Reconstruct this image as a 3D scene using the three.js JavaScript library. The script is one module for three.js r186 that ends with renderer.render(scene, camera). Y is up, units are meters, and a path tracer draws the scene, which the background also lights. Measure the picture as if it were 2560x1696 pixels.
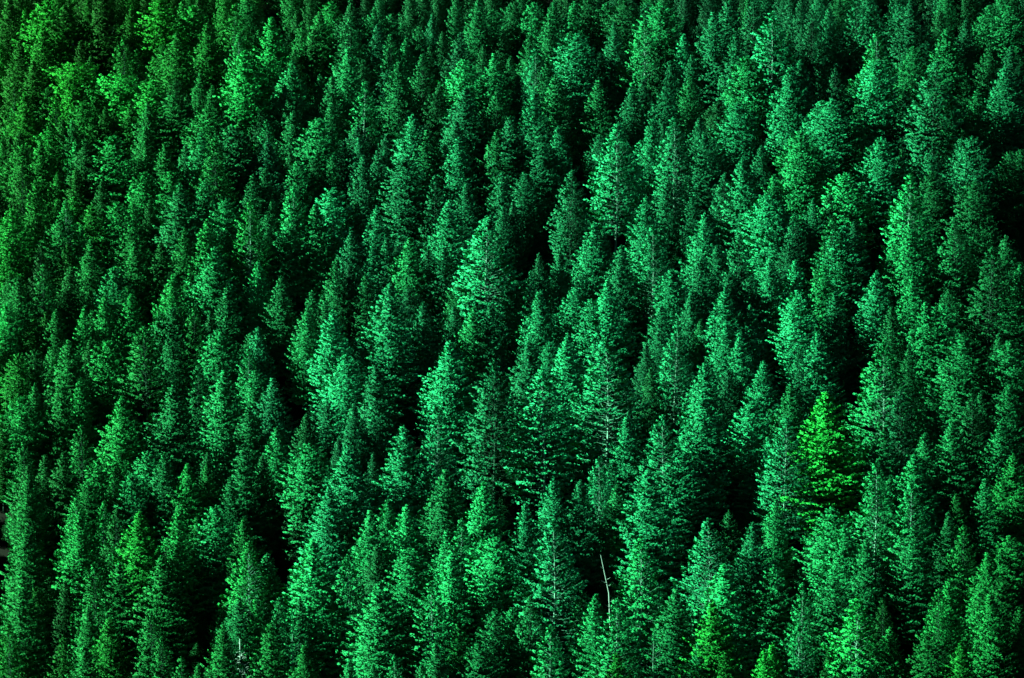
import * as THREE from 'three';
import { mergeGeometries } from 'three/addons/utils/BufferGeometryUtils.js';

// ---------- camera, sky, sun, exposure ----------
const scene = new THREE.Scene();
const camera = new THREE.PerspectiveCamera(12.4, 1024 / 678, 1, 4000);
camera.position.set(0, 145.5, 0);
camera.rotation.set(THREE.MathUtils.degToRad(-5), 0, 0);

const SUN_DIR = new THREE.Vector3(-0.79, 0.58, 0.02).normalize();   // high on the left, a little behind the camera
{                                     // clear deep-blue sky, paler towards the horizon
  const w = 256, h = 128, data = new Float32Array(w * h * 4);
  for (let j = 0; j < h; j++) for (let i = 0; i < w; i++) {
    const e = Math.sin((j + 0.5) / h * Math.PI - Math.PI / 2), k = Math.exp(-Math.max(0, e) * 3.2), below = e < 0 ? 0.35 : 1;
    data.set([(0.010 + 0.028 * k) * below, (0.022 + 0.038 * k) * below, (0.042 + 0.036 * k) * below, 1], (j * w + i) * 4);
  }
  const t = new THREE.DataTexture(data, w, h, THREE.RGBAFormat, THREE.FloatType);
  t.mapping = THREE.EquirectangularReflectionMapping; t.magFilter = THREE.LinearFilter; t.needsUpdate = true;
  scene.background = t; scene.environment = t;
}

const sun = new THREE.DirectionalLight(new THREE.Color(1, 0.97, 0.9), 5);
sun.position.copy(SUN_DIR).multiplyScalar(500).add(new THREE.Vector3(0, 90, -620));
sun.target.position.set(0, 90, -620);
sun.castShadow = true;
Object.assign(sun.shadow.camera, { left: -220, right: 220, top: 220, bottom: -220, near: 1, far: 1200 });
sun.shadow.mapSize.set(4096, 4096);
scene.add(sun, sun.target);

const renderer = new THREE.WebGLRenderer({ antialias: true });
renderer.setSize(1024, 678);
renderer.shadowMap.enabled = true;
renderer.toneMapping = THREE.LinearToneMapping;
renderer.toneMappingExposure = 9.5;

// ---------- helpers ----------
function rng(seed) {
  let a = (seed * 2654435761) | 0;
  return () => {
    a = (a + 0x6d2b79f5) | 0;
    let t = Math.imul(a ^ (a >>> 15), 1 | a);
    t = (t + Math.imul(t ^ (t >>> 7), 61 | t)) ^ t;
    return ((t ^ (t >>> 14)) >>> 0) / 4294967296;
  };
}
const lerp = (a, b, t) => a + (b - a) * t, clamp = (x, a, b) => Math.min(b, Math.max(a, x));
const taken = new Map();
function numbered(name) {
  const n = taken.get(name) ?? 0;
  taken.set(name, n + 1);
  return n ? `${name}_${String(n).padStart(3, '0')}` : name;
}

// ---------- the hillside ----------
const smoothMax = (a, b, k = 12) => { const h = Math.max(k - Math.abs(a - b), 0) / k; return Math.max(a, b) + h * h * k / 4; };
function groundY(x, z) {          // far slope, valley floor, and the slope the view is taken from
  const t = smoothMax(smoothMax(0.577 * (-z - 460), -18), 0.5775 * (z + 280) - 18);
  const a = clamp((-z - 420) / 60, 0, 1);
  return t + a * (1.6 * Math.sin(x * 0.043 + z * 0.021 + 0.7) + 1.1 * Math.sin(x * 0.091 - z * 0.057 + 2.1) + 1.8 * Math.sin(z * 0.035 + x * 0.013));
}
{
  const nx = 160, nz = 280, x0 = -640, x1 = 640, z0 = 120, z1 = -1400, g = new THREE.PlaneGeometry(1, 1, nx, nz), p = g.attributes.position, uv = g.attributes.uv;
  const c = new Float32Array(p.count * 3), r = rng(5);
  for (let j = 0, k = 0; j <= nz; j++) for (let i = 0; i <= nx; i++, k++) {
    const x = lerp(x0, x1, i / nx), z = lerp(z0, z1, j / nz);
    p.setXYZ(k, x, groundY(x, z), z);
    uv.setXY(k, x / 8, z / 8);
    const d = 0.75 + 0.5 * r();
    c.set([d, d, d], k * 3);
  }
  g.setAttribute('color', new THREE.BufferAttribute(c, 3));
  g.computeVertexNormals();
  const n = 256, data = new Uint8Array(n * n * 4), rr = rng(11);
  for (let i = 0; i < n * n; i++) { const v = 60 + 120 * rr() * rr(); data.set([v * 0.8, v, v * 0.7, 255], i * 4); }
  const litter = new THREE.DataTexture(data, n, n);
  litter.wrapS = litter.wrapT = THREE.RepeatWrapping; litter.magFilter = THREE.LinearFilter; litter.colorSpace = THREE.SRGBColorSpace; litter.needsUpdate = true;
  const m = new THREE.MeshPhysicalMaterial({ specularIntensity: 0.1, color: new THREE.Color().setRGB(0.008, 0.03, 0.016), map: litter, vertexColors: true, roughness: 1 });
  const hill = new THREE.Mesh(g, m);
  hill.name = 'hillside_ground'; hill.userData.kind = 'structure'; hill.receiveShadow = hill.castShadow = true;
  scene.add(hill);
}

// ---------- tree prototypes (22 m tall, crown 6.8 m wide; scaled per tree) ----------
const PH = 22, PR = 3.4, UP = new THREE.Vector3(0, 1, 0);
const V = (x, y, z) => new THREE.Vector3(x, y, z);

function limb(out, a, b, c, r0, r1, sides = 3) {           // a tapering bent rod through a, b, c
  const pts = [a, b, c], rad = [r0, (r0 + r1) / 2, r1], ring = [];
  for (let i = 0; i < 3; i++) {
    const d = (i < 2 ? pts[i + 1].clone().sub(pts[i]) : pts[2].clone().sub(pts[1])).normalize();
    const u = V(d.y, -d.x, 0.3).cross(d).normalize(), w = d.clone().cross(u);
    ring.push(Array.from({ length: sides }, (_, k) => { const t = k / sides * Math.PI * 2; return pts[i].clone().addScaledVector(u, Math.cos(t) * rad[i]).addScaledVector(w, Math.sin(t) * rad[i]); }));
  }
  for (let i = 0; i < 2; i++) for (let k = 0; k < sides; k++) {
    const q = (k + 1) % sides, A = ring[i][k], B = ring[i][q], C = ring[i + 1][q], D = ring[i + 1][k];
    for (const v of [A, B, C, A, C, D]) out.push(v.x, v.y, v.z);
  }
}
function geometry(pos, col, nrm) {
  const g = new THREE.BufferGeometry();
  g.setAttribute('position', new THREE.Float32BufferAttribute(pos, 3));
  if (col) g.setAttribute('color', new THREE.Float32BufferAttribute(col, 3));
  if (nrm) g.setAttribute('normal', new THREE.Float32BufferAttribute(nrm, 3)); else g.computeVertexNormals();
  return g;
}
function trunkGeometry(r, height, r0, r1, wobble) {
  const sides = 7, rings = 12, pos = [], idx = [], col = [], ph = r() * 6;
  for (let j = 0; j <= rings; j++) {
    const t = j / rings, y = t * height - (j ? 0 : 1.5), rad = lerp(r0, r1, Math.pow(t, 0.8)) * (j === 0 ? 1.3 : 1);
    const ox = wobble * Math.sin(t * 5 + ph) * t * (1 - t) * 3, oz = wobble * Math.cos(t * 4 + ph) * t * (1 - t) * 3;
    for (let k = 0; k < sides; k++) {
      const a = k / sides * Math.PI * 2;
      pos.push(ox + Math.cos(a) * rad, y, oz + Math.sin(a) * rad);
      const d = 0.55 + 0.75 * r(); col.push(d, d, d);
    }
  }
  for (let j = 0; j < rings; j++) for (let k = 0; k < sides; k++) {
    const a = j * sides + k, b = j * sides + (k + 1) % sides, c = a + sides, d = b + sides;
    idx.push(a, c, b, b, c, d);
  }
  const g = new THREE.BufferGeometry();
  g.setAttribute('position', new THREE.Float32BufferAttribute(pos, 3));
  g.setAttribute('color', new THREE.Float32BufferAttribute(col, 3));
  g.setIndex(idx); g.computeVertexNormals();
  return g;
}
const PROFILE = {
  cone: (t) => Math.pow(Math.min(1, t / 0.5), 0.82) * lerp(0.92, 1.06, t),
  round: (t) => Math.pow(Math.min(1, t / 0.38), 0.62) * (t > 0.6 ? lerp(1, 0.72, (t - 0.6) / 0.4) : 1),
  open: (t) => Math.pow(Math.min(1, t / 0.62), 0.8),
  flat: (t) => Math.pow(Math.min(1, t / 0.25), 0.42) * lerp(1, 0.7, t),
};
function makeTree(kind, seed) {
  const r = rng(seed * 77 + 13), n = () => (r() + r() + r()) / 1.5 - 1;
  const open = kind === 'open', round = kind === 'round', flat = kind === 'flat', dying = kind === 'dying';
  const prof = PROFILE[kind] ?? PROFILE.open;
  const crownLen = PH * (flat ? 0.42 : open ? lerp(0.74, 0.86, r()) : lerp(0.8, 0.9, r()));
  const count = Math.round((open ? 140 : flat ? 80 : dying ? 70 : round ? 165 : 180) * lerp(0.9, 1.1, r()));
  const pos = [], col = [], wood = [];
  const lump = Array.from({ length: 5 }, () => [r() * 6.28, r() * 6.28, 1 + Math.floor(r() * 3), lerp(2, 7, r())]);
  const lumps = (az, t) => lump.reduce((s, [p, q, k, f]) => s + Math.sin(az * k + p) * Math.sin(t * f * 3 + q), 0) / 3;
  const tops = round ? Array.from({ length: 3 }, () => [n() * 0.8, n() * 0.8, 0.4 + 1.1 * r()]) : [];
  const d = V(0, 0, 0), e = V(0, 0, 0), f = V(0, 0, 0);
  const nrm = [], face = V(0, 0, 0), a = V(0, 0, 0), g0 = V(0, 0, 0);
  function tuft(c, dir, size, blades, out) {            // flattened sprays of needles whose faces turn up and outwards
    const shade = 0.84 + 0.32 * r(), warm = 0.85 + 0.3 * r();
    face.copy(out).multiplyScalar(0.72).add(a.set(n() * 0.4, 0.72 + n() * 0.3, n() * 0.4)).addScaledVector(dir, 0.15).normalize();
    for (let i = 0; i < blades; i++) {
      d.copy(dir).add(e.set(n(), n(), n()).multiplyScalar(1.15)).normalize();
      const len = size * lerp(0.6, 1.15, r()), wid = len * lerp(0.24, 0.4, r());
      e.copy(face).add(a.set(n(), n(), n()).multiplyScalar(0.6)).cross(d).normalize().multiplyScalar(wid);
      f.set(c.x + n() * size * 0.35, c.y + n() * size * 0.3, c.z + n() * size * 0.35).addScaledVector(d, -len * 0.25);
      a.copy(e).cross(d).normalize();                      // the blade's own face
      if (a.dot(face) < 0) { a.negate(); e.negate(); }
      pos.push(f.x - e.x, f.y - e.y, f.z - e.z, f.x + e.x, f.y + e.y, f.z + e.z, f.x + d.x * len, f.y + d.y * len, f.z + d.z * len);
      g0.copy(face).multiplyScalar(0.7).addScaledVector(a, 0.3).normalize();
      const s = shade * (0.9 + 0.2 * r());
      for (let k = 0; k < 3; k++) { col.push(s * warm, s, s * (1.5 - 0.5 * warm)); nrm.push(g0.x, g0.y, g0.z); }
    }
  }
  for (let i = 0; i < count; i++) {
    const t = Math.pow((i + r()) / count, 0.82), az = i * 2.39996 + n() * 0.5;
    const facing = Math.max(0, Math.sin(az));                 // +z side: open crowns show their stem there
    let L = PR * prof(t) * lerp(0.82, 1.16, r()) * (1 + 0.2 * lumps(az, t)) + 0.14;
    if (r() < 0.07 && t > 0.2) L *= 1.22;
    if (open && facing > 0.9) L *= 0.8;
    const rise = 0.85 * (flat ? lerp(0.6, 0.1, t) : lerp(1.15, open ? -0.28 : -0.1, Math.pow(t, 0.55)) + n() * 0.2);
    const y0 = PH - 0.35 - t * crownLen - (rise > 0 ? L * rise * 0.55 : 0);
    const h = V(Math.cos(az), 0, Math.sin(az)), side = V(-h.z, 0, h.x);
    const at = (s) => V(h.x * L * s, y0 + L * (rise * s * 0.8 + (open ? 0.34 : 0.26) * s * s), h.z * L * s).addScaledVector(side, L * 0.1 * s * s * Math.sin(i));
    if (L > 0.7) limb(wood, at(0), at(0.5), at(0.95), 0.012 + L * 0.008, 0.006);
    if (dying && r() < 0.72) {                                 // bare twigs
      for (let k = 0; k < 4; k++) { const s = lerp(0.35, 1, r()), a = at(s), b = a.clone().addScaledVector(side, (r() - 0.5) * L * 0.6).addScaledVector(h, L * 0.2).addScaledVector(UP, L * 0.1 * n()); limb(wood, a, a.clone().lerp(b, 0.5).addScaledVector(UP, 0.04), b, 0.012, 0.006); }
      continue;
    }
    const tufts = Math.round((5 + L * 8.5) * (open ? (facing > 0.93 ? 0.4 : 0.95) : 1));
    if (!open && !dying) for (let k = 0; k < 3; k++) tuft(at(lerp(0.02, 0.45, r())).addScaledVector(side, n() * L * 0.2), h, 0.6, 5, h);   // the dense inside of the crown
    const inner = open ? 0.34 : lerp(0.08, 0.25, t);
    for (let k = 0; k < tufts; k++) {
      const s = lerp(inner, 1.02, Math.pow(r(), 0.75)), lat = (r() - 0.5) * 2, wide = 0.10 + L * 0.34 * Math.sin(Math.PI * clamp(1.12 - s, 0.1, 0.6));
      const c = at(s).addScaledVector(side, lat * wide);
      c.y += n() * 0.12 - Math.abs(lat) * 0.06 * L;
      tuft(c, h.clone().multiplyScalar(0.75).addScaledVector(side, lat * 0.7).addScaledVector(UP, 0.5 + 0.3 * r()), 0.27, 11, h);
    }
  }
  for (let k = 0; k < 26; k++) { const y = PH - 0.15 - 1.5 * Math.pow(r(), 1.4), q = (PH - y) * 0.22; tuft(V(n() * q, y - 0.2, n() * q), V(n() * 0.5, 1, n() * 0.5), 0.34, 6, V(n(), 0, n())); }
  for (const [tx, tz, dy] of tops) for (let k = 0; k < 26; k++) { const g = r() * 1.5; tuft(V(tx + n() * 0.3 * g, PH - dy - g, tz + n() * 0.3 * g), V(n() * 0.5, 1, n() * 0.5), 0.36, 6, V(n(), 0, n())); }
  return { crown: geometry(pos, col, nrm), trunk: trunkGeometry(r, PH - 0.3, 0.17, 0.02, open ? 0.2 : 0.1), branches: geometry(wood) };
}
const MAKES = { cone: 9, round: 7, open: 7, flat: 2, dying: 2 }, PROTO = {};
let seed = 1;
for (const kind in MAKES) PROTO[kind] = Array.from({ length: MAKES[kind] }, () => makeTree(kind, seed++));


// ---------- materials ----------
const HUES = [[0.0025, 0.10, 0.030], [0.0023, 0.10, 0.023], [0.002, 0.10, 0.016], [0.002, 0.10, 0.010], [0.0025, 0.10, 0.006]];
const TONES = [0.45, 0.65, 0.95, 1.4, 1.9];  // needle tones as seen per tree; darkening towards the frame edges partly put in
const needles = HUES.map((h) => TONES.map((t) => new THREE.MeshPhysicalMaterial({ color: new THREE.Color().setRGB(h[0] * t, h[1] * t, h[2] * t), vertexColors: true, roughness: 0.75, specularIntensity: 0.12, specularColor: new THREE.Color().setRGB(0.35, 1, 0.6), side: THREE.DoubleSide })));
const bark = new THREE.MeshPhysicalMaterial({ specularIntensity: 0.1, color: new THREE.Color().setRGB(0.006, 0.045, 0.02), vertexColors: true, roughness: 0.9 });
const paleBark = new THREE.MeshPhysicalMaterial({ specularIntensity: 0.1, color: new THREE.Color().setRGB(0.05, 0.2, 0.11), vertexColors: true, roughness: 0.8 });
const twig = new THREE.MeshPhysicalMaterial({ specularIntensity: 0.1, color: new THREE.Color().setRGB(0.004, 0.032, 0.013), roughness: 0.9 });
const paleTwig = new THREE.MeshPhysicalMaterial({ specularIntensity: 0.1, color: new THREE.Color().setRGB(0.02, 0.12, 0.06), roughness: 0.8 });
const bleached = new THREE.MeshPhysicalMaterial({ specularIntensity: 0.1, color: new THREE.Color().setRGB(0.14, 0.32, 0.22), vertexColors: true, roughness: 0.75 });
const bleachedTwig = new THREE.MeshPhysicalMaterial({ specularIntensity: 0.1, color: new THREE.Color().setRGB(0.11, 0.27, 0.18), roughness: 0.75 });

// ---------- the trees: [x, z, height, crown width, shape, tone, hue, tip across %, tip down %] ----------
const TREES = [
  [-0.7,-705.6,19.8,7.4,'b',3,1,49.7,0.5], [16.7,-703.9,20.7,8.1,'b',2,1,57.3,-0.6], [4.8,-703.4,21.2,8.5,'b',4,1,52.1,0.2],
  [21.4,-702.7,19.2,7.0,'b',3,1,59.3,0.2], [-59.1,-702.3,21.2,8.5,'b',3,2,24.2,-0.5], [11.8,-701.4,18.2,6.2,'b',5,0,55.2,2.4],
  [-4.0,-700.8,20.7,8.1,'b',3,1,48.2,1.4], [13.8,-700.7,21.9,7.3,'c',4,1,56.0,0.0], [-32.5,-700.5,15.9,4.8,'b',4,1,35.8,3.0],
  [9.2,-700.2,23.0,8.1,'c',3,1,54.0,-0.2], [-40.4,-700.0,20.7,8.1,'b',4,2,32.3,0.1], [30.1,-699.9,19.2,7.0,'b',3,0,63.2,0.3],
  [25.3,-699.6,21.6,8.8,'b',2,1,61.1,-0.6], [-73.3,-699.5,21.9,7.3,'c',3,3,17.8,-0.2], [-86.9,-698.0,15.9,4.8,'b',3,4,11.8,3.7],
  [-27.0,-697.9,19.2,6.9,'b',3,1,38.1,1.9], [-111.6,-697.6,24.4,9.1,'c',2,4,1.0,-0.5], [86.0,-696.6,20.6,8.0,'b',3,0,87.8,0.5],
  [-7.4,-696.5,24.9,9.5,'c',3,1,46.8,-0.3], [106.2,-696.1,20.6,8.0,'b',3,1,96.8,0.6], [-24.5,-696.0,18.1,6.2,'b',3,1,39.2,3.3],
  [-20.3,-695.6,18.1,6.2,'b',3,1,41.1,3.7], [-84.2,-694.9,21.3,6.9,'c',2,4,12.8,1.1], [-70.2,-694.4,23.2,10.2,'b',4,3,19.0,0.6],
  [76.1,-694.1,24.2,8.0,'o',3,0,83.6,-1.0], [110.1,-693.9,22.4,9.4,'b',3,1,98.7,0.5], [-35.5,-693.5,24.8,9.4,'c',2,1,34.3,-0.3],
  [79.8,-693.5,22.4,9.4,'b',3,0,85.3,0.6], [70.3,-692.6,21.8,7.3,'c',3,0,81.1,1.0], [-102.7,-692.5,25.2,12.0,'b',4,4,4.5,-0.2],
  [41.0,-692.2,17.0,5.4,'b',1,0,68.2,3.7], [-77.5,-691.9,25.2,12.0,'b',4,4,15.6,-0.3], [-93.7,-691.8,24.8,9.4,'c',2,4,8.4,-0.3],
  [8.7,-691.6,23.3,8.3,'c',3,1,53.9,2.6], [-41.8,-690.9,23.8,8.7,'c',3,2,31.4,1.6], [87.9,-690.6,25.7,10.1,'c',2,0,89.0,-0.3],
  [66.4,-690.3,22.5,6.9,'o',2,0,79.5,1.1], [-98.3,-690.2,24.8,9.4,'c',2,4,6.3,0.5], [47.3,-690.2,23.8,8.7,'c',3,0,71.0,-0.5],
  [-61.4,-689.9,26.3,9.4,'o',3,3,22.7,0.5], [-89.6,-689.6,26.6,10.8,'c',1,4,10.1,-1.0], [32.7,-688.9,25.1,11.9,'b',4,1,64.6,0.2],
  [3.9,-688.5,21.7,7.2,'c',3,1,51.7,4.7], [-43.5,-688.5,21.7,7.2,'c',2,2,30.7,4.1], [-96.3,-687.9,17.0,1.2,'s',3,4,7.1,6.4],
  [-52.6,-687.9,24.8,9.4,'c',5,2,26.6,2.4], [-65.7,-687.1,18.5,6.5,'b',3,2,20.7,6.4], [-67.0,-685.6,23.7,8.6,'c',3,3,20.1,3.3],
  [-99.2,-685.2,21.4,8.6,'b',3,4,5.7,4.6], [-35.3,-684.7,26.2,9.3,'o',3,1,34.2,2.3], [-76.1,-684.6,18.5,6.5,'b',3,3,15.9,6.5],
  [-23.6,-684.6,21.1,6.8,'c',4,1,39.4,5.5], [52.8,-684.3,26.2,9.3,'o',2,0,73.7,0.0], [-107.2,-683.9,21.7,7.2,'c',2,4,2.0,5.8],
  [-102.5,-683.8,23.7,8.6,'c',3,4,4.1,3.9], [22.5,-683.7,23.2,8.2,'c',3,0,60.1,4.6], [-11.7,-683.6,23.2,8.2,'c',2,0,44.8,4.6],
  [-26.3,-683.1,22.9,7.2,'o',3,1,38.2,4.9], [104.0,-683.0,21.6,7.2,'n',2,1,96.7,5.9], [-47.7,-682.3,21.1,6.1,'o',2,2,28.6,7.0],
  [-59.1,-682.1,24.0,7.9,'o',4,2,23.4,4.8], [87.1,-682.1,20.9,8.2,'b',3,1,89.1,6.8], [37.3,-681.9,21.6,7.1,'c',5,0,66.7,4.9],
  [108.2,-681.5,21.6,7.1,'c',2,0,98.6,6.6], [13.9,-681.4,25.0,11.8,'b',4,0,56.2,4.8], [28.4,-680.6,27.1,10.0,'o',4,1,62.8,2.6],
  [31.8,-680.4,21.6,7.1,'c',2,1,64.3,6.1], [44.1,-680.4,26.4,10.7,'c',3,0,69.9,1.6], [94.2,-678.5,27.7,11.7,'c',3,1,92.5,4.0],
  [-90.8,-678.4,19.1,5.0,'o',2,3,9.0,8.0], [4.9,-678.4,23.4,7.5,'o',4,0,52.2,6.9], [-72.3,-678.2,24.6,9.2,'c',3,3,17.3,4.6],
  [78.5,-676.0,27.0,9.9,'o',4,1,85.6,4.5], [48.2,-675.9,24.1,8.9,'c',3,0,71.9,4.9], [-13.9,-675.8,21.0,6.0,'o',2,1,43.7,8.8],
  [-19.6,-675.7,22.8,7.1,'o',3,1,41.1,7.7], [-34.8,-675.3,25.0,9.6,'c',4,1,34.2,7.0], [-27.1,-674.6,20.3,7.8,'b',3,0,37.7,10.2],
  [-80.3,-673.3,22.8,7.1,'o',3,3,13.5,7.1], [-41.3,-673.3,21.0,6.7,'n',3,1,31.2,10.8], [-10.3,-672.9,22.9,9.9,'b',5,1,45.3,8.7],
  [-47.2,-672.2,24.5,9.2,'c',4,1,28.5,8.8], [-4.1,-672.0,24.9,9.5,'c',4,1,48.1,7.7], [55.5,-671.7,31.3,13.4,'o',5,0,75.3,1.4],
  [-83.1,-671.0,26.9,9.8,'o',3,3,12.0,5.1], [50.2,-670.8,22.4,9.5,'b',4,1,72.9,8.1], [-24.3,-670.5,24.5,9.1,'c',3,1,38.9,9.0],
  [-102.1,-670.3,24.0,8.8,'c',2,4,3.4,8.8], [-38.6,-670.2,22.5,7.7,'c',3,1,32.4,11.1], [105.4,-670.2,25.8,10.2,'c',3,0,98.1,9.4],
  [38.0,-669.5,20.9,6.7,'c',3,1,67.4,10.7], [77.3,-669.1,24.8,11.6,'b',5,0,85.4,8.8], [-93.3,-669.0,23.0,11.2,'p',4,4,7.3,9.1],
  [-16.7,-668.9,18.3,6.3,'b',2,1,42.4,13.6], [61.4,-668.7,23.0,8.1,'c',3,0,78.1,8.7], [-71.6,-668.5,19.3,7.0,'b',2,2,17.2,11.6],
  [69.4,-667.7,22.7,7.0,'o',2,0,81.8,9.9], [-98.5,-667.5,19.3,7.0,'b',3,3,4.9,12.8], [25.5,-667.2,20.9,6.7,'n',3,0,61.7,12.6],
  [84.0,-666.9,20.9,6.7,'c',2,0,88.5,13.2], [-48.4,-666.7,22.4,7.7,'c',4,1,27.8,12.3], [28.1,-666.5,22.7,7.0,'o',2,0,62.9,11.5],
  [-105.5,-666.3,17.2,5.6,'b',4,3,1.6,15.3], [-56.9,-666.3,28.7,12.6,'c',5,2,23.9,7.3], [-66.5,-666.2,22.4,7.7,'c',3,2,19.4,10.7],
  [99.1,-666.2,23.4,8.4,'c',3,1,95.5,13.0], [-49.8,-665.9,20.2,7.7,'b',4,1,27.1,14.0], [-87.4,-665.9,20.3,8.7,'p',4,3,9.8,11.8],
  [93.2,-665.5,21.9,9.1,'b',3,1,92.8,14.0], [32.5,-665.4,20.6,8.0,'b',3,0,64.9,13.2], [-105.7,-665.3,23.8,7.7,'o',2,4,1.4,11.2],
  [-93.8,-665.1,21.9,9.1,'b',4,4,6.9,11.5], [-47.1,-664.7,20.6,8.0,'b',3,1,28.3,14.4], [-83.4,-664.6,22.2,10.5,'p',5,3,11.6,10.8],
  [59.0,-664.4,24.3,9.1,'c',4,0,77.2,9.6], [-63.6,-664.1,21.4,7.0,'c',3,2,20.7,12.5], [-38.1,-663.0,21.3,7.0,'c',3,1,32.4,15.0],
  [18.0,-662.6,24.8,9.4,'c',3,1,58.3,11.7], [89.3,-662.5,31.1,13.2,'o',3,0,91.3,8.6], [9.5,-662.4,25.7,10.1,'c',3,1,54.4,10.9],
  [-31.5,-662.0,26.3,9.4,'o',4,1,35.5,11.9], [-88.6,-661.9,19.2,6.9,'b',3,3,9.1,14.3], [43.4,-660.9,20.1,7.6,'b',1,1,70.1,14.8],
  [-76.1,-659.1,24.2,11.1,'b',4,3,14.7,11.6], [-68.6,-659.1,21.3,6.9,'c',2,2,18.2,14.0], [-6.1,-659.0,20.1,7.6,'b',2,1,47.2,16.1],
  [4.2,-658.9,24.3,9.0,'c',4,0,52.0,13.1], [-96.5,-658.9,21.4,6.2,'o',3,3,5.2,14.7], [64.8,-658.8,21.0,8.3,'b',4,0,80.1,14.7],
  [-32.4,-658.3,19.1,6.9,'b',2,0,35.0,18.6], [-3.6,-657.1,25.2,8.6,'o',3,1,48.3,13.2], [-101.7,-656.4,25.1,9.6,'c',3,4,2.6,13.4],
  [-9.8,-656.2,26.8,11.0,'c',3,0,45.4,12.8], [106.6,-656.1,18.1,6.2,'b',2,1,99.6,21.8], [-90.1,-655.9,22.6,9.6,'b',3,3,8.0,14.7],
  [-71.0,-655.9,23.4,10.3,'b',3,2,16.9,13.7], [-46.4,-655.6,23.2,8.3,'c',3,1,28.4,16.3], [47.1,-655.4,23.4,10.3,'b',4,0,72.0,15.0],
  [-79.9,-655.2,22.2,7.6,'c',3,3,12.7,14.7], [39.4,-654.8,21.2,6.9,'c',3,0,68.4,17.2], [66.8,-654.3,24.5,11.3,'b',4,0,81.2,14.4],
  [-65.4,-653.9,21.2,6.9,'c',4,2,19.4,16.4], [-87.7,-653.8,20.1,6.2,'c',3,3,9.0,17.2], [-85.0,-653.7,22.2,7.6,'c',2,3,10.2,15.6],
  [71.8,-653.7,24.2,8.9,'c',3,1,83.6,15.3], [29.1,-653.6,22.2,7.6,'c',4,0,63.6,17.2], [-76.3,-653.0,23.2,8.2,'c',3,2,14.3,15.0],
  [-56.5,-652.9,21.2,6.9,'c',2,2,23.6,17.7], [-50.7,-652.7,22.4,6.9,'o',4,1,26.3,17.5], [103.8,-652.7,20.0,7.5,'b',2,1,98.6,22.2],
  [-40.7,-652.3,24.5,11.3,'b',4,1,30.9,17.2], [18.5,-651.9,19.1,6.9,'b',3,0,58.7,19.8], [41.9,-651.5,19.0,6.8,'b',3,0,69.6,20.2],
  [5.7,-651.2,21.7,8.9,'b',3,0,52.7,17.9], [95.8,-651.1,23.3,10.3,'b',3,0,95.0,19.9], [-26.6,-651.1,22.2,7.5,'c',2,0,37.5,19.6],
  [-93.5,-650.9,22.2,7.5,'c',2,3,6.1,17.4], [-34.7,-650.7,21.2,6.8,'c',2,0,33.7,20.6], [-96.0,-650.6,20.8,8.2,'b',4,3,4.9,18.6],
  [-90.9,-650.3,22.2,7.5,'c',3,2,7.3,17.5], [-23.0,-650.3,21.1,6.8,'c',4,0,39.2,20.6], [-62.8,-650.2,24.8,11.6,'b',3,2,20.5,15.6],
  [-31.5,-650.1,22.2,7.5,'c',3,0,35.2,20.2], [-12.1,-650.1,24.1,8.9,'c',3,0,44.3,17.7], [9.8,-649.3,22.2,7.5,'c',4,0,54.6,18.4],
  [-20.5,-649.2,27.1,11.3,'c',4,0,40.4,16.7], [0.4,-649.1,22.2,7.5,'c',3,1,50.2,18.7], [34.0,-648.1,26.0,9.2,'o',4,0,66.1,17.0],
  [62.5,-648.1,19.0,6.8,'b',4,1,79.4,21.4], [-26.6,-647.8,21.1,6.8,'c',3,0,37.5,21.9], [-18.0,-647.7,24.5,9.2,'c',3,1,41.5,19.1],
  [86.6,-647.6,20.4,7.8,'b',3,0,90.8,22.5], [-28.0,-647.5,21.1,6.8,'c',3,0,36.8,22.1], [-0.2,-647.2,25.8,10.2,'c',3,0,49.9,16.9],
  [-75.7,-647.0,22.1,7.5,'c',3,2,14.3,18.6], [-105.7,-646.7,21.1,6.8,'c',3,3,0.1,20.1], [40.2,-646.6,23.6,8.5,'c',3,0,69.0,19.4],
  [-57.7,-646.0,24.0,10.9,'b',3,1,22.7,18.4], [-2.8,-645.9,24.0,8.8,'c',3,1,48.7,19.0], [76.3,-645.6,23.2,10.2,'b',4,0,86.1,20.2],
  [-37.4,-645.4,21.1,6.8,'c',3,1,32.3,22.8], [-101.5,-645.4,23.1,8.1,'c',2,3,2.0,19.2], [60.2,-645.4,24.3,11.2,'b',4,1,78.5,19.0],
  [-11.0,-644.5,24.5,9.1,'c',4,0,44.8,20.0], [5.9,-644.5,21.6,8.8,'b',3,0,52.8,20.9], [-31.0,-644.5,22.1,7.5,'c',3,0,35.3,22.8],
  [-50.5,-644.3,23.1,8.1,'c',3,0,26.1,20.6], [-66.9,-643.6,21.0,6.8,'c',3,1,18.3,21.0], [-100.7,-643.2,21.6,8.8,'b',3,3,2.2,21.2],
  [-63.7,-643.0,24.0,8.8,'c',4,1,19.8,19.4], [-75.3,-642.9,21.0,6.8,'c',3,2,14.2,21.4], [-44.4,-642.7,20.7,8.1,'b',4,1,28.9,23.6],
  [-89.8,-642.0,23.0,8.1,'c',4,2,7.3,20.7], [-96.0,-641.6,15.8,4.7,'b',2,3,4.3,26.1], [-89.6,-641.5,18.9,6.7,'b',4,2,7.3,23.9],
  [-81.4,-641.1,24.6,11.5,'b',4,2,11.2,19.8], [-96.3,-640.6,23.9,8.8,'c',3,3,4.1,20.7], [-74.2,-640.5,18.9,6.7,'b',4,2,14.6,24.1],
  [-21.4,-640.5,24.3,11.1,'b',3,0,39.8,23.0], [21.2,-640.1,28.6,11.1,'o',5,0,60.1,17.9], [86.1,-640.1,21.5,8.8,'b',2,1,91.1,25.0],
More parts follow.
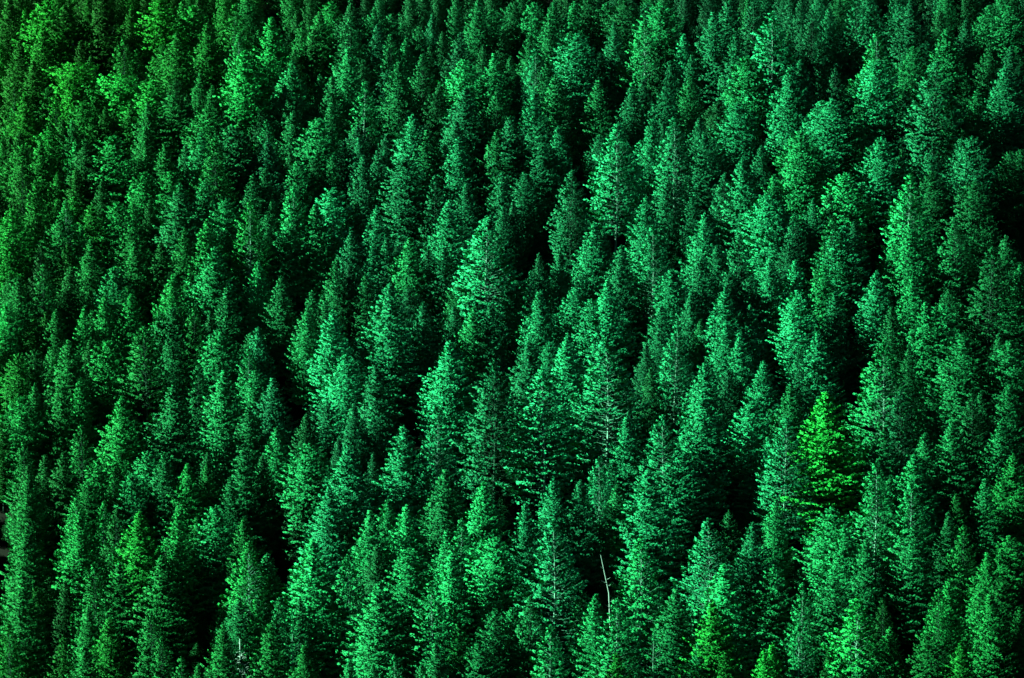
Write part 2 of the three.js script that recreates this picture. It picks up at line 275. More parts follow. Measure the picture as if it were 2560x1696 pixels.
  [-87.4,-639.9,24.8,9.4,'c',2,2,8.3,20.4], [-70.8,-639.7,23.9,8.7,'c',3,2,16.2,20.8], [-58.3,-639.5,18.4,6.4,'b',2,2,22.2,25.3],
  [2.9,-639.3,18.9,6.7,'b',3,0,51.4,25.4], [53.7,-637.8,21.0,6.7,'c',4,1,75.7,25.6], [-50.4,-636.7,22.0,7.4,'c',3,1,25.8,24.7],
  [-92.7,-636.7,20.4,6.4,'c',3,3,5.5,25.1], [42.9,-636.7,22.2,6.7,'o',3,0,70.5,25.2], [-60.4,-636.6,27.2,10.0,'o',3,2,21.0,20.2],
  [-15.6,-636.4,22.7,7.0,'o',3,0,42.5,25.7], [94.0,-636.1,23.1,10.0,'b',2,1,95.1,26.6], [31.5,-636.0,19.8,7.4,'b',3,0,65.1,26.7],
  [46.9,-635.8,25.6,10.0,'c',4,0,72.5,23.3], [-81.1,-635.6,16.3,5.0,'b',3,2,11.1,28.6], [-99.2,-635.6,22.2,6.7,'o',2,3,2.4,24.0],
  [-88.7,-635.4,21.9,7.4,'c',2,3,7.4,24.7], [-69.5,-634.9,21.4,8.7,'b',4,2,16.6,25.1], [-74.8,-634.9,21.4,8.7,'b',4,2,14.0,25.2],
  [-62.5,-634.7,19.7,7.3,'b',4,1,20.0,26.5], [-52.6,-634.6,21.9,7.3,'c',3,1,24.7,25.5], [-1.9,-634.4,22.9,8.0,'c',3,0,49.1,25.3],
  [36.5,-634.2,17.8,6.0,'b',3,0,67.5,29.2], [67.6,-633.8,24.1,11.0,'b',5,1,82.6,25.3], [-88.7,-633.1,17.8,6.0,'b',4,3,7.3,28.7],
  [-83.4,-633.1,20.9,6.7,'c',2,2,9.8,26.6], [-9.1,-632.7,22.9,8.0,'c',3,0,45.6,26.9], [-31.9,-632.0,20.3,6.3,'c',3,1,34.6,29.6],
  [96.3,-632.0,18.8,6.7,'b',2,1,96.4,31.8], [64.3,-631.5,21.9,7.3,'c',2,1,81.1,28.3], [-76.4,-631.1,17.8,6.0,'b',4,2,13.1,29.9],
  [-103.8,-631.0,20.8,6.6,'c',1,3,-0.2,26.6], [60.9,-630.2,21.8,7.3,'c',3,0,79.5,29.1], [-96.1,-630.0,22.3,7.6,'c',3,3,3.4,26.6],
  [51.3,-629.9,23.0,9.9,'b',5,0,74.8,28.3], [-36.1,-629.9,24.1,10.9,'b',5,0,32.5,27.6], [11.9,-628.5,26.1,9.3,'o',3,0,55.8,24.8],
  [-57.3,-628.3,20.9,8.3,'b',4,1,22.2,29.1], [-1.9,-628.2,20.3,6.3,'c',3,0,49.1,30.4], [79.5,-628.1,28.3,10.9,'o',5,1,88.6,25.4],
  [53.8,-627.4,22.3,7.6,'c',4,0,76.2,30.2], [-27.2,-627.3,22.8,7.9,'c',4,0,36.8,30.3], [-79.1,-626.8,21.3,8.6,'b',4,2,11.5,29.6],
  [26.9,-625.9,22.7,7.9,'c',4,0,63.1,28.7], [-84.2,-625.8,21.3,8.6,'b',3,3,9.0,30.0], [-89.4,-625.7,22.0,6.6,'o',4,2,6.4,29.3],
  [68.8,-625.5,20.8,6.6,'c',2,0,83.5,32.3], [-43.7,-625.3,26.0,9.2,'o',5,1,28.7,27.6], [-49.0,-624.8,20.5,7.9,'b',3,1,26.1,31.5],
  [-66.5,-624.7,26.6,10.8,'c',3,1,17.5,26.8], [-38.9,-624.5,23.6,8.5,'c',4,1,31.0,30.0], [57.1,-624.5,23.1,7.2,'o',3,0,77.9,31.2],
  [-44.0,-624.1,22.7,7.9,'c',4,1,28.5,30.5], [-12.1,-623.7,26.2,10.5,'c',4,0,44.1,29.3], [55.4,-622.4,18.6,6.6,'b',2,0,77.1,35.5],
  [76.1,-621.7,18.6,6.6,'b',4,1,87.3,35.9], [65.8,-621.4,22.8,9.8,'b',4,0,82.3,33.1], [-75.8,-621.4,20.4,7.9,'b',3,2,12.8,33.3],
  [-52.4,-621.3,25.5,8.8,'o',4,2,24.3,29.5], [38.6,-621.1,23.6,8.5,'c',4,0,69.0,31.2], [-85.6,-620.1,21.2,6.9,'c',4,2,7.9,33.0],
  [-99.6,-620.1,22.4,9.5,'b',4,3,1.0,30.7], [63.3,-620.0,25.5,8.8,'o',3,1,81.1,31.9], [-89.9,-619.8,22.0,9.1,'b',3,2,5.8,32.2],
  [-31.7,-619.6,22.2,7.5,'c',3,0,34.4,33.9], [79.4,-619.4,24.4,9.1,'c',4,1,89.0,32.8], [88.2,-619.3,25.9,9.1,'o',3,1,93.4,31.9],
  [-27.8,-619.2,20.1,6.2,'c',4,0,36.3,35.8], [-60.8,-619.1,23.5,8.5,'c',4,2,20.1,32.1], [-65.2,-619.1,21.7,7.2,'c',3,2,17.9,33.6],
  [98.6,-618.9,23.1,8.2,'c',2,1,98.6,34.6], [-24.5,-618.9,21.7,7.2,'c',3,0,37.9,35.0], [18.2,-618.3,20.6,6.5,'c',3,0,59.0,33.7],
  [-10.2,-617.6,16.1,4.9,'b',3,0,45.0,39.7], [-87.7,-616.3,20.1,6.2,'c',2,3,6.7,35.5], [16.3,-616.1,23.5,8.4,'c',4,0,58.1,32.7],
  [-20.0,-616.0,23.9,8.8,'c',4,1,40.1,34.8], [40.7,-616.0,20.6,6.5,'c',3,0,70.1,36.0], [-13.7,-615.8,22.1,7.5,'c',3,0,43.2,36.3],
  [-93.0,-615.0,19.5,5.2,'o',1,2,4.0,36.0], [-69.0,-614.1,23.0,8.1,'c',2,2,15.8,35.5], [44.3,-613.8,24.9,8.4,'o',3,0,72.0,34.2],
  [-74.0,-613.4,23.4,8.4,'c',3,2,13.3,35.5], [27.6,-612.5,25.3,8.7,'o',4,0,63.7,33.1], [56.1,-612.5,22.0,7.4,'c',5,0,77.9,38.2],
  [-82.9,-612.4,23.9,8.7,'c',3,2,8.8,35.2], [9.1,-612.4,21.1,6.8,'c',3,0,54.5,37.1], [30.3,-612.0,15.5,4.5,'b',4,0,65.1,40.8],
  [-32.3,-611.4,20.5,6.4,'c',1,0,33.9,38.9], [42.9,-611.4,18.5,6.4,'b',3,0,71.3,40.0], [50.5,-610.9,22.5,7.7,'c',4,0,75.2,38.1],
  [-98.5,-610.8,14.9,4.2,'b',3,2,1.0,40.8], [-4.7,-610.4,31.5,13.5,'o',5,0,47.7,31.5], [61.0,-610.4,22.9,8.0,'c',4,1,80.4,38.9],
  [46.6,-610.3,18.5,6.4,'b',3,0,73.2,40.9], [-78.1,-610.2,20.6,8.0,'b',4,1,11.0,39.2], [-34.4,-610.0,22.5,7.7,'c',3,1,32.8,38.0],
  [-49.8,-610.0,22.0,7.4,'c',5,1,25.2,38.2], [-63.5,-609.8,18.0,6.1,'b',4,2,18.3,41.7], [85.8,-609.3,18.5,6.4,'b',2,1,92.8,42.5],
  [99.7,-609.2,23.4,8.4,'c',3,1,99.8,38.7], [21.3,-609.1,23.8,8.7,'c',3,0,60.7,35.9], [-0.6,-609.1,18.5,6.4,'b',3,0,49.7,41.7],
  [-28.6,-608.9,20.5,6.4,'c',3,1,35.7,40.3], [-20.4,-608.5,18.4,6.4,'b',2,0,39.8,42.4], [6.1,-608.4,20.5,6.4,'c',3,0,53.1,40.0],
  [-74.9,-608.4,18.4,6.4,'b',3,2,12.6,42.1], [36.9,-608.3,23.4,8.3,'c',3,0,68.5,37.1], [-58.6,-608.3,26.3,10.6,'c',4,1,20.6,36.2],
  [3.3,-607.5,21.7,6.4,'o',4,0,51.6,39.8], [93.2,-607.3,27.9,10.6,'o',2,1,96.8,36.2], [-85.9,-606.3,22.4,7.7,'c',2,2,6.9,39.1],
  [71.1,-606.3,25.0,9.6,'c',4,0,85.7,39.7], [-44.9,-605.2,22.4,7.7,'c',3,1,27.4,40.5], [31.4,-604.9,21.8,8.9,'b',4,0,65.8,39.7],
  [-66.2,-604.4,24.2,8.9,'c',4,2,16.7,40.3], [62.5,-604.3,21.9,7.3,'c',3,0,81.4,42.9], [77.6,-604.0,25.4,9.9,'c',4,1,89.1,40.5],
  [-95.9,-603.9,20.1,7.6,'b',3,2,1.7,40.7], [-88.8,-603.4,16.9,5.4,'b',2,2,5.2,44.4], [-91.0,-602.8,24.2,7.9,'o',3,2,4.1,38.9],
  [55.2,-602.3,22.5,9.5,'b',5,0,77.9,42.7], [-39.0,-602.2,21.4,7.0,'c',3,1,30.3,42.7], [12.0,-602.2,20.9,8.3,'b',4,0,56.1,42.5],
  [-68.2,-601.4,19.2,7.0,'b',4,2,15.5,45.7], [73.3,-601.3,21.4,7.0,'c',2,1,87.0,45.1], [-54.8,-601.2,23.7,8.6,'c',3,1,22.3,42.2],
  [-73.6,-600.7,22.8,7.9,'c',4,2,12.7,43.2], [-36.0,-600.6,20.4,6.3,'c',3,1,31.8,44.3], [82.8,-600.6,22.1,9.2,'b',4,1,91.9,44.6],
  [-11.2,-600.5,20.4,6.3,'c',3,0,44.3,44.9], [-65.6,-600.4,20.9,8.2,'b',3,1,16.8,45.1], [77.1,-600.4,18.3,6.3,'b',3,1,89.0,47.8],
  [80.0,-600.2,22.8,7.9,'c',4,1,90.5,44.4], [-78.4,-600.1,22.3,7.6,'c',4,2,10.2,43.4], [5.7,-599.7,23.2,8.2,'c',4,0,52.9,42.7],
  [15.3,-599.2,20.9,8.2,'b',4,0,57.8,44.0], [-17.1,-599.0,21.8,7.3,'c',3,0,41.3,44.4], [34.9,-598.8,21.8,7.3,'c',3,0,67.7,42.9],
  [-61.2,-598.3,22.6,7.0,'o',3,2,18.9,45.0], [18.8,-598.2,24.9,9.5,'c',5,0,59.6,41.2], [-97.0,-597.7,19.2,6.9,'b',5,2,0.6,44.5],
  [-50.4,-597.6,17.4,5.7,'b',3,1,24.4,48.9], [-92.0,-597.2,17.3,5.7,'b',2,3,3.2,46.8], [-4.1,-597.0,22.7,7.9,'c',3,0,47.9,44.8],
  [-87.5,-596.9,20.3,6.3,'c',3,2,5.4,45.4], [-82.3,-596.8,21.3,6.9,'c',4,2,8.1,45.4], [-7.6,-596.5,22.7,7.9,'c',4,1,46.1,45.1],
  [-80.4,-596.4,17.3,5.7,'b',3,2,9.0,48.9], [-39.3,-596.4,21.8,7.2,'c',4,1,30.0,45.6], [45.6,-596.1,22.2,7.6,'c',4,0,73.2,44.7],
  [40.5,-595.7,24.8,9.4,'c',4,0,70.7,42.4], [-97.7,-595.6,15.3,4.4,'b',3,3,0.2,48.6], [-48.6,-595.0,20.3,6.3,'c',4,0,25.2,48.1],
  [-23.3,-594.4,27.9,11.9,'c',4,0,38.1,41.6], [7.1,-594.4,16.8,5.3,'b',4,0,53.6,50.3], [28.5,-594.2,22.2,7.5,'c',3,0,64.6,44.9],
  [-55.8,-593.2,21.9,9.1,'b',4,1,21.4,48.4], [-34.3,-593.0,23.9,8.8,'c',5,0,32.4,45.5], [-65.0,-592.4,20.4,7.8,'b',3,1,16.7,50.2],
  [10.5,-591.8,20.2,6.3,'c',4,0,55.4,48.9], [92.4,-591.4,21.7,7.2,'c',2,1,97.5,49.0], [40.7,-590.4,22.1,7.5,'c',4,0,71.0,47.2],
  [-80.3,-590.3,20.2,6.2,'c',2,2,8.7,50.0], [85.6,-589.6,23.3,10.3,'b',3,1,94.1,49.2], [-76.8,-589.3,21.5,8.7,'b',4,2,10.4,50.0],
  [94.2,-588.2,22.2,9.3,'b',3,1,98.7,50.0], [-50.2,-588.0,21.9,6.5,'o',4,1,24.1,51.1], [57.4,-586.6,24.7,9.3,'c',4,0,79.8,48.7],
  [-90.0,-586.5,19.4,7.1,'b',2,2,3.4,51.4], [43.4,-586.2,22.9,8.1,'c',4,0,72.5,48.8], [53.9,-585.7,21.3,6.2,'o',3,0,78.0,51.3],
  [30.6,-585.3,25.2,8.7,'o',4,0,65.9,47.4], [-68.8,-585.0,28.2,10.8,'o',3,2,14.3,48.0], [-48.3,-584.7,19.8,7.4,'b',4,1,24.9,54.5],
  [-92.8,-583.4,20.6,8.0,'b',3,3,1.7,51.9], [-83.0,-583.3,24.6,9.2,'c',3,2,6.8,50.0], [-31.1,-583.1,21.8,8.9,'b',5,0,33.8,52.2],
  [3.4,-583.0,24.6,9.2,'c',3,0,51.8,50.2], [-59.0,-582.0,23.8,7.7,'o',3,1,19.2,53.5], [26.2,-581.6,19.6,5.8,'c',2,1,63.7,54.1],
  [10.4,-581.5,25.8,10.1,'c',5,0,55.4,50.0], [54.8,-579.6,18.0,6.1,'b',3,0,78.7,56.9], [74.1,-579.2,20.1,7.7,'b',2,1,88.8,57.2],
  [-93.4,-578.8,14.5,4.0,'b',3,2,1.1,59.4], [46.5,-578.4,22.8,8.0,'c',4,0,74.4,53.1], [-53.3,-578.0,25.3,9.8,'c',4,1,22.0,54.5],
  [-80.7,-577.8,21.4,7.0,'c',4,2,7.6,55.7], [-12.0,-577.1,27.5,11.6,'c',5,0,43.7,50.1], [-44.7,-576.6,24.1,8.8,'c',3,0,26.5,55.6],
  [92.2,-576.6,21.9,7.3,'c',3,1,98.5,56.5], [87.1,-576.4,21.4,7.0,'c',2,1,95.9,57.4], [35.7,-576.1,24.4,9.1,'c',4,0,68.8,53.0],
  [-88.5,-575.4,21.4,7.0,'c',3,2,3.3,56.4], [-24.7,-575.4,24.8,9.4,'c',3,0,37.0,53.4], [68.6,-575.1,31.0,13.1,'o',4,1,86.2,50.1],
  [77.1,-574.2,24.0,8.8,'c',3,1,90.7,56.6], [-82.9,-573.8,23.2,8.2,'c',3,2,6.2,56.4], [-34.3,-573.6,20.5,7.9,'b',3,0,31.9,58.9],
  [85.0,-573.2,17.9,6.1,'b',3,1,95.0,61.9], [-90.4,-572.3,21.2,8.5,'b',4,2,2.1,58.3], [-48.7,-572.1,22.7,7.9,'c',3,1,24.2,59.6],
  [85.2,-572.1,24.1,7.9,'o',2,1,95.2,57.6], [29.5,-571.5,19.4,5.1,'o',2,0,65.6,59.9], [-93.9,-571.5,17.9,6.1,'b',2,3,0.2,61.3],
  [-62.4,-571.3,27.0,11.2,'c',3,1,16.8,56.5], [17.7,-571.0,33.0,15.1,'o',4,0,59.4,49.7], [-38.1,-570.6,20.9,6.6,'c',2,1,29.8,60.8],
  [50.7,-570.5,23.9,8.8,'c',3,1,77.0,56.5], [-29.2,-570.3,21.3,6.9,'c',3,0,34.5,59.5], [70.9,-570.2,24.9,8.4,'o',2,0,87.7,57.3],
  [-71.3,-569.2,25.5,9.9,'c',4,2,12.0,58.1], [43.5,-567.2,22.9,9.9,'b',5,0,73.2,59.1], [-3.2,-566.4,30.4,12.6,'o',3,0,48.3,52.9],
  [-43.1,-565.8,22.6,7.8,'c',4,1,26.9,62.8], [32.3,-565.4,21.7,7.2,'c',4,0,67.3,61.6], [5.8,-565.1,30.4,12.6,'o',5,0,53.1,54.1],
  [88.9,-564.1,23.4,8.4,'c',3,1,97.8,61.9], [35.0,-563.8,27.2,11.3,'c',4,0,68.9,57.9], [65.9,-563.7,18.7,6.6,'b',3,1,85.4,65.0],
  [20.6,-562.8,24.2,8.9,'c',4,0,61.1,61.1], [46.8,-562.6,19.7,6.0,'c',4,0,75.2,64.2], [79.8,-562.4,24.2,8.9,'c',3,1,93.0,62.0],
  [-88.7,-562.3,20.9,6.0,'o',3,2,2.2,64.7], [23.7,-561.9,18.6,6.6,'b',3,0,62.8,66.1], [-78.0,-561.9,24.3,8.0,'o',3,2,7.9,62.5],
  [-65.9,-561.8,20.6,8.0,'b',4,1,14.5,66.3], [75.0,-561.3,22.5,7.7,'c',3,1,90.5,63.6], [-71.1,-561.2,18.1,4.5,'o',1,2,11.7,68.3],
  [-84.3,-560.6,19.7,5.9,'c',2,2,4.5,66.8], [57.0,-560.2,29.5,13.3,'y',5,3,80.9,57.5], [-44.7,-559.7,21.6,7.1,'c',2,1,25.8,67.0],
  [26.9,-559.3,26.8,9.8,'o',4,0,64.6,61.0], [-74.3,-559.2,20.2,7.7,'b',4,2,9.8,67.5], [-55.1,-559.1,20.7,6.5,'c',3,2,20.2,68.3],
  [-80.7,-558.7,21.6,7.1,'c',2,2,6.3,66.5], [67.0,-558.5,24.1,8.9,'c',3,1,86.4,63.2], [-62.6,-558.2,22.9,8.0,'c',3,1,16.1,66.6],
  [-48.0,-558.1,24.1,8.9,'c',3,1,24.0,65.9], [49.2,-557.7,26.8,9.7,'o',4,0,76.7,61.2], [30.0,-557.6,21.7,8.9,'b',4,0,66.3,66.1],
  [-87.2,-557.3,20.1,6.2,'c',2,2,2.6,68.6], [-13.6,-556.9,26.7,9.7,'o',4,0,42.6,60.7], [-36.4,-556.5,25.0,11.8,'b',4,1,30.2,65.2],
  [-71.6,-556.3,19.8,5.3,'o',3,2,11.0,69.6], [-68.3,-556.3,19.8,7.4,'b',4,1,12.8,69.8], [-58.0,-556.2,22.4,7.7,'c',4,2,18.4,68.2],
  [-38.1,-555.6,19.6,5.9,'c',1,1,29.2,70.2], [-50.6,-555.4,20.6,6.5,'c',3,1,22.4,70.2], [-19.5,-555.2,26.3,10.6,'c',4,0,39.4,62.6],
  [-75.8,-554.7,19.3,7.1,'b',3,2,8.7,70.7], [89.7,-554.6,23.2,8.2,'c',3,2,99.0,66.7], [87.5,-552.9,19.3,7.0,'b',3,2,97.9,70.6],
  [-86.0,-552.4,22.3,7.6,'c',3,2,2.9,69.8], [-28.9,-551.4,27.0,11.1,'c',4,0,34.1,65.5], [15.3,-550.1,24.1,7.9,'o',4,0,58.4,67.3],
  [90.0,-550.1,19.3,7.0,'b',3,2,99.5,72.1], [71.0,-548.6,25.8,10.2,'c',4,1,89.2,66.8], [46.7,-548.3,19.0,5.5,'c',4,1,75.7,73.4],
  [66.9,-548.0,21.8,7.3,'c',3,1,86.9,70.4], [-72.5,-547.7,20.7,5.8,'o',4,2,10.0,73.7], [83.9,-547.5,22.6,7.8,'c',3,1,96.4,70.4],
  [-77.4,-547.3,21.7,6.4,'o',4,2,7.2,73.2], [78.4,-546.5,20.4,6.4,'c',2,2,93.4,72.6], [18.4,-546.0,22.2,7.5,'c',3,1,60.2,71.2],
  [-32.0,-545.8,23.8,8.7,'c',4,0,32.3,71.5], [64.1,-545.6,26.5,9.5,'o',4,1,85.6,67.9], [-28.0,-545.3,19.5,5.8,'c',2,1,34.5,75.0],
  [-12.0,-545.3,24.2,9.0,'c',3,1,43.3,69.1], [-55.5,-545.2,19.5,5.8,'c',3,2,19.2,76.1], [12.1,-544.5,23.0,8.1,'c',3,0,56.7,70.6],
  [-69.9,-544.4,21.6,6.4,'o',2,2,11.2,74.7], [7.2,-544.3,23.0,8.1,'c',4,0,54.0,70.3], [-22.0,-544.0,21.3,6.9,'c',4,1,37.8,73.4],
  [-52.3,-543.8,22.5,9.5,'b',4,1,20.9,74.4], [-68.9,-543.4,16.1,4.9,'b',4,2,11.7,79.8], [38.0,-543.3,20.8,6.6,'c',2,1,71.1,75.2],
  [24.1,-543.1,27.5,11.5,'c',4,0,63.4,69.0], [-4.9,-542.4,23.4,8.3,'c',5,1,47.3,70.9], [69.3,-541.6,25.2,8.6,'o',4,1,88.7,71.0],
  [-46.9,-541.5,21.7,7.2,'c',3,2,23.8,76.2], [-58.4,-541.5,22.9,8.1,'c',4,2,17.4,75.0], [55.9,-540.8,22.4,9.5,'b',4,1,81.2,74.6],
  [76.0,-539.7,21.2,6.9,'c',2,1,92.6,75.3], [2.3,-539.7,21.2,6.9,'c',4,0,51.3,74.1], [-18.4,-539.0,23.3,8.3,'c',5,1,39.7,74.2],
  [-75.0,-538.9,24.9,9.4,'c',4,2,7.9,75.5], [-64.8,-538.2,24.8,9.4,'y',4,3,13.6,75.2], [-84.5,-538.0,23.7,8.6,'c',3,2,2.5,77.9],
  [-24.3,-537.3,24.4,9.1,'c',4,1,36.3,75.0], [16.3,-536.8,15.0,1.2,'l',4,1,59.2,81.9], [57.3,-536.0,22.8,8.0,'c',4,1,82.3,77.1],
  [41.8,-535.0,24.8,9.4,'c',3,0,73.6,76.8], [86.1,-534.4,20.5,8.0,'b',3,2,98.7,78.8], [-82.2,-533.8,16.5,5.1,'b',2,3,3.5,86.4],
  [77.6,-533.7,22.8,7.1,'o',3,2,94.0,77.2], [69.3,-533.2,23.6,8.5,'c',3,1,89.3,77.2], [84.0,-532.8,19.2,5.7,'c',3,2,97.6,80.7],
  [-23.3,-532.5,21.5,7.1,'c',2,1,36.8,80.1], [-10.8,-532.4,22.4,7.6,'c',4,1,43.9,78.2], [60.8,-532.3,22.8,7.9,'c',3,1,84.5,79.2],
  [34.1,-531.9,27.3,10.2,'o',4,0,69.4,76.1], [-8.8,-531.6,24.9,8.5,'o',4,1,45.0,76.3], [44.9,-530.7,20.1,7.6,'b',4,1,75.5,83.4],
  [-42.3,-529.4,22.7,7.9,'c',3,1,25.8,81.3], [-17.4,-528.8,22.8,9.8,'b',4,1,40.1,80.7], [-3.3,-528.3,23.5,10.4,'b',5,1,48.1,79.1],
  [80.8,-527.3,22.3,7.6,'c',3,2,96.3,81.3], [-45.0,-526.8,26.1,9.2,'o',4,2,24.2,79.7], [-23.9,-526.7,15.4,4.5,'b',3,1,36.3,88.7],
  [-67.0,-526.4,24.2,9.0,'c',3,2,11.6,82.7], [-71.1,-526.1,24.8,8.4,'o',3,2,9.2,82.8], [-83.3,-525.3,25.3,9.8,'c',3,2,2.2,84.4],
  [54.5,-525.2,22.1,9.2,'b',3,1,81.3,85.0], [-33.7,-525.1,27.7,11.7,'c',5,1,30.6,79.2], [-49.5,-525.0,15.9,4.8,'b',3,2,21.5,89.3],
  [-59.3,-524.9,25.3,9.8,'c',3,2,15.9,81.8], [49.5,-524.8,21.7,6.4,'o',4,1,78.4,85.8], [82.9,-524.4,19.6,7.3,'b',2,2,97.7,85.2],
  [-10.4,-524.3,24.5,9.2,'c',5,1,44.0,81.4], [22.1,-524.3,27.5,10.3,'o',5,1,62.7,78.8], [7.2,-524.0,29.3,11.7,'o',4,0,54.2,76.4],
  [-27.6,-523.5,26.0,9.2,'o',4,1,34.1,81.5], [73.8,-522.4,21.7,7.2,'c',4,2,92.6,85.2], [62.8,-521.9,20.2,5.6,'o',1,2,86.3,88.1],
  [-46.0,-520.7,19.5,7.2,'b',3,1,23.3,88.4], [-43.4,-520.3,20.0,6.1,'c',4,2,24.8,88.2], [-71.2,-519.7,21.7,7.2,'c',3,2,8.7,89.5],
  [-39.3,-519.7,20.7,5.8,'o',3,1,27.2,88.0], [35.2,-519.3,27.9,11.9,'c',5,1,70.5,83.1], [-35.6,-519.3,20.8,6.6,'c',3,1,29.3,88.2],
  [71.4,-518.6,23.4,7.5,'o',3,2,91.5,86.6], [-0.1,-518.4,18.7,6.6,'b',4,1,49.9,89.5], [85.3,-518.4,19.0,5.5,'c',2,2,99.6,89.3],
  [-2.4,-517.1,19.5,7.2,'b',3,1,48.6,89.9], [27.0,-516.5,24.4,9.1,'c',3,1,65.8,86.7], [13.7,-516.3,22.4,7.7,'c',4,1,58.0,87.4],
  [2.8,-516.1,22.5,6.9,'o',3,1,51.6,87.7], [80.4,-516.0,23.6,8.5,'c',3,2,97.0,87.2], [-81.3,-515.7,19.0,5.5,'c',2,3,2.5,95.7],
  [-83.9,-515.1,24.2,8.0,'o',3,3,0.9,91.7], [63.1,-514.9,20.8,6.6,'c',3,2,86.9,92.4], [-21.8,-514.9,26.8,11.0,'c',4,1,37.3,85.7],
  [-75.0,-514.9,21.2,6.9,'c',2,3,6.1,93.6], [-67.5,-514.3,23.2,8.2,'c',3,3,10.5,91.0], [-45.4,-514.0,17.0,7.1,'d',5,1,23.4,94.2],
  [-13.1,-513.8,27.6,10.4,'o',4,1,42.3,85.5], [-59.9,-513.8,23.3,7.4,'o',3,2,14.8,90.1], [23.4,-513.4,18.9,5.5,'g',5,1,63.7,93.0],
  [33.8,-513.2,25.4,9.8,'y',4,3,69.9,88.7], [57.0,-512.9,28.3,10.9,'o',5,2,83.5,87.6], [-61.0,-512.8,18.4,5.2,'c',3,2,14.2,95.1],
  [30.9,-512.5,18.9,5.5,'c',4,1,68.2,94.4], [54.2,-512.2,18.2,6.3,'b',3,1,81.9,97.0], [72.4,-512.0,14.2,3.8,'b',5,2,92.5,99.1],
  [-47.9,-511.9,21.1,6.8,'c',3,2,21.8,91.9], [69.2,-511.7,21.8,9.0,'b',2,2,90.7,93.0], [-8.6,-511.6,22.3,7.6,'c',3,2,44.9,91.5],
  [47.7,-511.6,24.5,8.2,'o',4,1,78.1,91.8], [-36.4,-511.5,21.5,7.1,'g',4,1,28.5,91.7], [58.1,-511.4,19.4,7.1,'b',3,1,84.2,96.4],
  [-39.7,-511.2,21.5,7.1,'c',3,2,26.6,91.7], [43.3,-511.1,21.1,6.8,'y',5,3,75.5,94.8], [-57.9,-510.5,21.0,6.0,'o',3,2,15.8,93.9],
  [-70.3,-509.1,23.1,8.1,'c',3,2,8.4,94.9], [35.5,-509.0,20.2,6.2,'y',3,3,71.0,96.0], [-11.0,-509.0,17.8,6.0,'b',5,1,43.5,97.3],
  [17.6,-508.9,27.5,10.3,'o',4,1,60.4,88.2], [-5.7,-508.7,20.8,8.1,'b',3,1,46.7,94.8], [41.7,-508.6,21.9,7.3,'y',5,3,74.7,95.6],
  [73.9,-508.5,22.3,7.6,'c',3,3,93.8,94.4], [-13.0,-508.3,21.5,7.0,'c',3,1,42.3,94.5], [-34.3,-507.5,20.6,6.5,'c',3,2,29.6,94.8],
  [-27.1,-507.1,18.8,5.4,'c',4,1,33.9,97.0], [-19.0,-506.4,20.4,5.7,'o',4,1,38.7,96.4], [-22.6,-504.6,19.9,5.4,'o',3,1,36.5,97.8],
  [-53.7,-504.0,21.8,6.5,'o',3,2,17.9,96.7], [17.2,-503.4,22.9,8.1,'y',3,3,60.3,96.1], [5.9,-503.2,28.1,10.7,'o',4,1,53.5,91.9],
];
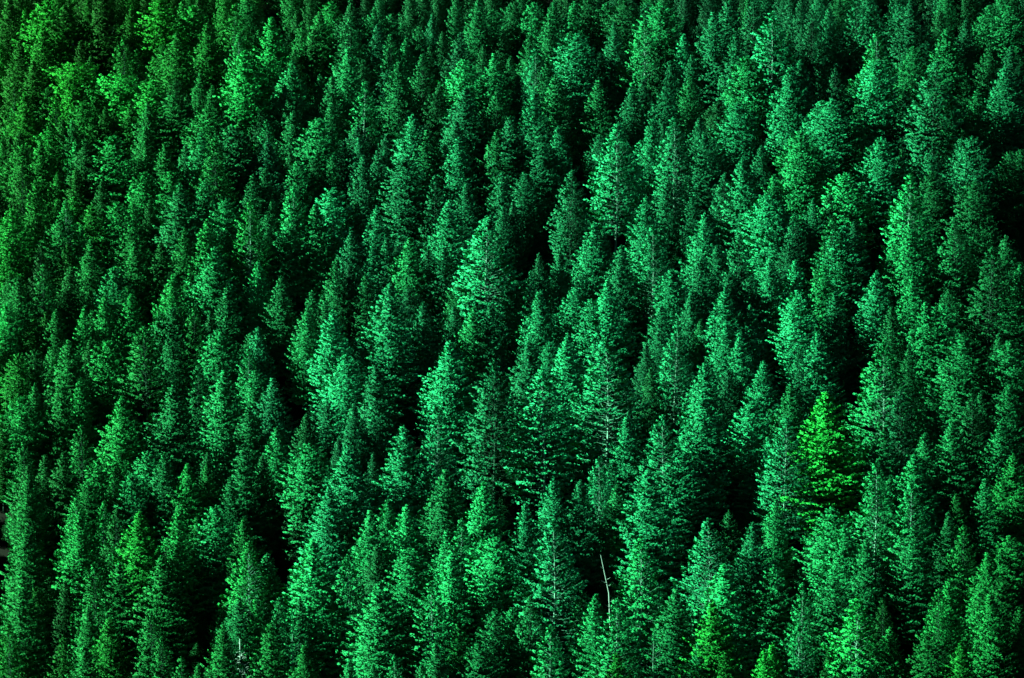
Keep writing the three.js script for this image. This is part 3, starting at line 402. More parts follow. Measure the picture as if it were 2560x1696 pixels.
const BACK = [  // low fillers in the gaps take the darkest tone, shade put into their colour
  [-109.5,-705.1,17.7,4.8,4,4], [-112.5,-688.9,19.4,5.8,4,4], [-94.0,-683.1,20.0,6.1,1,4], [-76.2,-692.9,16.9,4.4,3,3], [-56.6,-691.7,18.9,5.4,3,2],
  [-83.7,-656.9,19.0,5.5,2,3], [-104.5,-651.1,18.9,5.5,2,3], [-76.0,-639.7,19.9,6.1,2,2], [-56.0,-692.5,19.5,5.8,3,2], [-48.3,-703.5,17.0,4.4,2,2],
  [-46.4,-694.0,20.1,6.2,3,2], [-45.3,-701.0,16.3,4.0,2,2], [-37.9,-696.7,17.6,4.7,3,1], [-30.6,-696.5,20.7,6.6,3,1], [-29.6,-691.1,20.6,6.5,3,0],
  [-17.8,-699.6,19.0,5.5,3,0], [-15.4,-694.9,17.6,4.7,2,1], [-2.2,-694.0,19.5,5.8,2,1], [-17.9,-685.3,19.4,5.7,2,1], [-32.4,-680.3,19.3,5.7,2,1],
  [-52.9,-660.8,19.6,5.9,2,1], [-15.5,-669.8,19.8,6.0,2,1], [-6.3,-688.0,18.8,5.4,2,1], [-0.4,-683.7,18.8,5.4,3,1], [-12.3,-663.5,18.5,5.2,3,0],
  [-45.9,-647.9,19.5,5.8,2,1], [-40.8,-645.2,20.0,6.1,2,1], [-18.0,-658.6,18.4,5.2,1,0], [0.7,-704.4,20.8,6.6,2,1], [22.6,-694.1,19.5,5.8,3,0],
  [19.4,-686.6,17.5,4.7,2,0], [38.1,-688.8,20.0,6.1,1,0], [38.9,-677.5,19.9,6.0,3,0], [34.3,-677.9,18.7,5.3,3,0], [7.5,-677.0,20.4,6.4,3,1],
  [1.4,-673.1,19.8,6.0,2,0], [31.8,-657.3,19.0,5.5,2,0], [51.6,-648.1,19.5,5.8,3,0], [60.8,-689.4,17.5,4.7,2,1], [64.2,-693.4,16.9,4.4,2,0],
  [73.3,-703.0,19.6,5.9,2,1], [95.0,-695.7,19.5,5.8,1,1], [100.4,-693.2,19.5,5.8,2,0], [91.1,-688.2,20.0,6.1,3,0], [66.5,-674.2,19.8,6.0,2,0],
  [97.8,-673.8,20.4,6.4,2,1], [80.9,-648.2,20.0,6.1,2,1], [94.5,-657.7,18.4,5.2,3,0], [96.0,-661.7,19.1,5.6,2,1], [111.1,-684.3,16.8,4.3,2,1],
  [-78.1,-638.6,18.2,5.0,2,2], [-73.1,-629.9,19.2,5.6,2,2], [-92.0,-631.7,18.1,5.0,3,3], [-94.7,-606.0,17.7,4.8,2,3], [-86.6,-604.9,18.8,5.4,2,2],
  [-82.2,-605.0,19.4,5.7,3,2], [-81.0,-600.3,18.8,5.4,3,2], [-89.7,-598.4,18.2,5.1,2,3], [-58.9,-633.6,18.7,5.3,3,2], [-58.3,-600.6,19.3,5.7,2,1],
  [-48.7,-632.9,18.1,5.0,3,1], [-16.8,-620.2,18.5,5.2,2,0], [-10.7,-609.8,18.9,5.5,3,1], [-29.0,-591.9,19.2,5.6,3,0], [0.2,-629.7,19.8,6.0,2,0],
  [15.0,-617.3,19.0,5.5,3,0], [5.4,-615.9,19.0,5.5,2,0], [36.1,-595.4,18.7,5.3,3,1], [0.8,-608.7,17.8,4.8,3,0], [-87.1,-591.6,17.5,4.7,3,2],
  [-55.6,-565.3,18.8,5.4,2,1], [-58.4,-583.4,16.2,4.0,2,1], [-31.7,-567.0,17.7,4.8,2,0], [-25.1,-561.1,18.2,5.1,2,0], [25.5,-589.4,18.6,5.3,2,0],
  [40.5,-582.1,18.5,5.2,2,0], [18.0,-560.9,17.1,4.5,3,0], [75.9,-593.7,18.7,5.3,2,1], [-77.1,-532.6,17.8,4.8,1,2], [-51.7,-507.6,17.9,4.9,3,2],
  [-79.4,-514.0,15.8,3.8,3,3], [-81.2,-515.2,15.9,3.8,2,3], [-15.0,-509.3,16.9,4.3,3,1], [12.1,-523.8,17.6,4.7,3,1], [38.2,-510.2,17.9,4.9,3,1],
  [20.8,-510.1,16.3,4.1,3,1], [42.5,-535.7,18.3,5.1,2,1], [31.8,-522.4,17.6,4.7,3,1], [29.4,-508.1,16.8,4.3,2,1], [49.8,-533.9,17.2,4.5,2,1],
  [61.3,-515.4,17.5,4.7,3,2], [53.1,-516.4,17.0,4.4,2,2], [83.0,-508.9,14.6,3.3,2,3], [-77.5,-481.2,21.3,5.0,2,4], [-57.5,-482.4,19.1,4.5,2,3],
  [-41.9,-480.2,21.2,4.6,1,3], [-35.2,-478.7,20.8,5.1,3,2], [-104.3,-483.9,20.5,4.3,2,4], [-90.1,-487.9,16.6,4.2,2,4], [-80.5,-487.5,17.8,4.2,3,4],
  [-74.0,-485.4,20.5,5.1,3,3], [-63.0,-485.8,20.2,4.7,1,3], [-57.7,-487.2,16.6,3.5,2,3], [-51.7,-486.1,21.3,5.3,1,2], [-46.0,-485.8,21.0,4.2,2,2],
  [-40.2,-485.7,19.7,5.1,2,2], [-34.4,-483.4,19.7,4.2,2,2], [-27.3,-488.5,19.3,4.8,2,2], [-20.4,-488.1,18.4,4.7,1,2], [-18.4,-484.9,19.4,4.3,3,2],
  [-10.7,-486.1,18.7,4.7,1,2], [-5.1,-486.8,16.8,3.4,2,2], [8.0,-487.2,18.5,5.0,3,2], [14.0,-488.0,16.3,4.1,1,2], [20.4,-485.3,20.5,4.2,3,2],
  [26.3,-486.5,19.0,4.3,1,2], [38.6,-485.2,20.5,5.4,3,2], [43.4,-487.8,19.7,4.9,3,2], [47.8,-488.4,19.4,4.7,1,2], [67.3,-484.3,20.5,4.9,2,2],
  [77.5,-485.7,19.0,5.0,2,3], [86.4,-488.4,15.8,4.1,3,4], [-105.0,-492.9,16.9,3.6,1,4], [-101.1,-493.9,21.2,5.7,1,3], [-95.2,-490.2,20.6,5.1,2,4],
  [-88.8,-494.2,18.9,4.8,1,4], [-77.0,-494.3,17.8,4.4,2,3], [-69.6,-494.6,17.7,4.2,3,3], [-62.4,-490.6,16.6,4.0,2,3], [-56.0,-491.9,18.3,4.4,1,2],
  [-47.1,-491.6,17.5,4.5,1,2], [-41.3,-489.8,18.5,4.8,2,2], [-33.3,-490.5,16.1,3.9,2,2], [-29.1,-491.4,15.7,3.4,3,1], [-22.1,-491.7,16.8,4.3,2,2],
  [-18.1,-492.3,19.2,4.6,1,1], [-11.3,-494.4,16.4,3.5,1,2], [-6.5,-494.4,17.6,4.4,2,1], [4.3,-489.9,15.4,3.7,2,2], [10.2,-490.9,15.6,3.5,1,2],
  [19.4,-492.3,16.1,4.3,3,2], [24.6,-494.4,16.8,3.8,3,2], [34.1,-490.2,15.3,3.9,3,2], [39.2,-490.6,18.4,3.8,2,2], [53.9,-492.9,16.8,3.5,2,2],
  [61.4,-492.3,20.7,5.5,1,3], [67.8,-489.9,20.6,4.3,1,3], [71.8,-491.4,17.6,4.4,2,3], [82.4,-489.8,17.7,3.6,1,3], [85.8,-492.8,20.8,4.8,3,3],
  [91.3,-492.9,20.2,4.3,2,3], [-106.7,-497.5,15.0,3.6,2,4], [-97.6,-500.2,17.5,3.8,2,3], [-92.5,-496.1,19.0,5.0,2,4], [-81.9,-497.8,18.8,3.8,1,3],
  [-77.4,-499.7,15.7,3.4,1,3], [-65.2,-496.2,19.5,4.5,1,2], [-56.9,-500.1,21.1,5.3,1,2], [-53.2,-498.2,19.1,4.8,1,2], [-48.0,-498.5,16.0,3.9,1,2],
  [-41.8,-497.6,20.2,4.3,1,2], [-31.7,-498.6,17.9,4.6,3,2], [-22.7,-498.5,20.9,5.2,3,2], [-14.4,-495.9,20.7,5.4,1,1], [-10.9,-499.8,19.8,4.4,2,2],
  [-3.2,-500.5,15.8,3.4,2,2], [1.7,-498.0,15.1,3.2,2,2], [9.4,-495.7,19.4,5.0,1,2], [20.9,-499.2,18.8,5.0,3,2], [30.6,-500.4,15.8,3.5,1,1],
  [36.0,-497.5,21.7,5.1,2,2], [41.8,-497.5,21.5,5.0,3,1], [48.1,-499.1,17.8,3.9,1,2], [57.2,-496.7,17.0,3.9,3,2], [62.4,-497.2,16.4,4.1,2,2],
  [70.0,-499.0,18.3,4.7,1,2], [79.4,-497.6,15.1,3.4,1,3], [85.1,-498.9,16.9,4.4,1,3], [90.9,-496.6,16.1,3.3,2,3], [97.7,-500.3,17.7,4.1,3,3],
  [-106.0,-503.2,21.5,4.5,1,3], [-97.6,-504.1,18.1,4.4,3,3], [-89.7,-504.9,21.8,5.6,3,3], [-83.7,-503.2,17.1,3.8,3,3], [-74.0,-504.4,16.1,3.5,3,3],
  [-71.5,-502.0,17.9,3.7,3,3], [-39.6,-503.1,16.4,3.8,3,2], [-7.7,-504.0,18.3,4.2,1,2], [0.1,-505.4,16.9,3.4,3,1], [45.6,-505.0,19.2,5.1,2,1],
  [56.9,-503.6,17.9,4.1,3,1], [61.9,-502.5,16.7,3.5,2,2], [88.4,-504.4,21.4,5.1,2,3], [95.6,-503.1,17.4,3.7,3,3], [-105.4,-510.4,20.3,4.3,3,3],
  [-95.7,-508.2,19.0,4.8,2,4], [3.5,-511.4,12.6,3.4,1,2], [89.6,-510.2,21.9,5.1,3,3], [99.1,-507.5,18.9,3.9,2,3], [-112.2,-515.8,18.6,4.3,3,3],
  [-103.9,-514.1,21.8,5.8,3,3], [-94.9,-515.2,19.0,4.3,2,3], [-53.7,-514.0,10.4,2.2,1,2], [18.6,-516.7,15.1,3.6,1,1], [92.4,-518.0,15.1,3.1,2,2],
  [96.4,-515.7,17.0,4.2,2,3], [-111.1,-520.0,20.5,4.8,1,3], [-104.4,-519.4,16.1,3.4,3,3], [-100.2,-522.3,19.0,4.2,1,3], [-93.5,-523.9,20.0,4.4,3,3],
  [-20.4,-520.0,17.4,3.6,1,1], [47.9,-520.4,13.5,3.2,1,1], [99.4,-522.7,21.9,4.7,1,3], [-113.8,-525.9,15.9,3.5,3,4], [-104.8,-530.1,16.2,4.0,1,3],
  [-100.4,-527.3,19.7,4.5,2,3], [-29.7,-529.2,15.5,3.1,1,1], [3.1,-528.5,9.5,2.2,1,1], [63.8,-527.9,14.4,3.9,1,2], [73.4,-526.9,13.3,3.2,1,2],
  [86.7,-527.8,9.1,2.2,1,2], [99.2,-527.9,18.3,4.0,1,2], [-115.5,-532.2,19.1,3.9,1,3], [-112.9,-536.2,20.3,4.6,3,3], [-98.5,-536.0,18.9,5.0,3,3],
  [-69.1,-533.7,15.3,3.9,1,2], [-50.7,-533.7,8.5,2.1,1,2], [-44.9,-534.1,15.4,3.8,1,1], [-32.4,-532.1,16.0,3.6,1,1], [5.7,-533.8,13.2,3.1,1,1],
  [21.6,-535.6,16.1,3.8,1,1], [62.7,-536.3,11.6,2.4,1,2], [94.2,-535.5,15.7,3.2,1,2], [100.3,-534.4,19.6,4.3,2,3], [105.0,-535.8,15.4,3.8,1,3],
  [-104.2,-542.2,20.1,5.1,2,3], [-101.7,-537.7,17.3,4.5,2,2], [-95.0,-541.2,15.7,3.4,1,2], [-41.8,-541.2,8.4,1.9,1,1], [-33.9,-541.1,11.7,2.4,1,1],
  [-27.6,-541.4,10.5,2.7,1,1], [-9.4,-539.0,15.5,3.5,1,1], [34.6,-538.5,18.4,4.3,1,1], [44.7,-541.6,10.7,2.8,1,1], [80.5,-540.3,11.4,2.9,1,1],
  [87.9,-541.0,11.9,2.8,1,2], [99.5,-541.3,20.9,4.5,1,2], [104.5,-539.7,21.1,5.1,3,2], [-116.7,-547.3,17.9,4.2,2,3], [-112.3,-543.6,17.5,4.3,3,3],
  [-102.3,-545.2,18.5,4.6,1,3], [-87.7,-546.3,11.1,2.9,1,2], [-63.6,-548.4,9.8,2.5,1,2], [-43.5,-545.2,11.3,2.8,1,1], [97.0,-545.2,21.8,5.3,3,2],
  [102.0,-546.5,20.9,5.3,2,2], [-119.4,-551.7,20.7,4.6,3,4], [-111.8,-554.4,20.4,4.1,3,3], [-107.2,-552.7,21.7,4.8,1,3], [-99.6,-552.5,18.6,4.5,1,3],
  [-60.2,-549.9,15.1,3.8,1,2], [-47.6,-550.7,11.5,2.5,1,2], [-3.0,-552.4,8.4,2.1,1,1], [7.3,-550.0,18.4,3.8,1,1], [22.5,-550.2,14.0,3.1,1,1],
  [25.4,-552.8,14.7,3.9,1,0], [38.1,-550.6,11.0,2.3,1,1], [46.1,-552.3,12.0,2.5,1,0], [57.6,-549.5,11.7,3.0,1,1], [77.4,-553.5,9.6,2.5,1,1],
  [99.0,-549.8,20.3,4.9,3,2], [101.7,-552.2,17.8,4.4,3,2], [-120.2,-557.9,19.7,4.1,1,3], [-106.7,-559.0,20.3,4.3,3,3], [-99.6,-558.9,16.3,3.4,1,3],
  [7.0,-557.3,13.2,3.1,1,1], [80.8,-557.5,10.9,2.4,1,2], [91.3,-559.9,15.8,3.7,1,2], [100.4,-557.0,16.9,4.3,1,2], [106.1,-559.3,17.8,4.4,1,2],
  [-120.0,-566.2,17.5,4.1,2,3], [-111.7,-566.2,16.6,4.2,3,3], [-100.6,-566.3,18.0,3.7,3,2], [-61.5,-564.1,12.2,2.4,1,2], [-52.2,-562.7,10.3,2.2,1,1],
  [-32.8,-562.1,9.7,2.5,1,1], [-19.9,-566.2,16.5,3.3,1,1], [-16.3,-565.9,12.3,3.1,1,1], [76.0,-566.3,16.6,3.5,1,1], [101.9,-566.5,17.0,3.7,1,2],
  [-117.1,-571.8,17.6,4.7,2,4], [-104.9,-567.6,16.4,4.2,2,2], [-20.1,-570.9,13.9,2.9,1,0], [-5.1,-572.5,17.2,3.5,1,0], [38.1,-570.9,11.5,2.5,1,0],
  [54.4,-567.5,12.1,3.2,1,1], [60.1,-572.3,13.7,3.1,1,1], [79.0,-568.6,12.9,2.8,1,1], [92.7,-571.3,11.4,2.5,1,2], [99.5,-568.9,21.1,5.2,2,1],
  [107.8,-570.6,18.4,4.0,3,2], [-123.9,-574.4,15.2,3.6,3,4], [-119.8,-574.2,17.2,3.7,3,3], [-110.2,-575.1,19.6,4.0,1,3], [-104.1,-575.6,15.1,3.8,3,3],
  [-38.9,-575.1,15.4,4.0,1,1], [-2.2,-574.8,17.5,3.6,1,0], [5.5,-576.7,19.3,4.5,1,0], [44.5,-573.4,16.0,3.3,1,0], [82.6,-577.6,12.8,3.0,1,1],
  [100.3,-574.8,16.1,3.9,1,1], [106.2,-577.6,17.1,3.8,3,2], [112.5,-576.0,20.3,4.1,1,1], [-122.8,-579.4,16.6,4.3,2,3], [-117.4,-583.0,16.1,3.5,1,3],
  [-113.9,-581.5,15.9,3.5,2,3], [-106.1,-582.3,21.8,5.1,2,3], [-75.0,-582.6,8.8,2.3,1,1], [-25.7,-581.7,17.8,3.8,1,0], [-10.0,-582.7,15.9,3.6,1,0],
  [-3.8,-579.8,19.5,4.5,1,0], [20.2,-583.2,17.3,4.5,1,1], [36.2,-583.4,15.4,3.4,1,0], [60.4,-580.7,11.6,2.6,1,1], [77.7,-584.0,15.2,3.8,1,1],
  [86.7,-584.0,12.1,2.6,1,1], [92.6,-581.1,16.3,3.7,1,1], [102.7,-583.4,21.8,5.9,3,1], [112.1,-583.7,21.2,5.4,3,1], [-121.7,-590.1,20.4,4.2,2,3],
  [-116.0,-587.4,18.0,4.7,2,3], [-108.4,-586.3,17.1,3.5,2,3], [-10.9,-589.7,11.8,2.8,1,0], [-2.5,-589.3,11.8,2.5,1,0], [9.4,-587.3,14.0,3.7,1,0],
  [21.6,-587.1,11.1,2.4,1,0], [48.8,-588.7,10.4,2.6,1,0], [73.4,-587.8,12.9,2.6,1,1], [78.5,-590.0,9.3,2.3,1,1], [103.3,-587.5,17.1,4.6,1,1],
  [111.1,-587.5,17.9,3.9,1,2], [114.5,-588.0,15.8,4.1,3,1], [-109.9,-594.7,20.4,5.3,3,3], [-69.9,-591.7,16.7,3.5,1,1], [56.4,-591.5,15.3,3.8,1,0],
  [85.7,-596.6,11.7,2.9,1,1], [103.4,-593.1,15.0,3.0,2,1], [107.8,-595.0,19.1,5.0,3,1], [-122.5,-598.8,18.4,4.2,2,3], [-115.9,-602.4,15.9,3.6,2,3],
  [-110.1,-600.3,17.9,4.0,3,3], [-21.5,-599.9,15.9,3.4,1,0], [88.0,-600.7,13.0,3.2,1,0], [92.3,-601.1,8.6,2.3,1,1], [111.8,-600.8,17.9,4.8,2,1],
  [-127.9,-603.7,15.2,3.7,1,3], [-124.3,-604.3,19.8,4.7,1,4], [-119.5,-603.9,17.4,3.5,2,4], [-112.7,-603.9,15.2,3.8,1,3], [-107.8,-607.1,17.0,4.5,1,3],
  [-22.8,-604.8,14.7,3.4,1,0], [-15.9,-607.8,11.8,2.7,1,0], [-10.0,-604.5,12.3,3.1,1,0], [-4.8,-604.4,15.7,3.4,1,0], [44.9,-603.6,12.2,2.5,1,0],
  [109.9,-608.3,19.5,4.8,1,1], [114.7,-604.4,20.6,4.2,3,1], [-131.0,-610.9,20.1,4.3,3,4], [-124.6,-614.6,17.1,3.9,3,4], [-118.9,-611.5,17.4,3.6,3,4],
  [-114.2,-614.4,17.1,4.4,3,3], [-88.5,-612.0,9.8,2.1,1,3], [-59.2,-614.0,15.3,3.5,1,1], [-44.6,-613.2,12.1,2.8,1,1], [-40.4,-609.7,11.7,2.5,1,1],
  [72.6,-614.0,13.9,3.3,1,0], [81.1,-612.7,9.8,2.6,1,0], [106.6,-611.2,20.7,4.9,1,1], [117.0,-609.8,17.8,3.8,3,2], [-130.6,-620.5,21.0,4.8,1,4],
  [-119.3,-617.5,18.2,4.2,3,3], [-112.0,-619.3,17.0,4.6,2,3], [-78.1,-615.5,11.3,2.8,1,2], [-70.9,-618.3,12.3,2.7,1,2], [-50.7,-615.7,12.6,2.8,1,1],
  [-46.4,-617.9,10.0,2.3,1,1], [-39.7,-615.8,10.9,2.3,1,0], [-36.0,-616.7,10.9,2.7,1,0], [-6.3,-620.4,15.9,4.0,1,0], [6.1,-620.3,13.4,3.0,1,0],
  [22.0,-620.6,11.4,2.9,1,0], [25.6,-619.4,12.0,2.4,1,0], [52.4,-617.3,13.4,3.6,1,0], [56.0,-617.9,15.7,3.3,1,0], [91.9,-615.9,13.1,3.0,1,1],
  [111.7,-618.5,21.2,5.4,3,1], [-128.3,-625.5,21.6,5.5,1,4], [-121.9,-626.3,21.4,4.7,1,4], [-116.6,-623.3,20.8,5.6,2,4], [-109.5,-625.9,16.3,4.1,2,3],
  [-101.2,-625.3,14.1,3.0,1,3], [-21.0,-625.9,13.3,2.9,1,0], [-3.3,-624.1,13.2,3.5,1,0], [18.2,-624.4,12.1,2.8,1,0], [43.0,-623.9,9.4,2.2,1,0],
  [87.3,-624.2,13.4,2.9,1,1], [93.6,-622.8,11.7,3.1,1,1], [96.6,-624.6,13.4,3.2,1,1], [109.3,-626.0,15.5,3.7,3,1], [117.3,-622.6,21.6,5.3,3,1],
  [121.6,-625.7,21.6,5.2,3,1], [-128.4,-629.7,17.7,4.3,2,4], [-116.5,-628.9,17.1,3.7,3,4], [-113.5,-631.5,19.4,4.7,2,4], [-66.6,-631.3,19.7,5.0,1,1],
  [-20.7,-631.8,11.8,2.6,1,0], [28.1,-631.2,16.5,3.4,1,0], [90.4,-629.3,13.5,3.6,1,0], [102.8,-632.0,8.8,2.1,1,1], [116.6,-628.1,15.9,3.4,2,1],
  [-137.2,-638.4,16.0,4.3,3,4], [-128.1,-637.3,15.2,3.7,3,4], [-123.6,-637.9,17.9,4.8,1,3], [-118.3,-635.0,18.5,5.0,2,3], [-109.6,-634.2,20.1,4.1,3,4],
  [-65.4,-638.4,8.9,1.8,1,1], [-44.7,-635.3,16.0,4.0,1,1], [-40.2,-636.2,11.5,2.7,1,1], [-35.5,-636.9,16.0,4.0,1,0], [-28.3,-638.0,11.1,2.5,1,0],
  [-11.2,-638.6,10.5,2.4,1,0], [12.9,-635.4,18.1,4.0,1,0], [58.1,-636.3,11.9,2.5,1,0], [79.6,-637.5,15.1,3.5,1,1], [113.9,-635.4,20.9,5.2,3,1],
  [121.1,-633.7,21.7,4.8,3,1], [-134.6,-643.2,19.7,5.0,1,4], [-122.3,-641.7,17.3,3.8,2,4], [-116.3,-640.5,19.7,4.9,1,3], [-111.0,-640.0,19.6,4.1,1,3],
  [-33.3,-640.1,11.9,2.8,1,0], [31.7,-642.3,12.2,2.7,1,0], [36.1,-642.9,9.2,2.1,1,0], [45.5,-641.8,14.4,3.3,1,0], [67.1,-640.1,15.1,3.1,1,1],
  [82.3,-643.2,15.4,3.9,1,1], [98.8,-644.4,9.4,2.4,1,1], [111.1,-641.8,19.8,4.5,3,1], [116.3,-642.7,16.9,4.4,2,1], [122.7,-641.0,19.6,4.5,1,1],
  [-127.4,-647.2,15.3,3.2,1,4], [-117.2,-647.2,18.1,4.3,3,3], [-83.5,-649.4,12.5,2.8,1,2], [-70.4,-645.8,15.4,3.5,1,2], [54.9,-650.5,8.4,1.7,1,1],
  [68.5,-648.8,10.3,2.2,1,0], [93.6,-645.7,9.6,2.5,1,0], [117.9,-650.3,20.6,5.3,2,1], [-137.6,-654.2,18.8,5.0,3,4], [-131.8,-654.7,19.2,4.9,1,4],
  [-125.3,-653.0,22.0,5.0,2,4], [-118.3,-653.2,21.1,4.5,2,4], [-108.0,-655.7,13.7,3.7,1,3], [-16.2,-653.6,11.2,2.9,1,0], [60.6,-655.7,12.1,2.7,1,0],
  [79.0,-656.6,12.3,3.3,1,1], [113.9,-653.0,15.2,3.1,1,1], [123.7,-653.4,16.6,4.0,2,1], [-140.3,-660.1,16.0,4.2,2,4], [-135.7,-662.0,17.2,4.2,3,4],
  [-131.6,-659.5,20.7,4.9,3,4], [-126.5,-658.2,21.1,5.5,1,4], [-116.0,-662.0,18.1,3.8,3,4], [-22.4,-659.8,11.5,3.1,1,0], [22.5,-657.4,15.4,3.4,1,0],
  [48.3,-660.3,13.1,3.1,1,0], [77.4,-661.9,9.0,2.0,1,0], [117.3,-660.7,19.5,4.3,3,1], [121.3,-661.2,21.3,4.6,2,1], [126.3,-658.7,18.8,5.0,2,1],
  [-130.6,-666.3,16.8,4.2,1,4], [-125.9,-666.0,21.8,5.7,2,4], [-119.7,-667.0,17.3,3.9,1,4], [-42.0,-664.5,15.3,3.6,1,0], [-29.5,-667.9,14.5,3.5,1,1],
  [-8.1,-668.0,11.3,3.0,1,0], [-3.7,-665.4,15.0,3.6,1,0], [2.6,-664.6,14.0,2.9,1,0], [12.0,-667.3,15.4,3.7,1,0], [40.5,-665.3,12.2,2.9,1,0],
  [47.5,-666.0,12.9,3.1,1,0], [122.7,-665.6,21.5,5.1,2,1], [127.8,-665.9,17.0,3.9,2,1], [-139.8,-669.9,20.0,5.2,3,4], [-137.5,-673.9,15.7,4.0,3,4],
  [-129.8,-669.7,18.4,3.8,3,4], [-121.9,-670.5,20.8,5.2,1,4], [-118.0,-672.9,19.6,4.9,2,4], [-105.8,-673.8,12.8,2.9,1,3], [-90.0,-674.1,8.8,2.4,1,3],
  [-76.4,-670.4,12.3,3.0,1,2], [-65.1,-674.0,11.4,2.9,1,2], [-58.2,-673.9,21.6,5.3,1,2], [5.7,-671.1,11.5,2.9,1,0], [11.7,-674.5,10.7,2.7,1,0],
  [19.2,-671.5,16.4,3.4,1,0], [24.9,-671.8,15.9,3.7,1,0], [62.2,-673.5,15.4,3.7,1,0], [84.5,-672.9,13.9,3.3,1,0], [90.1,-670.1,17.6,4.7,1,0],
  [120.4,-672.1,18.8,3.8,2,0], [127.1,-674.2,21.6,4.9,2,1], [-142.0,-677.3,17.3,3.7,3,4], [-135.7,-676.9,19.6,4.5,1,4], [-131.1,-678.1,17.4,4.2,3,4],
  [-122.7,-679.4,20.9,5.3,1,4], [-118.2,-677.0,20.2,5.1,1,4], [-105.4,-677.2,13.6,2.8,1,4], [-100.7,-675.7,13.2,3.2,1,4], [-96.1,-676.6,11.6,2.6,1,4],
  [-83.5,-679.9,19.8,4.7,1,3], [-67.7,-676.2,15.2,3.2,1,2], [-38.0,-679.1,10.5,2.3,1,0], [-17.5,-679.6,9.4,2.4,1,1], [-6.2,-676.9,13.9,2.9,1,0],
  [19.2,-679.1,12.2,3.2,1,0], [56.8,-677.9,15.1,4.0,1,0], [69.7,-678.1,12.4,2.8,1,0], [117.7,-677.1,20.9,5.3,2,1], [124.2,-679.1,18.0,4.7,3,1],
  [129.9,-680.4,15.1,3.5,1,1], [-146.0,-684.3,18.3,4.8,3,4], [-142.0,-686.5,21.7,4.8,3,4], [-137.1,-685.7,21.5,4.4,2,4], [-131.8,-682.2,18.6,3.8,2,4],
  [-121.8,-684.9,19.6,4.2,2,4], [-117.7,-682.3,15.8,3.9,1,4], [8.6,-684.9,11.2,2.7,1,0], [62.5,-685.3,9.0,2.0,1,0], [77.4,-681.7,14.6,3.0,1,0],
  [121.8,-681.9,20.6,5.6,2,1], [-147.9,-692.2,20.8,5.3,3,4], [-134.1,-688.4,18.1,3.8,1,4], [-126.4,-690.3,15.9,4.2,1,4], [-118.8,-688.7,21.0,5.3,3,4],
  [-82.0,-688.2,11.8,2.9,1,3], [-12.0,-690.9,15.6,3.3,1,1], [-0.4,-688.4,11.5,2.8,1,1], [11.6,-687.6,12.4,3.3,1,0], [26.8,-691.8,10.8,2.7,1,0],
  [56.0,-688.7,18.7,4.1,1,1], [96.7,-691.0,13.1,3.1,1,0], [102.9,-687.4,11.1,2.5,1,0], [111.0,-687.8,12.1,2.9,1,1], [123.6,-690.9,16.0,4.1,2,1],
  [127.7,-690.7,20.3,4.7,2,1], [-140.5,-697.1,21.8,4.6,1,4], [-128.2,-698.6,17.0,4.5,3,4], [-104.9,-697.8,15.1,3.1,1,4], [-100.2,-697.3,15.3,3.8,1,4],
  [-93.0,-697.6,15.3,3.7,1,4], [-79.9,-696.7,14.0,3.4,1,3], [-63.8,-696.4,17.3,3.9,1,2], [-59.4,-697.0,11.1,2.9,1,2], [-52.2,-694.2,15.9,3.7,1,2],
  [2.9,-697.3,13.8,3.5,1,0], [32.1,-694.5,15.8,4.2,1,0], [40.3,-696.8,9.1,1.9,1,1], [52.3,-695.7,21.7,5.0,3,1], [57.5,-698.2,15.4,3.2,1,0],
  [64.3,-697.6,21.9,5.3,2,0], [68.1,-698.4,11.8,2.9,1,0], [124.5,-696.5,18.5,4.7,2,1], [129.2,-696.6,20.0,4.3,3,1], [132.6,-695.7,21.7,4.8,3,1],
  [-145.9,-700.1,18.4,3.7,2,4], [-133.7,-703.2,20.1,4.2,3,4], [-123.9,-701.7,16.4,4.2,2,4], [-97.8,-699.8,11.0,2.9,1,4], [-87.5,-703.4,9.5,2.4,1,3],
  [-81.8,-700.4,11.8,3.0,1,3], [-70.1,-703.6,21.2,5.3,1,3], [-53.4,-704.5,13.8,3.2,1,2], [-30.4,-703.6,13.8,3.7,1,1], [-23.9,-703.2,11.3,2.5,1,0],
  [-11.0,-700.2,11.8,2.9,1,1], [38.7,-701.5,10.2,2.6,1,0], [44.2,-703.0,19.7,5.2,1,0], [52.0,-704.0,19.3,4.1,1,1], [62.4,-701.5,21.8,5.6,2,0],
  [67.2,-703.2,13.0,3.1,1,0], [80.1,-703.4,11.6,2.6,1,0], [91.8,-704.6,8.7,2.0,1,0], [97.2,-702.7,19.7,5.0,3,1], [109.3,-700.6,21.2,4.7,3,1],
  [125.7,-700.9,19.5,4.9,1,1], [133.9,-703.9,21.8,5.4,3,1], [-150.3,-707.8,19.0,4.7,2,4], [-141.6,-706.9,17.2,3.8,3,4], [-133.9,-708.7,18.7,4.4,2,4],
  [-128.7,-708.5,19.3,4.5,2,4], [-111.6,-710.1,21.9,5.3,2,4], [-107.0,-710.2,19.8,5.3,1,4], [-101.7,-708.1,12.7,3.0,1,4], [-93.0,-707.9,20.3,4.9,1,4],
  [-88.4,-706.9,10.3,2.3,1,3], [-76.0,-707.4,10.2,2.1,1,3], [-58.9,-709.1,13.3,3.2,1,2], [-45.5,-709.8,17.8,4.0,2,2], [-41.7,-708.3,12.7,3.1,1,1],
  [-32.0,-710.2,8.4,1.7,1,1], [-22.7,-706.8,21.8,5.8,2,1], [-15.0,-705.7,10.1,2.1,1,1], [-12.5,-709.1,21.4,4.5,3,1], [-6.4,-706.1,15.1,3.3,1,1],
  [7.0,-709.1,8.6,2.1,1,1], [12.9,-707.5,12.4,3.2,1,0], [27.1,-707.5,18.3,4.7,1,0], [34.5,-708.2,21.0,4.8,2,1], [39.1,-706.2,17.5,4.0,1,0],
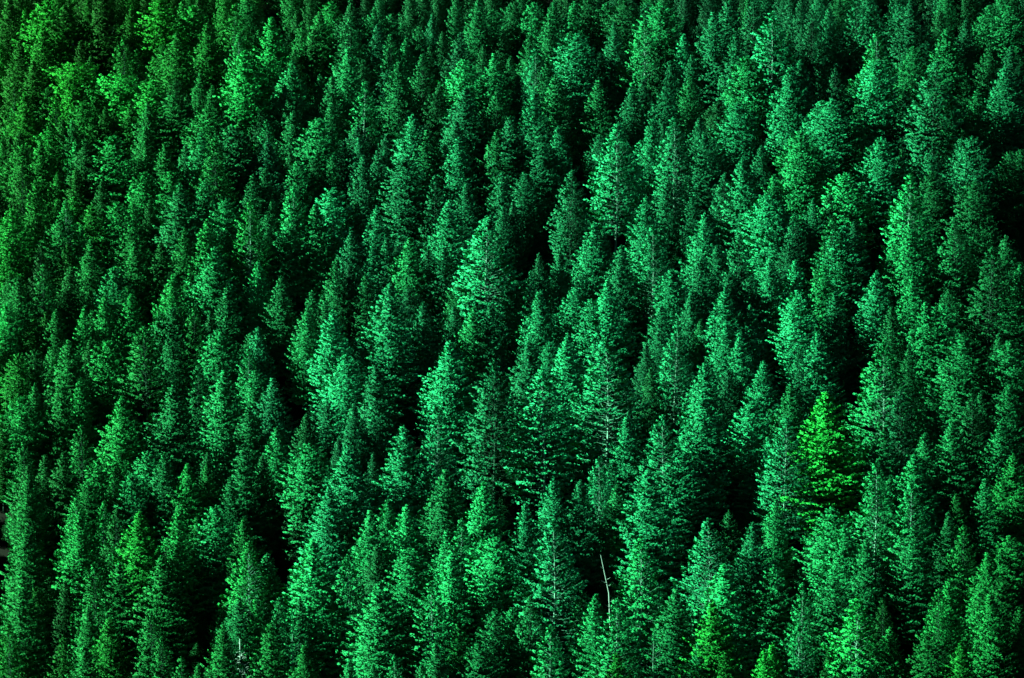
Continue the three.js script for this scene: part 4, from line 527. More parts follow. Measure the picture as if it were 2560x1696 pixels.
  [49.4,-710.6,18.7,4.2,1,0], [54.2,-710.4,18.2,4.0,3,0], [61.3,-706.5,19.7,4.9,2,0], [69.6,-709.8,19.0,4.7,3,0], [80.4,-707.1,21.3,5.0,3,0],
  [87.4,-708.6,19.7,4.5,3,0], [97.2,-708.3,19.2,3.9,3,0], [102.9,-707.9,21.5,5.5,1,1], [112.6,-706.8,20.0,5.1,2,1], [116.6,-709.6,18.8,4.0,1,0],
  [122.6,-708.2,21.8,5.6,2,1], [127.6,-708.1,16.7,4.2,1,1], [132.6,-710.4,19.3,4.9,3,1], [-147.3,-714.3,19.5,4.1,1,4], [-140.7,-712.9,17.0,3.5,1,4],
  [-136.9,-715.2,20.2,4.5,3,4], [-131.6,-713.3,16.4,3.9,1,4], [-123.7,-713.6,19.8,4.7,2,4], [-120.6,-711.6,19.3,4.4,1,4], [-109.9,-713.5,8.3,2.0,1,4],
  [-106.5,-713.6,20.8,4.4,1,4], [-101.0,-715.3,15.3,3.2,2,4], [-95.0,-712.1,19.8,4.6,1,4], [-88.7,-713.3,17.5,4.3,1,4], [-83.1,-714.4,18.5,3.8,1,4],
  [-76.9,-714.9,16.9,3.6,1,4], [-71.8,-714.5,11.5,2.4,1,3], [-64.8,-712.0,21.4,5.4,3,3], [-58.2,-715.0,18.5,4.9,2,3], [-49.8,-712.5,21.2,5.1,3,2],
  [-43.6,-714.8,18.0,4.1,1,2], [-33.2,-715.5,15.8,3.8,1,1], [-30.0,-714.1,16.3,4.0,3,1], [-20.2,-714.1,18.9,5.0,2,1], [-4.5,-715.6,20.9,4.6,2,1],
  [2.4,-715.6,19.4,4.4,3,1], [12.9,-712.8,21.8,5.8,1,1], [20.0,-714.7,15.5,3.7,1,0], [24.0,-716.1,19.8,4.6,2,0], [31.5,-711.5,21.1,4.7,3,1],
  [39.9,-716.1,21.1,5.6,1,0], [45.7,-715.3,18.5,4.4,3,0], [51.8,-715.4,16.3,4.2,1,0], [57.8,-713.7,20.2,5.1,3,0], [63.1,-713.5,15.5,4.1,3,0],
  [68.7,-715.5,15.2,3.2,1,0], [76.5,-715.0,17.4,4.1,3,1], [81.3,-714.7,20.8,4.2,2,0], [90.0,-713.9,22.0,5.3,1,0], [96.1,-712.2,19.7,5.3,1,0],
  [104.5,-713.7,15.8,3.5,2,0], [113.7,-716.1,16.8,4.0,1,1], [121.0,-714.8,21.8,5.4,2,1], [128.1,-712.7,17.0,4.3,1,1], [137.6,-711.9,15.5,4.0,3,1],
  [-149.8,-717.8,16.9,4.0,3,4], [-141.1,-722.1,16.2,4.0,2,4], [-133.9,-719.4,17.9,4.3,2,4], [-127.7,-721.0,21.2,5.3,3,4], [-121.9,-721.0,16.4,3.9,1,4],
  [-115.8,-722.4,18.0,3.8,2,4], [-104.3,-722.2,18.5,3.9,3,4], [-97.8,-719.4,15.6,4.1,1,4], [-92.8,-718.9,17.5,4.4,2,4], [-87.0,-721.7,21.4,5.8,3,4],
  [-80.9,-718.2,17.0,4.2,3,4], [-73.7,-719.0,15.6,3.5,3,3], [-71.9,-722.2,19.6,5.2,3,3], [-64.1,-722.1,20.1,4.3,3,3], [-60.0,-719.3,19.5,4.2,3,3],
  [-51.9,-720.6,20.3,4.9,2,2], [-44.3,-719.4,16.7,3.7,1,2], [-39.5,-719.9,21.3,5.7,1,2], [-28.5,-720.0,18.0,4.7,2,1], [-20.6,-721.6,17.2,3.5,2,1],
  [-16.8,-717.4,18.7,4.0,2,1], [-7.4,-719.6,15.3,3.2,3,1], [-4.1,-720.6,20.3,4.9,2,1], [1.5,-719.7,19.2,4.0,2,1], [5.8,-720.4,17.4,3.9,1,1],
  [12.3,-720.2,21.4,4.5,2,1], [25.3,-719.5,15.9,4.2,1,1], [33.9,-720.4,17.9,4.3,2,0], [37.6,-721.8,20.4,5.1,3,0], [42.2,-719.5,15.4,3.9,1,0],
  [51.6,-721.2,21.3,4.7,3,0], [62.9,-721.3,17.3,3.8,2,0], [77.5,-718.4,20.9,4.9,3,0], [87.5,-719.8,19.8,4.1,2,1], [94.3,-718.6,18.9,4.2,1,1],
  [98.5,-720.6,19.7,5.1,1,0], [106.4,-717.6,17.8,4.8,2,0], [108.8,-720.9,18.7,4.8,1,0], [114.7,-719.5,15.8,3.2,3,0], [121.4,-720.5,20.0,4.6,3,0],
  [129.7,-719.6,21.7,4.8,2,1], [138.6,-722.5,18.0,4.4,1,1], [-152.4,-727.0,15.5,4.2,3,4], [-146.7,-726.6,17.3,4.3,3,4], [-135.1,-724.8,19.6,4.6,2,4],
  [-123.0,-727.1,16.3,3.6,3,4], [-118.5,-726.1,18.0,4.5,2,4], [-110.4,-727.3,20.0,4.7,2,4], [-100.5,-727.0,22.0,5.7,3,4], [-91.5,-728.6,17.8,4.2,1,4],
  [-80.0,-725.9,20.2,5.2,2,4], [-65.4,-727.1,17.6,4.1,2,3], [-60.1,-725.6,19.4,4.2,2,3], [-54.3,-726.6,20.1,4.2,2,2], [-48.2,-726.7,20.7,4.8,2,2],
  [-38.8,-728.1,20.8,4.3,3,2], [-29.2,-725.8,17.4,4.2,2,1], [-22.7,-727.4,19.3,5.0,2,1], [-16.9,-726.2,17.6,4.6,2,1], [-9.1,-725.2,18.0,4.2,2,1],
  [-4.0,-727.7,17.6,3.8,1,1], [4.2,-725.0,20.8,5.0,3,1], [6.1,-728.1,19.5,4.8,1,1], [13.0,-724.6,18.7,4.2,3,1], [21.4,-725.1,20.9,5.2,2,1],
  [25.1,-728.5,17.8,4.4,3,1], [32.0,-728.4,21.2,5.5,3,1], [38.7,-726.4,15.9,3.7,2,0], [43.6,-725.4,17.1,4.2,2,0], [49.5,-728.0,15.1,3.9,2,0],
  [56.7,-727.1,21.5,5.4,2,0], [64.1,-728.4,17.3,4.0,3,0], [68.1,-724.7,17.1,3.7,2,0], [71.9,-727.1,15.7,3.5,1,0], [81.7,-725.1,17.0,4.6,2,0],
  [87.6,-724.5,15.2,3.7,2,0], [92.7,-725.5,18.0,4.6,3,0], [95.8,-726.9,20.4,4.9,3,0], [101.8,-726.2,15.2,3.2,2,1], [111.4,-727.9,18.5,4.6,3,0],
  [115.6,-727.8,20.9,4.5,3,0], [119.6,-727.1,19.4,4.6,1,1], [129.3,-724.1,16.3,4.1,2,1], [132.3,-728.1,16.6,4.3,2,1], [138.0,-728.0,20.7,5.2,2,0],
  [-148.3,-733.8,18.4,4.3,2,4], [-139.7,-733.1,18.0,4.7,1,4], [-137.1,-730.3,16.6,4.2,2,4], [-130.0,-732.7,21.8,4.9,3,4], [-120.5,-732.3,20.2,4.8,3,4],
  [-109.5,-731.0,16.8,3.8,1,4], [-103.8,-732.5,17.4,4.6,3,4], [-93.5,-733.2,16.1,3.8,3,4], [-88.3,-730.0,17.1,4.0,1,4], [-83.0,-731.8,19.5,4.4,3,4],
  [-76.7,-732.9,20.0,4.5,3,4], [-69.6,-731.0,17.7,3.7,2,3], [-64.3,-730.9,18.2,4.2,2,3], [-59.6,-734.5,18.9,4.5,3,3], [-54.4,-730.1,18.6,5.0,1,3],
  [-46.5,-732.8,18.0,4.6,2,2], [-39.3,-731.9,15.2,3.4,2,2], [-32.7,-732.0,19.1,4.4,3,2], [-27.2,-731.9,20.1,5.0,1,2], [-20.6,-733.4,19.6,5.1,2,1],
  [-15.5,-730.6,15.2,3.9,3,1], [-9.5,-733.0,20.8,4.4,3,1], [-5.7,-734.2,16.6,4.1,2,1], [-0.1,-733.1,20.3,5.0,1,1], [12.6,-731.1,16.0,4.3,3,1],
  [18.2,-732.0,18.4,4.0,1,1], [26.6,-732.6,19.9,5.0,3,1], [37.1,-734.0,16.6,3.9,2,1], [42.4,-733.3,18.4,3.9,1,0], [47.5,-731.0,18.0,3.9,3,0],
  [55.5,-732.5,18.4,3.9,1,0], [63.9,-732.7,17.1,4.5,2,0], [67.5,-733.4,15.5,4.0,3,0], [75.7,-730.3,21.4,4.6,1,0], [78.6,-732.5,20.2,4.8,1,1],
  [87.1,-733.5,19.3,4.4,1,0], [92.7,-733.7,19.6,4.2,3,0], [97.7,-732.2,16.4,3.4,3,1], [103.8,-734.4,15.3,4.0,2,0], [108.2,-730.6,18.0,3.8,1,0],
  [115.2,-733.3,20.9,4.9,1,0], [129.7,-732.4,18.1,3.7,2,1], [134.7,-733.5,16.9,3.5,3,0], [-154.4,-739.8,18.8,4.5,3,4], [-149.1,-738.9,20.6,4.7,1,4],
  [-134.3,-737.7,18.0,3.8,2,4], [-123.6,-735.5,17.4,4.3,3,4], [-118.4,-737.8,20.4,4.4,1,4], [-112.4,-737.4,19.8,4.2,2,4], [-107.9,-737.9,20.4,4.4,2,4],
  [-102.3,-739.8,19.2,4.7,3,4], [-95.7,-736.5,20.0,4.5,2,4], [-87.2,-737.5,21.6,4.9,3,4], [-81.0,-737.6,17.0,4.5,2,4], [-76.2,-740.4,18.1,4.8,1,4],
  [-70.7,-740.0,19.2,4.3,3,3], [-66.3,-736.7,15.8,3.5,2,3], [-56.1,-740.1,16.6,3.8,1,3], [-53.0,-735.6,15.6,4.1,1,2], [-43.9,-737.1,18.1,4.3,2,2],
  [-40.8,-735.6,21.3,4.7,3,2], [-31.8,-739.5,17.7,4.5,3,2], [-28.8,-735.4,17.4,3.8,2,1], [-23.2,-736.1,16.8,4.4,1,1], [-15.6,-739.0,15.0,3.1,2,1],
  [-1.7,-738.3,17.6,4.6,3,1], [5.9,-736.9,21.7,4.9,1,1], [16.1,-736.2,18.8,4.8,3,1], [20.3,-740.4,18.9,3.8,2,1], [25.1,-740.5,18.3,4.3,2,1],
  [34.5,-736.4,21.5,5.8,2,1], [41.8,-737.0,17.2,4.6,1,0], [52.6,-738.9,15.0,3.4,3,0], [63.8,-738.9,19.3,5.1,3,0], [73.3,-738.4,16.3,3.3,2,1],
  [79.2,-739.4,15.7,3.7,1,0], [85.1,-739.2,15.4,3.7,2,0], [92.1,-737.7,17.8,4.2,3,1], [98.1,-737.9,17.5,3.7,1,0], [102.1,-740.2,15.2,3.6,1,1],
  [110.4,-740.0,20.3,4.7,3,0], [122.6,-736.0,20.4,4.3,2,0], [127.3,-739.4,15.2,4.1,1,1], [135.3,-737.1,17.7,4.6,2,0], [139.7,-737.1,20.5,5.5,2,1],
  [-151.4,-742.2,20.6,4.5,2,4], [-143.4,-741.7,17.1,4.2,2,4], [-137.7,-745.9,20.5,4.9,1,4], [-132.1,-743.2,20.0,4.3,1,4], [-126.3,-745.7,15.3,3.6,1,4],
  [-117.5,-743.5,15.3,3.1,3,4], [-111.7,-744.8,19.0,4.7,2,4], [-107.9,-743.2,20.4,4.6,1,4], [-100.9,-745.4,18.0,3.6,1,4], [-92.0,-744.6,15.2,3.3,3,4],
  [-86.9,-746.1,17.0,3.9,2,4], [-82.8,-746.4,16.2,3.7,1,4], [-78.4,-743.6,21.5,5.4,3,4], [-68.1,-743.1,15.4,3.4,3,3], [-62.9,-743.4,17.5,3.7,2,3],
  [-57.1,-745.0,18.3,4.8,1,3], [-44.6,-746.0,17.2,4.5,1,2], [-40.9,-744.8,21.7,5.8,3,2], [-31.9,-744.1,19.6,5.2,2,2], [-21.9,-741.8,22.0,4.7,1,1],
  [-18.2,-743.2,17.1,4.0,2,2], [-10.0,-742.7,19.8,4.6,3,2], [-3.9,-744.7,21.8,4.6,3,1], [1.0,-745.7,18.0,4.3,1,1], [10.2,-742.5,16.4,3.8,1,1],
  [15.6,-745.4,18.4,4.4,1,0], [20.0,-744.5,19.4,4.6,2,1], [26.4,-743.9,17.4,3.6,3,0], [31.6,-745.0,18.6,3.9,2,1], [39.0,-742.4,21.8,4.4,2,1],
  [46.3,-743.6,19.9,5.2,1,0], [51.3,-744.9,16.7,3.8,3,0], [57.6,-743.3,17.1,4.3,1,1], [63.5,-743.8,15.8,3.5,2,1], [70.5,-743.0,18.2,4.4,3,0],
  [75.9,-745.9,20.2,4.8,1,0], [82.4,-743.0,18.5,4.2,3,1], [87.4,-745.4,15.0,3.3,3,0], [90.8,-746.4,20.5,4.7,2,1], [96.2,-743.8,21.5,4.3,1,0],
  [105.3,-742.7,19.6,4.7,1,1], [117.5,-744.2,16.5,3.4,1,1], [121.2,-743.2,16.1,3.4,2,0], [135.9,-742.6,17.9,4.7,3,1], [139.4,-745.5,16.5,4.1,2,1],
  [-153.8,-749.1,21.7,5.0,3,4], [-148.3,-749.7,15.8,3.7,2,4], [-141.7,-752.2,19.7,4.6,2,4], [-136.1,-749.4,20.5,5.5,1,4], [-132.6,-749.6,19.9,4.5,2,4],
  [-124.2,-751.3,15.5,3.5,1,4], [-119.1,-749.7,18.2,3.8,3,4], [-111.3,-751.1,17.2,3.9,2,4], [-106.8,-750.9,15.6,4.0,3,4], [-101.7,-748.9,15.4,3.2,2,4],
  [-93.9,-750.3,21.8,5.6,1,4], [-89.9,-752.0,15.6,3.7,1,4], [-82.7,-750.8,21.5,4.8,2,4], [-76.6,-749.7,20.7,5.1,1,4], [-67.6,-749.9,19.3,4.5,3,4],
  [-62.3,-749.3,15.2,3.4,3,3], [-54.3,-752.3,17.5,3.9,3,3], [-48.6,-748.4,15.6,3.7,2,2], [-34.4,-752.3,19.0,5.1,2,2], [-30.5,-751.0,21.6,4.7,2,1],
  [-23.1,-749.4,19.6,4.5,2,2], [-15.1,-752.5,15.5,3.5,3,1], [-10.4,-747.5,18.5,4.6,2,1], [-6.3,-752.2,15.6,3.4,3,1], [0.8,-751.1,20.7,4.6,1,1],
  [8.4,-752.0,19.4,3.9,1,1], [13.4,-751.2,18.6,3.7,3,1], [18.6,-752.0,19.0,4.0,3,1], [25.6,-749.9,21.2,4.9,1,1], [32.1,-750.6,15.9,3.7,3,1],
  [39.1,-750.0,17.2,4.0,1,1], [45.8,-752.2,16.7,4.4,3,0], [55.2,-748.4,19.3,4.4,1,0], [59.9,-750.0,20.2,5.2,3,0], [68.5,-748.9,16.2,3.5,1,0],
  [71.7,-752.2,21.4,4.4,2,0], [87.2,-749.4,18.9,4.9,1,0], [94.3,-752.1,17.8,4.3,3,0], [100.2,-751.4,16.9,4.5,3,0], [105.5,-748.7,15.4,3.8,2,0],
  [111.2,-751.4,20.6,4.2,1,0], [117.9,-752.5,16.1,4.3,2,1], [120.9,-748.4,19.1,4.1,3,1], [130.3,-751.4,18.0,4.4,3,0], [139.3,-751.3,18.7,5.0,1,1],
  [-160.1,-757.6,18.3,4.7,1,4], [-154.9,-756.2,20.7,4.5,2,4], [-147.8,-754.4,16.7,4.1,1,4], [-140.6,-756.4,16.7,3.8,1,4], [-127.5,-754.0,19.9,4.3,1,4],
  [-121.4,-755.4,17.5,4.0,3,4], [-117.4,-758.2,21.1,4.8,1,4], [-112.0,-755.3,16.2,3.8,2,4], [-108.0,-756.8,18.5,3.8,3,4], [-100.6,-756.6,19.8,4.8,2,4],
  [-96.2,-757.9,15.1,3.6,1,4], [-88.8,-755.3,21.6,4.6,1,4], [-81.1,-754.4,18.1,4.4,2,4], [-78.1,-756.8,20.2,4.2,3,4], [-71.9,-756.1,16.3,3.8,3,4],
  [-63.2,-754.4,15.6,3.2,2,4], [-57.7,-755.4,20.4,5.0,1,3], [-49.6,-754.8,20.6,4.3,2,3], [-45.1,-753.6,18.6,5.0,3,3], [-40.9,-757.7,19.6,4.1,2,3],
  [-25.5,-757.9,16.1,3.9,1,1], [-20.9,-753.9,19.3,4.7,1,2], [-12.5,-754.9,20.9,4.8,1,1], [-1.6,-757.4,17.6,3.8,1,1], [12.4,-756.4,16.0,4.2,1,1],
  [20.3,-758.0,18.2,4.8,3,1], [28.5,-754.1,17.9,4.7,1,1], [33.9,-754.8,19.0,4.5,3,1], [45.2,-757.5,21.0,4.5,2,0], [49.9,-756.0,17.4,4.6,1,1],
  [57.8,-755.2,21.4,4.7,3,0], [62.7,-756.9,15.7,3.2,3,0], [73.1,-757.3,17.5,3.9,1,0], [78.6,-754.2,16.3,4.1,1,0], [87.0,-754.6,17.4,4.4,2,0],
  [90.6,-756.4,16.6,4.4,2,0], [98.3,-754.6,16.6,4.0,2,0], [106.2,-754.7,15.4,3.9,2,0], [111.0,-758.5,21.4,4.3,1,0], [113.8,-755.2,15.4,3.3,1,0],
  [124.4,-757.9,18.9,4.0,2,1], [126.9,-754.4,20.2,4.9,3,0], [133.3,-754.1,18.7,4.5,3,0], [138.4,-758.2,16.8,4.5,2,0], [-149.8,-760.0,15.5,3.9,1,4],
  [-143.3,-760.8,17.0,3.9,3,4], [-138.1,-760.1,19.9,5.3,3,4], [-128.6,-761.1,20.0,5.1,1,4], [-121.9,-760.7,20.1,4.8,2,4], [-117.1,-762.9,18.1,4.0,1,4],
  [-113.4,-761.1,17.8,3.6,1,4], [-107.9,-764.0,15.8,4.0,1,4], [-99.1,-760.6,20.9,5.0,3,4], [-91.7,-762.9,19.2,4.6,3,4], [-80.3,-763.2,21.3,5.5,1,4],
  [-73.9,-764.5,18.3,4.0,1,4], [-69.2,-762.0,19.1,4.3,3,4], [-66.2,-764.5,21.0,4.8,2,4], [-60.2,-763.5,15.6,3.2,2,3], [-54.0,-760.9,21.3,4.3,1,3],
  [-45.4,-762.9,15.3,3.4,2,2], [-41.2,-764.0,17.9,4.6,1,2], [-33.8,-761.8,21.3,5.4,1,2], [-23.0,-762.1,18.2,4.7,3,1], [-15.5,-760.2,16.6,3.9,2,2],
  [-11.9,-763.7,16.7,3.5,2,1], [-3.7,-760.5,18.2,4.3,1,1], [2.9,-764.0,18.7,3.9,1,1], [7.9,-762.4,20.8,4.8,1,1], [13.0,-764.3,21.6,4.6,3,1],
  [19.2,-761.3,17.1,3.6,1,1], [27.4,-760.9,19.3,4.1,3,1], [39.1,-759.5,18.2,3.8,1,0], [42.8,-763.8,20.9,5.3,2,1], [51.9,-759.8,16.9,3.7,1,0],
  [55.5,-764.1,15.1,3.9,1,0], [62.0,-764.3,21.4,4.6,1,0], [69.1,-763.2,17.3,3.8,3,0], [74.4,-760.9,16.6,3.5,3,0], [82.1,-759.8,21.4,5.6,3,1],
  [93.0,-761.3,18.6,4.0,3,0], [100.2,-762.4,16.2,4.2,3,0], [103.5,-760.4,15.9,3.8,2,0], [107.4,-762.2,15.2,3.9,2,0], [115.5,-760.1,16.1,4.2,2,0],
  [124.1,-761.8,20.0,4.2,3,1], [128.7,-760.8,18.7,4.7,1,0], [135.3,-759.6,17.4,3.9,2,0], [141.7,-760.0,18.0,4.1,1,0], [144.1,-763.3,16.8,3.8,3,0],
  [-158.3,-768.9,17.9,4.0,2,4], [-154.3,-770.2,18.3,3.9,1,4], [-147.9,-767.7,15.7,4.1,1,4], [-139.8,-765.5,17.2,4.2,1,4], [-133.6,-767.0,17.7,3.6,1,4],
  [-128.0,-767.8,20.6,4.4,2,4], [-123.3,-765.8,16.7,4.5,3,4], [-119.5,-765.6,19.8,4.7,1,4], [-109.6,-767.8,19.4,4.2,2,4], [-100.1,-768.4,16.5,3.7,2,4],
  [-96.1,-770.6,19.7,4.0,2,4], [-89.6,-766.7,20.2,5.2,3,4], [-82.4,-768.9,15.4,3.2,1,4], [-75.9,-768.5,17.7,4.8,1,4], [-71.6,-767.9,19.9,4.7,3,4],
  [-63.6,-769.2,17.2,3.8,1,4], [-57.0,-768.7,17.0,3.5,1,4], [-51.5,-769.3,16.6,3.4,2,3], [-47.3,-769.4,21.2,4.6,3,3], [-36.1,-768.4,21.5,5.3,2,2],
  [-29.4,-770.4,15.2,4.0,3,1], [-21.4,-769.9,20.6,5.1,2,2], [-17.2,-769.7,16.9,4.6,2,2], [-8.3,-768.3,16.3,3.8,3,2], [-4.7,-769.4,18.6,4.9,3,2],
  [6.5,-769.4,17.5,4.0,2,1], [19.7,-767.9,20.7,5.4,2,1], [25.3,-767.1,18.9,4.9,1,1], [31.4,-768.6,16.4,3.6,3,1], [35.4,-770.0,16.0,3.9,2,1],
  [42.5,-768.6,17.8,3.7,2,0], [48.8,-768.8,16.6,4.3,2,1], [55.5,-767.7,21.6,4.8,3,1], [59.4,-768.2,18.9,4.8,2,1], [65.9,-769.6,17.7,4.4,2,0],
  [74.5,-769.8,17.6,3.7,2,0], [77.6,-766.5,21.9,5.4,3,0], [88.1,-767.3,19.2,4.3,2,0], [96.9,-766.0,16.6,4.1,3,1], [105.5,-769.6,18.0,4.4,3,0],
  [108.8,-765.9,17.8,4.4,3,1], [115.5,-767.0,21.1,5.2,1,0], [123.5,-765.6,16.8,4.1,1,0], [130.4,-767.8,16.5,3.7,1,0], [141.3,-768.8,20.8,4.2,1,1],
  [145.0,-766.6,17.4,4.6,2,1], [-164.2,-775.8,18.3,4.4,3,4], [-159.2,-775.7,18.1,3.8,1,4], [-155.7,-774.6,17.1,4.1,2,4], [-148.8,-776.2,18.9,4.0,2,4],
  [-142.3,-771.7,20.9,5.3,3,4], [-137.6,-773.0,21.8,4.5,1,4], [-130.8,-775.6,19.6,5.1,1,4], [-123.9,-776.0,20.9,4.6,1,4], [-115.5,-776.5,18.0,3.9,1,4],
  [-114.1,-772.3,21.6,4.8,1,4], [-105.0,-772.1,21.8,4.9,1,4], [-100.0,-772.1,20.1,5.2,3,4], [-92.5,-776.0,15.9,3.3,2,4], [-88.9,-774.1,16.4,4.2,1,4],
  [-81.6,-774.5,17.7,3.9,1,4], [-76.6,-772.8,17.0,4.2,1,4], [-70.3,-774.5,16.3,3.5,3,4], [-63.1,-774.6,16.3,3.7,2,4], [-39.7,-773.8,19.4,5.0,1,2],
  [-35.8,-774.0,18.3,4.1,1,2], [-26.3,-776.1,21.2,4.4,1,2], [-23.5,-773.8,20.0,4.0,2,2], [-8.3,-775.4,21.7,5.3,2,1], [-2.7,-774.1,21.5,4.4,1,2],
  [1.3,-773.8,20.6,4.4,2,2], [5.6,-773.3,15.6,3.8,2,1], [13.6,-776.0,21.5,5.1,2,1], [18.8,-774.2,16.7,4.0,3,1], [25.4,-772.2,19.7,4.7,3,1],
  [29.5,-775.7,19.7,5.3,1,1], [37.1,-773.6,20.6,4.5,2,1], [44.6,-772.0,21.3,4.7,2,1], [49.0,-773.0,16.1,3.9,2,0], [58.3,-772.4,22.0,5.2,3,0],
  [65.5,-774.2,15.8,4.3,1,1], [73.6,-775.9,21.1,5.3,2,1], [80.4,-773.4,16.8,3.6,2,0], [85.1,-776.1,16.6,4.1,2,0], [90.1,-775.5,18.7,4.6,2,0],
  [96.7,-774.9,17.3,4.7,2,1], [105.5,-775.4,17.4,4.4,1,0], [109.9,-772.7,17.8,4.5,2,0], [113.6,-773.5,19.1,4.4,3,0], [122.7,-775.4,16.5,4.3,3,0],
  [128.9,-775.7,21.9,5.6,2,1], [135.4,-772.9,20.4,4.5,1,1], [147.8,-775.8,18.6,4.3,2,0], [-159.7,-781.4,17.4,4.4,2,4], [-154.5,-780.5,18.7,4.4,2,4],
  [-139.5,-777.7,19.9,4.6,2,4], [-138.0,-782.2,18.1,4.1,3,4], [-129.5,-778.9,20.4,4.3,1,4], [-124.0,-781.0,21.2,4.9,1,4], [-117.3,-781.2,18.9,4.8,2,4],
  [-112.3,-781.8,16.5,4.2,3,4], [-105.1,-779.8,21.2,5.1,3,4], [-98.1,-778.8,21.9,5.0,3,4], [-91.6,-781.4,21.3,4.8,1,4], [-87.1,-780.7,17.1,4.1,1,4],
  [-77.9,-781.1,15.9,4.1,1,4], [-68.3,-779.1,16.8,4.3,1,4], [-63.8,-782.4,18.4,3.8,1,4], [-56.2,-777.5,15.6,4.1,1,3], [-52.6,-779.4,18.6,4.9,2,3],
  [-46.0,-781.1,16.1,3.3,3,2], [-37.5,-781.3,18.1,3.8,2,2], [-28.0,-782.2,15.2,3.2,1,2], [-23.1,-779.1,15.5,4.2,3,2], [-18.5,-782.5,17.8,4.3,2,2],
  [-8.5,-780.9,20.7,4.1,3,2], [-2.3,-779.9,15.3,3.9,3,1], [2.7,-779.4,15.9,3.7,1,1], [8.3,-779.3,18.2,4.1,1,1], [15.0,-781.2,18.7,4.7,1,1],
  [21.3,-777.4,19.9,5.1,1,1], [32.2,-778.6,21.4,5.8,3,1], [36.7,-778.8,20.5,5.5,3,1], [44.5,-782.1,20.6,5.4,2,0], [52.2,-779.7,21.7,5.1,2,0],
  [57.5,-781.6,16.7,4.0,3,0], [61.7,-782.0,16.9,4.4,3,0], [66.0,-779.5,18.4,3.8,2,0], [75.3,-781.8,21.4,4.7,3,0], [79.6,-778.3,18.2,4.7,2,0],
  [88.0,-779.4,18.6,4.7,2,0], [99.3,-778.9,21.5,5.7,2,0], [102.1,-782.3,19.2,5.0,2,0], [108.9,-779.3,21.1,4.5,3,0], [115.3,-780.7,20.0,4.7,3,0],
  [119.5,-780.7,18.6,4.6,3,0], [126.5,-778.4,15.2,3.6,3,0], [136.0,-780.1,18.2,4.5,3,0], [140.0,-777.9,20.3,4.6,2,0], [144.6,-781.4,22.0,5.2,2,0],
  [-165.4,-784.8,19.9,4.2,2,4], [-161.2,-787.4,15.7,3.5,2,4], [-152.3,-784.9,16.7,4.2,1,4], [-144.3,-784.4,16.4,4.0,1,4], [-137.8,-787.5,15.9,3.5,2,4],
  [-128.9,-785.9,15.8,3.7,1,4], [-122.1,-786.9,16.2,3.5,3,4], [-118.3,-785.3,18.4,4.2,3,4], [-113.5,-787.0,17.4,3.8,1,4], [-108.1,-786.6,20.1,4.1,3,4],
  [-99.4,-785.2,16.3,3.5,1,4], [-91.5,-788.5,20.7,4.4,1,4], [-89.9,-785.2,16.7,4.1,2,4], [-81.1,-786.9,20.6,5.5,3,4], [-74.9,-788.0,17.6,3.7,1,4],
  [-71.4,-783.8,16.1,3.6,3,4], [-64.8,-785.8,21.2,5.0,1,4], [-57.8,-786.4,18.1,4.7,3,3], [-50.8,-784.1,17.1,3.5,1,3], [-44.6,-785.3,15.6,3.7,2,3],
  [-41.0,-788.3,18.4,4.1,2,2], [-31.9,-785.8,20.4,5.1,3,2], [-19.7,-788.4,15.3,4.0,3,2], [-14.7,-787.5,20.2,5.1,1,2], [-3.0,-786.9,15.3,3.2,2,1],
  [-0.3,-783.8,21.2,4.6,3,1], [8.0,-788.3,18.0,4.3,2,2], [11.7,-785.2,15.3,4.1,1,1], [22.2,-784.8,16.1,3.5,1,1], [25.6,-787.7,17.8,3.6,3,1],
  [31.1,-786.9,20.9,5.6,1,1], [36.1,-784.8,19.8,4.1,2,1], [49.0,-786.5,20.6,4.7,3,1], [56.2,-784.9,21.6,5.6,1,0], [63.8,-788.3,21.6,4.9,3,0],
  [70.3,-788.5,19.9,4.7,1,0], [73.9,-787.3,21.0,4.4,3,0], [80.3,-787.8,18.4,3.8,1,1], [85.6,-786.2,15.1,3.5,2,0], [92.8,-785.8,19.2,5.1,1,0],
  [98.0,-784.4,16.9,3.9,1,0], [106.6,-784.9,18.3,3.9,2,0], [110.3,-783.5,21.2,5.3,3,0], [118.0,-788.1,16.5,4.3,3,1], [129.4,-784.6,19.9,4.5,1,0],
  [133.9,-787.7,20.4,5.0,1,1], [141.7,-784.7,17.3,4.2,2,0], [-168.0,-789.6,18.9,4.5,2,4], [-158.7,-793.1,19.7,4.8,1,4], [-151.7,-793.4,18.5,4.3,1,4],
  [-147.3,-793.5,20.0,4.1,1,4], [-143.5,-791.7,20.4,5.0,3,4], [-134.9,-793.7,16.1,3.6,2,4], [-127.6,-792.3,16.4,3.9,2,4], [-123.2,-793.3,15.3,4.0,1,4],
  [-117.8,-793.9,18.8,4.8,3,4], [-113.2,-793.6,17.8,4.3,3,4], [-106.1,-794.3,19.7,4.5,2,4], [-99.6,-791.4,20.0,4.0,2,4], [-93.9,-792.4,20.3,4.8,1,4],
  [-85.7,-794.0,19.4,5.1,2,4], [-80.7,-792.7,20.4,4.9,2,4], [-75.5,-791.8,16.5,3.9,3,4], [-68.4,-790.3,19.1,4.2,2,4], [-61.5,-790.5,18.0,4.3,1,3],
  [-60.5,-794.0,16.4,4.2,1,3], [-52.7,-792.3,19.6,4.3,3,3], [-45.6,-790.1,20.2,4.2,3,3], [-38.9,-794.4,21.6,4.8,2,3], [-32.6,-792.9,17.2,3.5,1,3],
  [-26.2,-791.9,15.7,3.7,1,2], [-20.7,-792.8,18.5,4.2,3,2], [-11.6,-791.4,16.7,3.4,3,2], [-2.1,-794.3,18.7,4.6,1,2], [3.2,-794.0,19.5,4.8,3,1],
